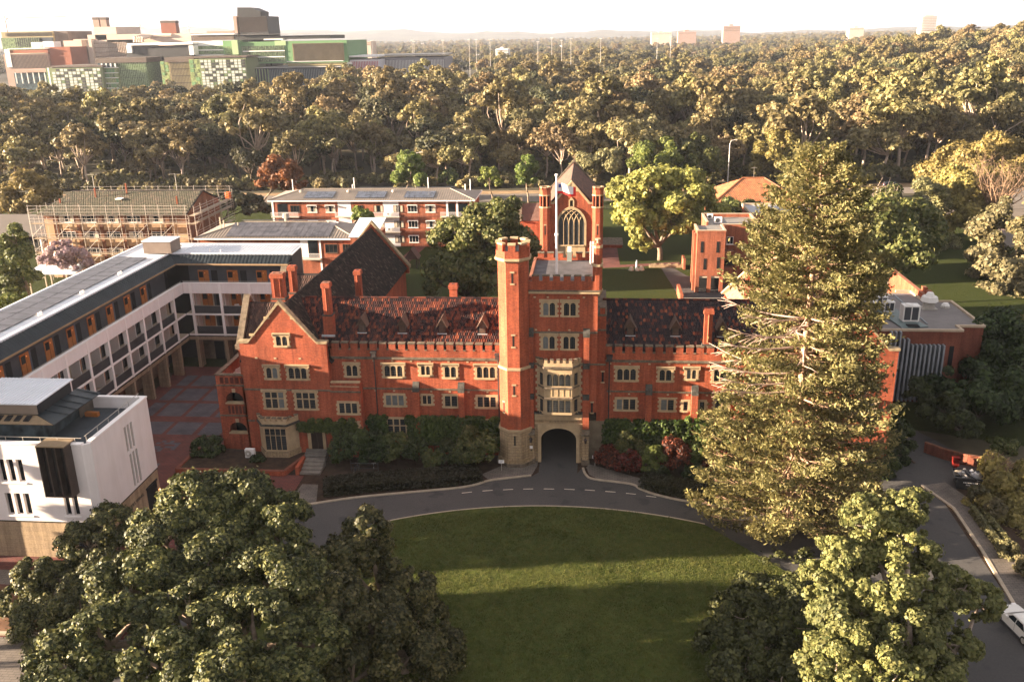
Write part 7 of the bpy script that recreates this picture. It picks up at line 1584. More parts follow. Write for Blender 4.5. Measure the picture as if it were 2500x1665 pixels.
def creeper(label, x0, x1, y, z0, z1, n, seed, ragged=.7):
    r = np.random.default_rng(seed); c_ = []; x = x0
    while x < x1:
        top = z1-.5-ragged*r.random()*(1.3 if r.random() < .3 else .7); z = z0
        while z < top: c_.append((x+r.normal()*.15, y-.15-r.random()*.25, z)); z += .45
        x += .4
    c_ = np.array(c_); p, N, S = clump_leaves(c_, np.full(len(c_), .42), np.tile([0, -1, .1], (len(c_), 1)), n, .17, r)
    p[:, 1] = np.minimum(p[:, 1], y-.02); t = thing('creeper', label, 'creeper', (x0, y, 0)); me = leaf_mesh('foliage', p-np.array([x0, y, 0]), N, S, 1.4, F_IVY, r); o = bpy.data.objects.new('foliage', me); C.objects.link(o); o.parent = t
    mb = MB()
    for k in range(6): xx = (x1-x0)*(k+.5)/6; mb.tube([(xx, -.04, 0), (xx+.15, -.04, 1.5), (xx-.1, -.04, z1*.7)], .04, .02, 4)
    k = bpy.data.objects.new('stem', mb.mesh('stem', BARKD)); C.objects.link(k); k.parent = t
creeper('green creeper over the ground floor wall left of the turret', -15.6, -6.0, YW, 1.5, 5.1, 26000, 701, .6)
creeper('creeper around the tall window on the left wing', -19.6, -18.3, YW, .5, 4.9, 4500, 702)
creeper('creeper draped over the side door beside the bay window', -26.9, -21.0, -.05, 3.3, 5.0, 9000, 703, 1.0)
creeper('green creeper over the ground floor wall right of the tower', 4.9, 18.5, YW, 1.5, 5.2, 30000, 704, .35)
def hedge(label, path, w, h, n, mat, seed, size=.13, z0=0):
    r = np.random.default_rng(seed); P = [Vector((a, b, 0)) for a, b in path]; c_ = []; o_ = []
    for a, b in zip(P, P[1:]):
        L = (b-a).length; d = (b-a)/L; s_ = Vector((-d.y, d.x, 0))
        for i in range(int(L/.3)):
            for q in np.linspace(-.5, .5, max(2, int(w/.35))):
                for zz in np.linspace(.2, h-.15, max(2, int(h/.35))): pp = a+d*(i*.3)+s_*(q*w); c_.append((pp.x, pp.y, z0+zz)); o_.append((s_.x*q, s_.y*q, .3 if zz > h*.6 else 0))
    p, N, S = clump_leaves(np.array(c_), np.full(len(c_), .28), np.array(o_), n, size, r); t = thing('hedge', label, 'hedge', (path[0][0], path[0][1], 0)); b0 = np.array([path[0][0], path[0][1], 0])
    o = bpy.data.objects.new('foliage', leaf_mesh('foliage', p-b0, N, S, 1.4, mat, r)); C.objects.link(o); o.parent = t
    mb = MB()
    for a, b in zip(P, P[1:]): mb.tube([a-P[0]+Vector((0, 0, .1)), b-P[0]+Vector((0, 0, .1))], .05, n=4)
    k = bpy.data.objects.new('stem', mb.mesh('stem', BARKD)); C.objects.link(k); k.parent = t
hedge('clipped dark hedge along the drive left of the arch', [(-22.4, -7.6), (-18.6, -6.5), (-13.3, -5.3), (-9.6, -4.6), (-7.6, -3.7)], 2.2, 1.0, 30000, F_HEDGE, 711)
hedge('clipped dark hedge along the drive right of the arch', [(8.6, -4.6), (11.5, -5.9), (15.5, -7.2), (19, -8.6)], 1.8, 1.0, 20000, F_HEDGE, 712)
hedge('low clipped hedge by the side street footpath', [(38.3, -8.6), (38.2, -14.6), (37.9, -15.4)], .8, .8, 9000, F_OLIVE, 713)
for i, (x, y, r_, lab) in enumerate(((39.0, -6.8, .95, 'clipped round bush, farthest along the side street footpath'), (39.5, -9.3, .9, 'clipped round bush, second along the side street'), (38.0, -16.0, .85, 'clipped round bush at the near end of the low hedge'), (38.3, -18.6, .95, 'clipped round bush nearest the white car'))):
    make_tree('topiary', lab, 'topiary', (x, y, 0), [(x, y, r_, r_, r_, r_*1.05)], 60, 6500, .12, F_OLIVE, BARKD, 720+i, tr=.06, ratio=.22, limbs=2, crown='foliage', low=-.9)
for i, (L, b, m_, lab) in enumerate((
    ([LB(2440, 1270, -8, 75), LB(2480, 1190, -5, 80), LB(2400, 1250, -7, 50), LB(2490, 1330, -11, 65), LB(2450, 1350, -12, 50), LB(2440, 1150, -2, 50)], (42, -9, 0), F_GOLD, 'golden green shrub mass by the side street at the right edge'),
    ([LB(2420, 1095, 6, 40), LB(2460, 1110, 5, 36)], (46, 5, 0), F_CAMPH, 'green shrub behind the short brick wall at right'),
    ([LB(2180, 1060, 4, 45), LB(2150, 1130, -1, 50), LB(2200, 1100, 2, 35)], (36.5, 1.5, 0), F_DARK, 'dark shrub beside the pine at the head of the side street'),
    )): px_tree('shrub', lab, L, b, 8000*len(L), .2, m_, BARKD, 740+i, per=18, cat='shrub', tr=.12, limbs=6, low=-.8)
bare_tree('twiggy brown leafless shrub beside the skip', (41.6, -4.2, 0), 3.6, 751, .6, 40, MATS['brown_twigs'], 'bare_shrub', None, 8)
# trees out of the picture on the left: their long shade lies on the lawn
for i, (x, y, h) in enumerate(((-60, -27.0, 0), (-68, -37.6, 19), (-64, -44.6, 17), (-66, -52.6, 18), (-60, -59, 16), (-74, -40.6, 19))):
    make_tree('shade_tree', 'tall tree standing outside the picture beyond its left edge', 'tree', (x, y, 0), [(x, y, h*.6, 3.6, 3.6, h*.36), (x+2, y+1.2, h*.5, 3, 2.4, 3), (x-2, y-1, h*.55, 3, 2.6, 3)] if h else [(x+q, y, z, 2.3, 2.75, 2.2) for z in (3, 6, 9, 12, 14.4) for q in (-1.5, 1.5)], 18, 9000, .45, F_FIG, BARK, 800+i, group='trees beyond the left edge')  # first one is added: crown stacked into a block to hold off sun

# ---- mown grass: patches of real blades over the lawn, one object
def blade_patch(seed, n=170, w=1.3):
    r = np.random.default_rng(seed); P = np.stack([r.uniform(-w/2, w/2, n), r.uniform(-w/2, w/2, n), np.full(n, .03)], 1); a = r.uniform(0, 6.28, n)
    N = np.stack([np.cos(a), np.sin(a), r.normal(size=n)*.25], 1); N = unit(N); s = r.uniform(.028, .05, n); up = unit(np.stack([r.normal(size=n)*.3, r.normal(size=n)*.3, np.ones(n)], 1)); up = unit(up-N*np.sum(up*N, 1, keepdims=True)); b = np.cross(N, up)
    V = np.empty((n, 4, 3)); hgt = r.uniform(.045, .085, n)[:, None]
    V[:, 0] = P-b*s[:, None]*.5; V[:, 1] = P+b*s[:, None]*.5; V[:, 2] = P+b*s[:, None]*.2+up*hgt; V[:, 3] = P-b*s[:, None]*.2+up*hgt; V[:, :2, 2] = 0
    me = bpy.data.meshes.new('grass'); me.vertices.add(n*4); me.vertices.foreach_set('co', V.astype('f').ravel()); me.loops.add(n*4); me.loops.foreach_set('vertex_index', np.arange(n*4, dtype='i')); me.polygons.add(n); me.polygons.foreach_set('loop_start', np.arange(0, n*4, 4, dtype='i')); me.materials.append(F_GRASS); me.update(); me.validate(); return me
m, n, b = newmat('grass_blades'); p = pos(n); f1 = noise(n, p, .16, 5, .65); f2 = noise(n, p, 1.6, 4, .7)
c = mixc(n, ramp(n, f1, .3, .7), (.07, .092, .024), (.135, .148, .045)); c = mixc(n, ramp(n, f2, .45, .8), c, (.21, .19, .07)); n.links.new(c, b.inputs['Base Color']); tl = nd(n, 'BsdfTranslucent'); n.links.new(c, tl.inputs[0]); mxs = nd(n, 'MixShader'); mxs.inputs[0].default_value = .42; ou = [q for q in n.nodes if q.type == 'OUTPUT_MATERIAL'][0]; n.links.new(b.outputs[0], mxs.inputs[1]); n.links.new(tl.outputs[0], mxs.inputs[2]); n.links.new(mxs.outputs[0], ou.inputs[0]); b.inputs['Specular IOR Level'].default_value = .08
F_GRASS = m
gp_ = []
for i in range(3):
    o = bpy.data.objects.new('grass_tuft', blade_patch(900+i)); C.objects.link(o); o.location = (-1+i*.9, -14.5, .12); o['kind'] = 'stuff'; gp_.append(o)
def in_poly(x, y, P):
    c = False; j = len(P)-1
    for i in range(len(P)):
        if (P[i][1] > y) != (P[j][1] > y) and x < (P[j][0]-P[i][0])*(y-P[i][1])/(P[j][1]-P[i][1])+P[i][0]: c = not c
        j = i
    return c
lp = inner+[(28, -30), (27, -75), (-28, -75), (-27, -30)]; pts = []
y = -44.0
while y < -9.2:
    x = -20.0
    while x < 24:
        xx, yy = x+rr_.uniform(-.3, .3), y+rr_.uniform(-.3, .3)
        if in_poly(xx, yy, lp) and in_poly(xx, yy+.55, lp): pts.append((xx, yy, .12, rr_.random()*6.28, rr_.uniform(.85, 1.15), int(rr_.integers(0, 3))))
        x += .98
    y += .98
scatter('grass', pts, gp_)
# ---------------------------------------------------------------- flagpole and flag
fp = thing('flagpole', 'white flagpole on the gate tower roof with stay wire', 'flagpole', (-.2, 1.4, 19.05))
part('pole', MB().tube([(-.2, 1.4, 19.05), (-.2, 1.4, 23.6)], .13, .12, 8), WHITE2, fp); part('pole_upper', MB().tube([(-.2, 1.4, 23.6), (-.2, 1.4, 29.25)], .11, .07, 8), WHITE2, fp); part('collar', MB().ngon(-.2, 1.4, 23.5, 23.7, .2, 8), WHITE2, fp); part('truck', MB().ngon(-.2, 1.4, 29.25, 29.4, .16, 8), WHITE2, fp); part('stay', MB().tube([(-.25, 1.4, 23.5), (-3.0, 1.2, 20.4)], .02, n=4), BRONZE, fp); part('base_plate', MB().box(-.45, .05, 1.15, 1.65, 19.05, 19.15), GREYD, fp)
m, n, b = newmat('flag_cloth'); tc = nd(n, 'TexCoord'); s_ = nd(n, 'SeparateXYZ'); n.links.new(tc.outputs['UV'], s_.inputs[0])
def gate(a, lo, hi):
    x = nd(n, 'Math', operation='GREATER_THAN'); n.links.new(a, x.inputs[0]); x.inputs[1].default_value = lo; y = nd(n, 'Math', operation='LESS_THAN'); n.links.new(a, y.inputs[0]); y.inputs[1].default_value = hi
    z = nd(n, 'Math', operation='MULTIPLY'); n.links.new(x.outputs[0], z.inputs[0]); n.links.new(y.outputs[0], z.inputs[1]); return z.outputs[0]
c = mixc(n, gate(s_.outputs[1], -.1, .22), (.72, .68, .68), (.62, .03, .03)); c = mixc(n, gate(s_.outputs[0], .86, 1.1), c, (.62, .03, .03))
cant = nd(n, 'Math', operation='MULTIPLY'); n.links.new(gate(s_.outputs[0], .06, .2), cant.inputs[0]); n.links.new(gate(s_.outputs[1], .55, .85), cant.inputs[1]); c = mixc(n, cant.outputs[0], c, (.05, .06, .25))
arc_ = nd(n, 'Math', operation='MULTIPLY'); n.links.new(gate(s_.outputs[0], .45, .5), arc_.inputs[0]); n.links.new(gate(s_.outputs[1], .3, .8), arc_.inputs[1]); c = mixc(n, arc_.outputs[0], c, (.1, .1, .2))
n.links.new(c, b.inputs['Base Color']); b.inputs['Roughness'].default_value = .8
nx, ny = 18, 8; v = []; f = []; uv = []
for j in range(ny+1):
    for i in range(nx+1):
        a, q = i/nx, j/ny
        v.append((1.75*a, .16*math.sin(a*7+q*1.5)*a, -.75*a**2*.45+1.05*q*(1-.18*a)+.13*math.sin(a*6+1)*a)); uv.append((a, q))
for j in range(ny):
    for i in range(nx): f.append((j*(nx+1)+i, j*(nx+1)+i+1, (j+1)*(nx+1)+i+1, (j+1)*(nx+1)+i))
me = bpy.data.meshes.new('flag'); me.from_pydata(v, [], f); me.materials.append(m); ul = me.uv_layers.new(name='uv')
for p in me.polygons:
    for li in p.loop_indices: ul.data[li].uv = uv[me.loops[li].vertex_index]
me.polygons.foreach_set('use_smooth', [True]*len(f)); fo = bpy.data.objects.new('flag', me); C.objects.link(fo); fo.location = (-.12, 1.4, 27.55); tag(fo, 'white flag with a red lower edge flying from the tower flagpole', 'flag')

# ---------------------------------------------------------------- cars
def car(label, loc, rz, paint, kind='sedan'):
    t = thing('parked_car', label, 'car', loc, None, rz)
    L, Wd = 4.8, 1.84
    prof = ([(0, .42), (.05, .66), (.25, .80), (1.35, .92), (2.05, 1.38), (2.6, 1.46), (3.35, 1.42), (4.05, 1.05), (4.65, 1.0), (4.78, .75), (4.8, .42), (4.7, .25), (.1, .25)] if kind == 'sedan' else
            [(0, .42), (.05, .72), (.3, .88), (1.1, 1.0), (1.9, 1.52), (2.6, 1.62), (3.7, 1.58), (4.35, 1.2), (4.5, .9), (4.52, .45), (4.4, .27), (.1, .27)])
    def local(name, mb, mat, par=t):
        o = bpy.data.objects.new(name, mb.mesh(name, mat)); C.objects.link(o); o.parent = par; return o
    # body: sections across the width, roof drawn in
    ys = [-.92, -.90, -.70, 0, .70, .90, .92]; mb = MB(); nP = len(prof)
    for yv in ys:
        for (x, z) in prof:
            k = max(0, (z-.95)/.55); e = abs(yv)/.92
            mb.v.append((x-L/2, yv*(1-.24*k), z-(.05*e**4 if z > .6 else 0)))
    for j in range(len(ys)-1):
        for i in range(nP): mb.f.append((j*nP+i, j*nP+(i+1) % nP, (j+1)*nP+(i+1) % nP, (j+1)*nP+i)); mb.m.append(0)
    mb.f.append(tuple(range(nP))); mb.m.append(0); mb.f.append(tuple((len(ys)-1)*nP+i for i in reversed(range(nP)))); mb.m.append(0)
    body = local('body', mb, paint)
    def pane(name, pts, mat=GLASS): q = MB(); q.face(pts); return local(name, q, mat)
    sx = lambda x: x-L/2
    if kind == 'sedan': ws, rs_, s0, s1, sb = (1.42, .97, 2.0, 1.38), (3.42, 1.41, 4.0, 1.10), 1.75, 3.75, 1.0
    else: ws, rs_, s0, s1, sb = (1.2, 1.07, 1.86, 1.52), (3.78, 1.55, 4.3, 1.25), 1.6, 4.0, 1.08
    wy = lambda z: .92*(1-.24*max(0, (z-.95)/.55))
    pane('windscreen', [(sx(ws[0])-.02, -wy(ws[1])*.92, ws[1]+.02), (sx(ws[0])-.02, wy(ws[1])*.92, ws[1]+.02), (sx(ws[2])-.02, wy(ws[3])*.92, ws[3]+.02), (sx(ws[2])-.02, -wy(ws[3])*.92, ws[3]+.02)])
    pane('rear_window', [(sx(rs_[0])+.02, -wy(rs_[1])*.9, rs_[1]+.02), (sx(rs_[0])+.02, wy(rs_[1])*.9, rs_[1]+.02), (sx(rs_[2])+.02, wy(rs_[3])*.92, rs_[3]+.02), (sx(rs_[2])+.02, -wy(rs_[3])*.92, rs_[3]+.02)])
    zt = 1.33 if kind == 'sedan' else 1.47
    for s_ in (-1, 1):
        for (a, b_, c_, d_) in ((s0, 2.65, 2.2, 2.65), (2.73, s1, 2.73, s1-.42)):
            pane('side_window', [(sx(a), s_*(wy(sb)+.012), sb), (sx(b_), s_*(wy(sb)+.012), sb), (sx(d_), s_*(wy(zt)+.012), zt), (sx(c_), s_*(wy(zt)+.012), zt)])
        for x in (.95, 3.8):
            w_ = MB(); w_.tube([(sx(x), s_*.70, .32), (sx(x), s_*.935, .32)], .33, n=16); wo_ = local('wheel', w_, plain('tyre', (.02, .02, .02), .9) if 'tyre' not in MATS else MATS['tyre']); h_ = MB(); h_.tube([(sx(x), s_*.9, .32), (sx(x), s_*.95, .32)], .21, n=12); local('rim', h_, STEEL, wo_)
        local('headlight', MB().box(sx(.0)-.01, sx(.3), s_*.55, s_*.86, .62, .74), WHITE2); local('tail_light', MB().box(sx(4.55 if kind == 'sedan' else 4.35), sx(4.82 if kind == 'sedan' else 4.54), s_*.58, s_*.9, .72, .95), RED); local('mirror', MB().box(sx(1.75), sx(1.95), s_*.92, s_*1.1, .95, 1.1), paint)
        local('door_seam', MB().box(sx(2.68), sx(2.70), s_*.925, s_*.93, .4, 1.0), GREYD); local('sill', MB().box(sx(1.3), sx(3.45), s_*.90, s_*.94, .22, .34), GREYD)
    local('number_plate', MB().box(sx(4.8 if kind == 'sedan' else 4.52), sx(4.83 if kind == 'sedan' else 4.55), -.26, .26, .62, .75), WHITE2)
    return t
CARW = plain('white_car_paint', (.66, .63, .58), .25, .02, .5, spec=.6); CARB = plain('blue_black_car_paint', (.022, .03, .045), .25, .05, .5, spec=.6)
car('white sedan parked on the side street at the right edge', (34.9, -25.9, .016), R(-80), CARW)
car('dark blue black hatchback parked on the far street', (85.9, 174.4, .02), R(182), CARB, 'suv')
car('small red car glimpsed behind trunks in the parking bay', (94.5, 118.5, .02), R(200), plain('red_car_paint', (.35, .03, .025), .3, .05), 'suv')

# ---------------------------------------------------------------- skip, bin, walls at the right
sk = thing('skip_bin', 'black skip bin with white lettering on its near side', 'skip bin', (39.6, -3.2, .016), None, R(-12))
def loc(name, mb, mat, par, kind=None):
    o = bpy.data.objects.new(name, mb.mesh(name, mat)); C.objects.link(o); o.parent = par
    if kind: o['kind'] = kind
    return o
mb = MB(); i = [(-1.15, -.85), (1.15, -.85), (1.15, .85), (-1.15, .85)]; o_ = [(-1.4, -.95), (1.4, -.95), (1.4, .95), (-1.4, .95)]
for k in range(4):
    a, b_ = i[k], i[(k+1) % 4]; c_, d_ = o_[(k+1) % 4], o_[k]; mb.face([(*a, 0), (*b_, 0), (*c_, 1.25), (*d_, 1.25)])
mb.face([(*q, .9) for q in o_]); loc('body', mb, plain('black_steel', (.016, .017, .02), .5, .2), sk); mb = MB()
mb.box(-1.45, 1.45, -1.0, -.92, 1.2, 1.28); mb.box(-1.45, 1.45, .92, 1.0, 1.2, 1.28); mb.box(-1.45, -1.37, -.92, .92, 1.2, 1.28); mb.box(1.37, 1.45, -.92, .92, 1.2, 1.28); loc('rim', mb, GREYD, sk)
for r0, (w1, z1) in enumerate(((.62, .72), (.36, .48))):
    mb = MB(); x = -w1
    while x < w1: q = random.uniform(.06, .12); mb.box(x, x+q, -.945+.0*z1, -.9, z1, z1+.1); x += q+.05
    loc('faded_lettering', mb, WHITE2, sk, 'stuff')
for x in (-1.2, 1.2): loc('lug', MB().box(x-.05, x+.05, -1.05, -.9, .8, 1.0), GREYD, sk)
rub = thing('rubble', 'heap of white and grey boxes and rubble piled in the skip', 'rubbish', (39.6, -3.2, 1.0), None, R(-12)); rr2 = random.Random(3)
for k in range(46):
    s = rr2.uniform(.14, .34); x, y = rr2.uniform(-1.1, 1.1), rr2.uniform(-.75, .75); z = .05+.62*max(0, 1-(x/1.3)**2-(y/.95)**2)*rr2.random()**.4
    o = loc('rubble_piece', MB().box(-s, s, -s*.7, s*.7, -s*.3, s*.3), rr2.choice([WHITE2, WHITE2, CONC, STEEL, FLASH, GREYD]), rub); o.location = (x, y, z); o.rotation_euler = (rr2.uniform(-.8, .8), rr2.uniform(-.8, .8), rr2.uniform(0, 3))
hb = thing('hydrant_cabinet', 'red upright hydrant cabinet by the low brick wall', 'hydrant', (39.7, .4, 0)); bpart('cabinet', hb, RED, (39.4, 40.0, .2, .6, .35, 1.2)); bpart('stand', hb, RED, (39.55, 39.85, .3, .5, 0, .35)); bpart('top', hb, RED, (39.35, 40.05, .15, .65, 1.2, 1.3))
bw = thing('garden_wall', 'curved low red brick wall at the head of the side street', 'wall', (41, 1.5, 0)); Pw = [(38.0, 4.2), (39.4, 2.6), (41.2, 1.3), (43.0, .7), (43.9, .5)]
mb = MB()
for a, b_ in zip(Pw, Pw[1:]):
    d = Vector((b_[0]-a[0], b_[1]-a[1], 0)).normalized(); q = Vector((-d.y, d.x, 0))*.12; A, B_ = Vector((*a, 0)), Vector((*b_, 0))
    mb.prism([((A-q).x, (A-q).y), ((B_-q).x, (B_-q).y), ((B_+q).x, (B_+q).y), ((A+q).x, (A+q).y)], 0, 1.1, 'z')
part('wall', mb, BR3, bw); mb = MB()
for a, b_ in zip(Pw, Pw[1:]):
    d = Vector((b_[0]-a[0], b_[1]-a[1], 0)).normalized(); q = Vector((-d.y, d.x, 0))*.16; A, B_ = Vector((*a, 0)), Vector((*b_, 0))
    mb.prism([((A-q).x, (A-q).y), ((B_-q).x, (B_-q).y), ((B_+q).x, (B_+q).y), ((A+q).x, (A+q).y)], 1.1, 1.2, 'z')
part('coping', mb, BRICK2, bw)
gp = thing('gate_pier', 'tall brick gate pier with pale edge at the right picture edge', 'pier', (47.5, -1, 0)); bpart('shaft', gp, BRICK, (46.8, 48.4, -1.4, -.2, 0, 4.6)); bpart('cap', gp, CAPC, (46.7, 48.5, -1.5, -.1, 4.6, 4.8)); bpart('edge', gp, CAPC, (46.72, 46.8, -1.4, -1.2, 0, 4.6))

# ---------------------------------------------------------------- beds, signs, lanterns and small things by the facade
bd = thing('planter_wall', 'low red brick wall round the bare garden bed below the bay window', 'wall', (-34, -4.5, 0)); WL_ = [(-38.6, 1.5), (-38.9, -4.6), (-27.6, -4.5), (-26.6, -1.0)]
for a, b_ in zip(WL_, WL_[1:]):
    d = Vector((b_[0]-a[0], b_[1]-a[1], 0)).normalized(); q = Vector((-d.y, d.x, 0))*.17; A, B_ = Vector((*a, 0)), Vector((*b_, 0)); pl_ = [((A-q).x, (A-q).y), ((B_-q).x, (B_-q).y), ((B_+q).x, (B_+q).y), ((A+q).x, (A+q).y)]
    part('brick_course', MB().prism(pl_, 0, .5, 'z'), BRICK, bd); part('coping', MB().prism(pl_, .5, .56, 'z'), plain('brick_coping', (.20, .07, .045), .9, .25, 3) if 'brick_coping' not in MATS else MATS['brick_coping'], bd)
sheet('garden_bed', [(-38.5, 1), (-38.7, -4.4), (-27.8, -4.4), (-26.8, -1), (-26.8, .0), (-33, .2)], .42, MULCH)
STEPC = plain('step_stone', (.20, .175, .15), .9, .25, 2)
stp = thing('steps', 'stone steps from the side door down to the drive', 'steps', (-24.9, -3, 0))
for k in range(4): bpart('step', stp, STEPC, (-26.1, -24.0, -2.6-.55*k, -2.05-.55*k, 0, .72-.17*k))
bpart('landing', stp, STEPC, (-26.3, -24.2, -2.05, -1.95, 0, .75)); bpart('cheek_wall', stp, BRICK, (-26.5, -26.15, -4.4, -2.0, 0, .9))
for i, (x, y, lab) in enumerate(((-5.66, -2.5, 'small white sign board on a post left of the gate'), (3.78, -.95, 'small white sign board on a post right of the gate'))):
    t = thing('sign', lab, 'sign', (x, y, 0)); bpart('board', t, WHITE2, (x-.28, x+.28, y-.03, y, .95, 1.3)); bpart('post', t, STEEL, (x-.03, x+.03, y, y+.05, 0, 1.3))
    for k in range(3): bpart('text_line', t, plain('faded_print', (.34, .33, .33), .8), (x-.2, x+.2-.06*k, y-.036, y-.031, 1.2-.08*k, 1.23-.08*k))
nb = thing('notice', 'small white notice on the left gate pier', 'notice', (-2.75, -.64, 1.9)); bpart('sheet', nb, WHITE2, (-2.9, -2.6, -.66, -.63, 1.75, 2.05)); bpart('keypad', nb, BLACK, (-2.8, -2.7, -.68, -.63, 1.5, 1.65))
for i, (x, lab) in enumerate(((-2.76, 'black wall lantern on the left gate pier'), (2.79, 'black wall lantern on the right gate pier'))):
    t = thing('lantern', lab, 'lantern', (x, -.85, 2.8)); IR = MATS['hopper_iron']; part('cage', MB().ngon(x, -.9, 2.55, 2.95, .1, 6, None, .16), IR, t); part('cap', MB().ngon(x, -.9, 2.95, 3.12, .19, 6, None, .03), IR, t); part('bracket', MB().tube([(x, -.62, 3.2), (x, -.9, 3.25), (x, -.9, 3.1)], .025, n=5), IR, t); part('glass', MB().ngon(x, -.9, 2.58, 2.92, .085, 6, None, .13), GLASSB, t)
t = thing('wall_lamp', 'lit orange wall lamp above the side door', 'lamp', (-25.3, -.2, 3.9)); part('globe', MB().ngon(-25.3, -.25, 3.8, 4.02, .11, 8), glow('orange_globe', (1, .32, .08), 1.5), t); part('bracket', MB().box(-25.34, -25.26, -.2, 0, 3.98, 4.06), GREYD, t)
ld = bpy.data.lights.new('wall_lamp_light', 'POINT'); ld.energy = 8; ld.color = (1, .5, .2); ld.shadow_soft_size = .1; lo = bpy.data.objects.new('wall_lamp_light', ld); C.objects.link(lo); lo.parent = t; lo.location = (0, -.3, 0)
t = thing('condenser', 'white air conditioner condenser in the garden bed by the bay window', 'air conditioner', (-32.2, -1.6, .42)); mb = MB(); mb.box(-32.7, -31.7, -1.75, -1.35, .5, 1.45); part('casing', mb, WHITE2, t); part('fan_grille', MB().tube([(-32.35, -1.75, .98), (-32.35, -1.79, .98)], .36, n=14), STEEL, t); part('hub', MB().tube([(-32.35, -1.79, .98), (-32.35, -1.81, .98)], .1, n=8), WHITE2, t); part('foot', MB().box(-32.6, -32.5, -1.75, -1.35, .42, .5), GREYD, t)
def armchair(label, x, y, z, rz, mat):
    t = thing('chair', label, 'chair', (x, y, z), None, rz); loc('seat', MB().box(-.28, .28, -.28, .28, .36, .42), mat, t)
    for k in range(5): o = loc('back_slat', MB().box(-.27+k*.115, -.19+k*.115, .24, .29, .4, .98), mat, t); o.rotation_euler = (R(-12), 0, 0)
    for sx_ in (-1, 1):
        loc('armrest', MB().box(sx_*.3-.04, sx_*.3+.04, -.3, .26, .58, .63), mat, t)
        for sy_ in (-1, 1): loc('leg', MB().box(sx_*.28-.03, sx_*.28+.03, sy_*.26-.03, sy_*.26+.03, 0, .58 if sy_ < 0 else .4), mat, t)
    loc('back_rail', MB().box(-.3, .3, .34, .39, .92, 1.0), mat, t)
armchair('pale slatted armchair on the porch roof terrace', -34.2, 3.2, 7.56, R(70), plain('pale_pink_plastic', (.62, .5, .46), .6, .05))
armchair('pale folding chair on the middle gallery of the residence', -43.9, 27.4, 7.64, R(200), WHITE2)
t = thing('watering_can', 'small green watering can on the gallery floor beside the chair', 'watering can', (-44.7, 27.3, 7.64)); GRP = plain('green_plastic', (.05, .3, .06), .5, .1); part('body', MB().ngon(-44.7, 27.3, 7.64, 7.95, .16, 10), GRP, t); part('spout', MB().tube([(-44.6, 27.3, 7.75), (-44.3, 27.3, 8.0)], .03, n=5), GRP, t); part('handle', MB().tube([(-44.84, 27.3, 7.9), (-44.9, 27.3, 8.05), (-44.7, 27.3, 8.08)], .02, n=5), GRP, t)
t = thing('traffic_cone', 'orange red traffic cone with a white band on the top gallery', 'traffic cone', (-51.6, -1.4, 10.62)); ORC = plain('cone_orange', (.62, .07, .02), .6, .05); part('cone', MB().ngon(-51.6, -1.4, 10.66, 11.15, .2, 10, None, .04), ORC, t); part('band', MB().ngon(-51.6, -1.4, 10.83, 10.97, .155, 10, None, .115), WHITE2, t); part('foot', MB().box(-51.85, -51.35, -1.65, -1.15, 10.62, 10.67), ORC, t)
def bicycle(label, x, y, rz, mat):
    t = thing('bicycle', label, 'bicycle', (x, y, 0), None, rz)
    for cx_ in (-.52, .52):
        mb = MB(); ring = [(cx_+.33*math.cos(q), 0, .34+.33*math.sin(q)) for q in np.linspace(0, 2*math.pi, 17)]; mb.tube(ring, .022, n=5); w_ = loc('wheel', mb, MATS['tyre'], t); sp = MB()
        for q in np.linspace(0, math.pi, 5)[:-1]: sp.tube([(cx_-.32*math.cos(q), 0, .34-.32*math.sin(q)), (cx_+.32*math.cos(q), 0, .34+.32*math.sin(q))], .006, n=3)
        loc('spokes', sp, STEEL, w_)
    mb = MB()
    for a, b_ in (((-.52, .34), (-.1, .3)), ((-.1, .3), (.36, .78)), ((-.2, .82), (.36, .82)), ((-.1, .3), (-.22, .9)), ((-.52, .34), (-.2, .8)), ((.34, .92), (.52, .34))): mb.tube([(a[0], 0, a[1]), (b_[0], 0, b_[1])], .022, n=5)
    loc('frame', mb, mat, t); loc('handlebar', MB().tube([(.3, -.26, .96), (.36, 0, .94), (.3, .26, .96)], .02, n=5), STEEL, t); loc('saddle', MB().box(-.34, -.1, -.07, .07, .9, .95), BLACK, t)
bicycle('dark bicycle leaning at the left of the rack behind the hedge', -20.4, -3.6, R(75), GREYD); bicycle('pale framed bicycle at the right of the rack behind the hedge', -18.6, -3.5, R(105), STEEL)
t = thing('bike_rack', 'thin steel bicycle rack behind the clipped hedge', 'bike rack', (-19.5, -3.5, 0)); part('rail', MB().tube([(-21, -3.3, 0), (-21, -3.3, .95), (-18.2, -3.3, .95), (-18.2, -3.3, 0)], .03, n=6), GREYD, t); part('bar', MB().tube([(-21, -3.3, .4), (-18.2, -3.3, .4)], .02, n=5), GREYD, t)
for i, (px, yt, Y, lab) in enumerate(((1790, 342, 168, 'tall curved street lamp between the two green trees and the pine'), (1022, 372, 158, 'street lamp at the far roof right of the pale feathery tree'))):
    b = atY(px, yt, Y); t = thing('street_lamp', lab, 'street lamp', (b.x, Y, 0)); part('pole', MB().tube([(b.x-.8, Y, 0), (b.x-.8, Y, b.z-1), (b.x-.5, Y, b.z-.2), (b.x+.6, Y, b.z)], .12, .07, 6), POLEM, t); part('lamp_head', MB().box(b.x+.3, b.x+1.1, Y-.12, Y+.12, b.z-.06, b.z+.1), POLEM, t)
fn = thing('iron_fence', 'dark iron railing fence along the far street behind the chapel', 'fence', (-8, 128, 0)); IR = MATS['hopper_iron']
for k in range(34): bpart('fence_post', fn, IR, (-46+k*2.4, -45.92+k*2.4, 140+k*.05, 140.08+k*.05, 0, 1.3))
for z in (.25, 1.15): mb = MB(); mb.tube([(-46, 140, z), (35.6, 141.7, z)], .03, n=4); part('fence_rail', mb, IR, fn)
bars_ = MB()
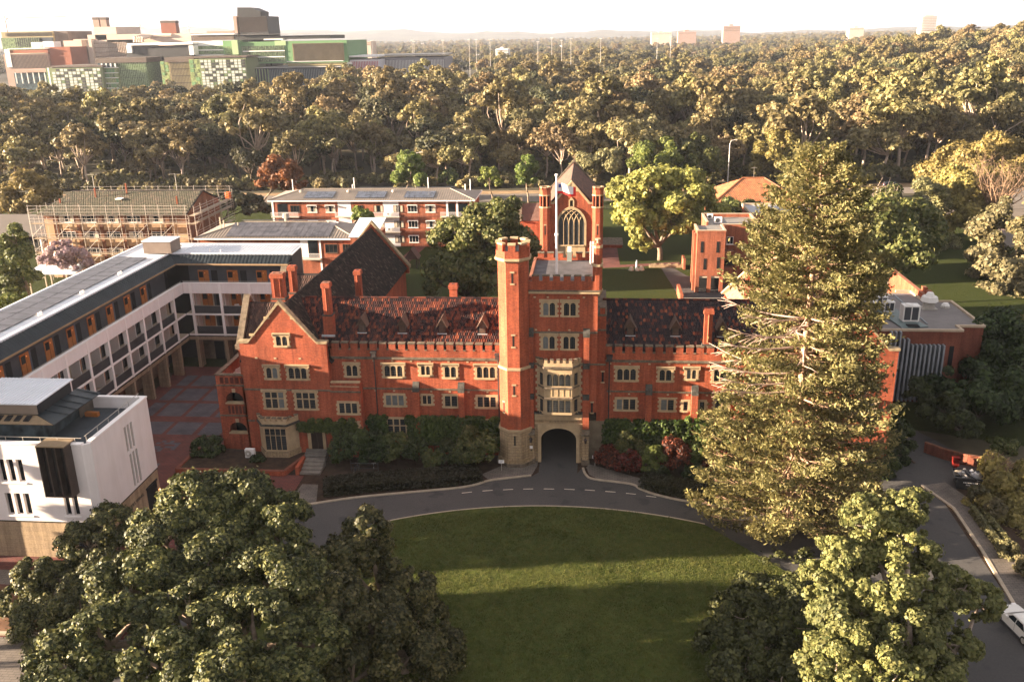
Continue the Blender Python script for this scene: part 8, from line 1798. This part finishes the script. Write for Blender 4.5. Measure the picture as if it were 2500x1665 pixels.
for k in range(480): x = -46+k*.17; bars_.box(x, x+.03, 140+(x+46)*.0208, 140.03+(x+46)*.0208, .2, 1.2)
part('fence_bars', bars_, IR, fn, kind='stuff')
t = thing('stone_group', 'pale garden rocks round a small blue grey statue on the grass', 'statue', (11.5, 80.5, 0)); STN = plain('pale_rock', (.5, .42, .33), .9, .2, 3)
for x, y, r_ in ((10.6, 80, .55), (12.5, 80.2, .6), (11.7, 79.8, .42)): part('rock', MB().ngon(x, y, 0, r_, r_, 7, .3, r_*.6).ngon(x, y, r_, r_*1.3, r_*.6, 7, .3, r_*.25), STN, t)
part('statue', MB().ngon(11.6, 80.8, 0, .9, .28, 8, None, .2).ngon(11.6, 80.8, .9, 1.4, .2, 8, None, .24).ngon(11.6, 80.8, 1.4, 1.75, .12, 8, None, .13), plain('blue_grey_stone', (.30, .34, .38), .8, .1), t)
t = thing('shelter', 'small open shelter roof and pale awning behind the slate roofed hall', 'shelter', (-20, 36, 0)); mb = MB(); slab(mb, [(-22.8, 33, 5.2), (-19.6, 33, 5.2), (-19.6, 38, 5.5), (-22.8, 38, 5.5)], .12); part('awning', mb, METAL_W, t); mb = MB(); slab(mb, [(-19.5, 30.5, 4.6), (-17.0, 30.5, 4.6), (-17.0, 38, 4.8), (-19.5, 38, 4.8)], .12); part('roof', mb, plain('olive_roof', (.3, .24, .12), .8, .1), t)
bpart('wall', t, BLACK, (-22.6, -17.2, 30.8, 37.8, 0, 4.5)); bpart('window', t, GLASSB, (-21.5, -19.8, 30.75, 30.8, 2.2, 3.8)); bpart('rail', t, STEEL, (-23.5, -20.5, 28.2, 28.25, 4.4, 4.45), (-23.5, -20.5, 28.2, 28.25, 3.9, 3.95)); bpart('landing', t, GREYD, (-23.6, -17, 28.2, 30.7, 3.2, 3.4))
t = thing('garden_hut', 'small dark steep roofed hut on the grass by the path', 'hut', (-31, 82, 0)); mb = MB(); mb.prism([(-32.4, 1.8), (-29.6, 1.8), (-31, 3.8)], 80.5, 83.5); part('roof', mb, SHINGLE, t)
for x in (-32, -30):
    for y in (80.8, 83.2): bpart('post', t, BRONZE, (x-.1, x+.1, y-.1, y+.1, 0, 1.9))
# ---------------------------------------------------------------- the air between here and the hills
hz = MB().box(-9400, 9400, -700, 9300, -5, 178)
hm = bpy.data.materials.new('haze'); hm.use_nodes = True; n = hm.node_tree; n.nodes.clear(); out = nd(n, 'OutputMaterial'); pv = nd(n, 'VolumePrincipled')
pv.inputs['Color'].default_value = (.60, .66, .80, 1); pv.inputs['Density'].default_value = 0.00007; pv.inputs['Anisotropy'].default_value = .2
n.links.new(pv.outputs[0], out.inputs['Volume'])
o = part('haze', hz, hm); o['kind'] = 'stuff'
sc.cycles.volume_bounces = 1; sc.cycles.max_bounces = 8; sc.cycles.transparent_max_bounces = 8
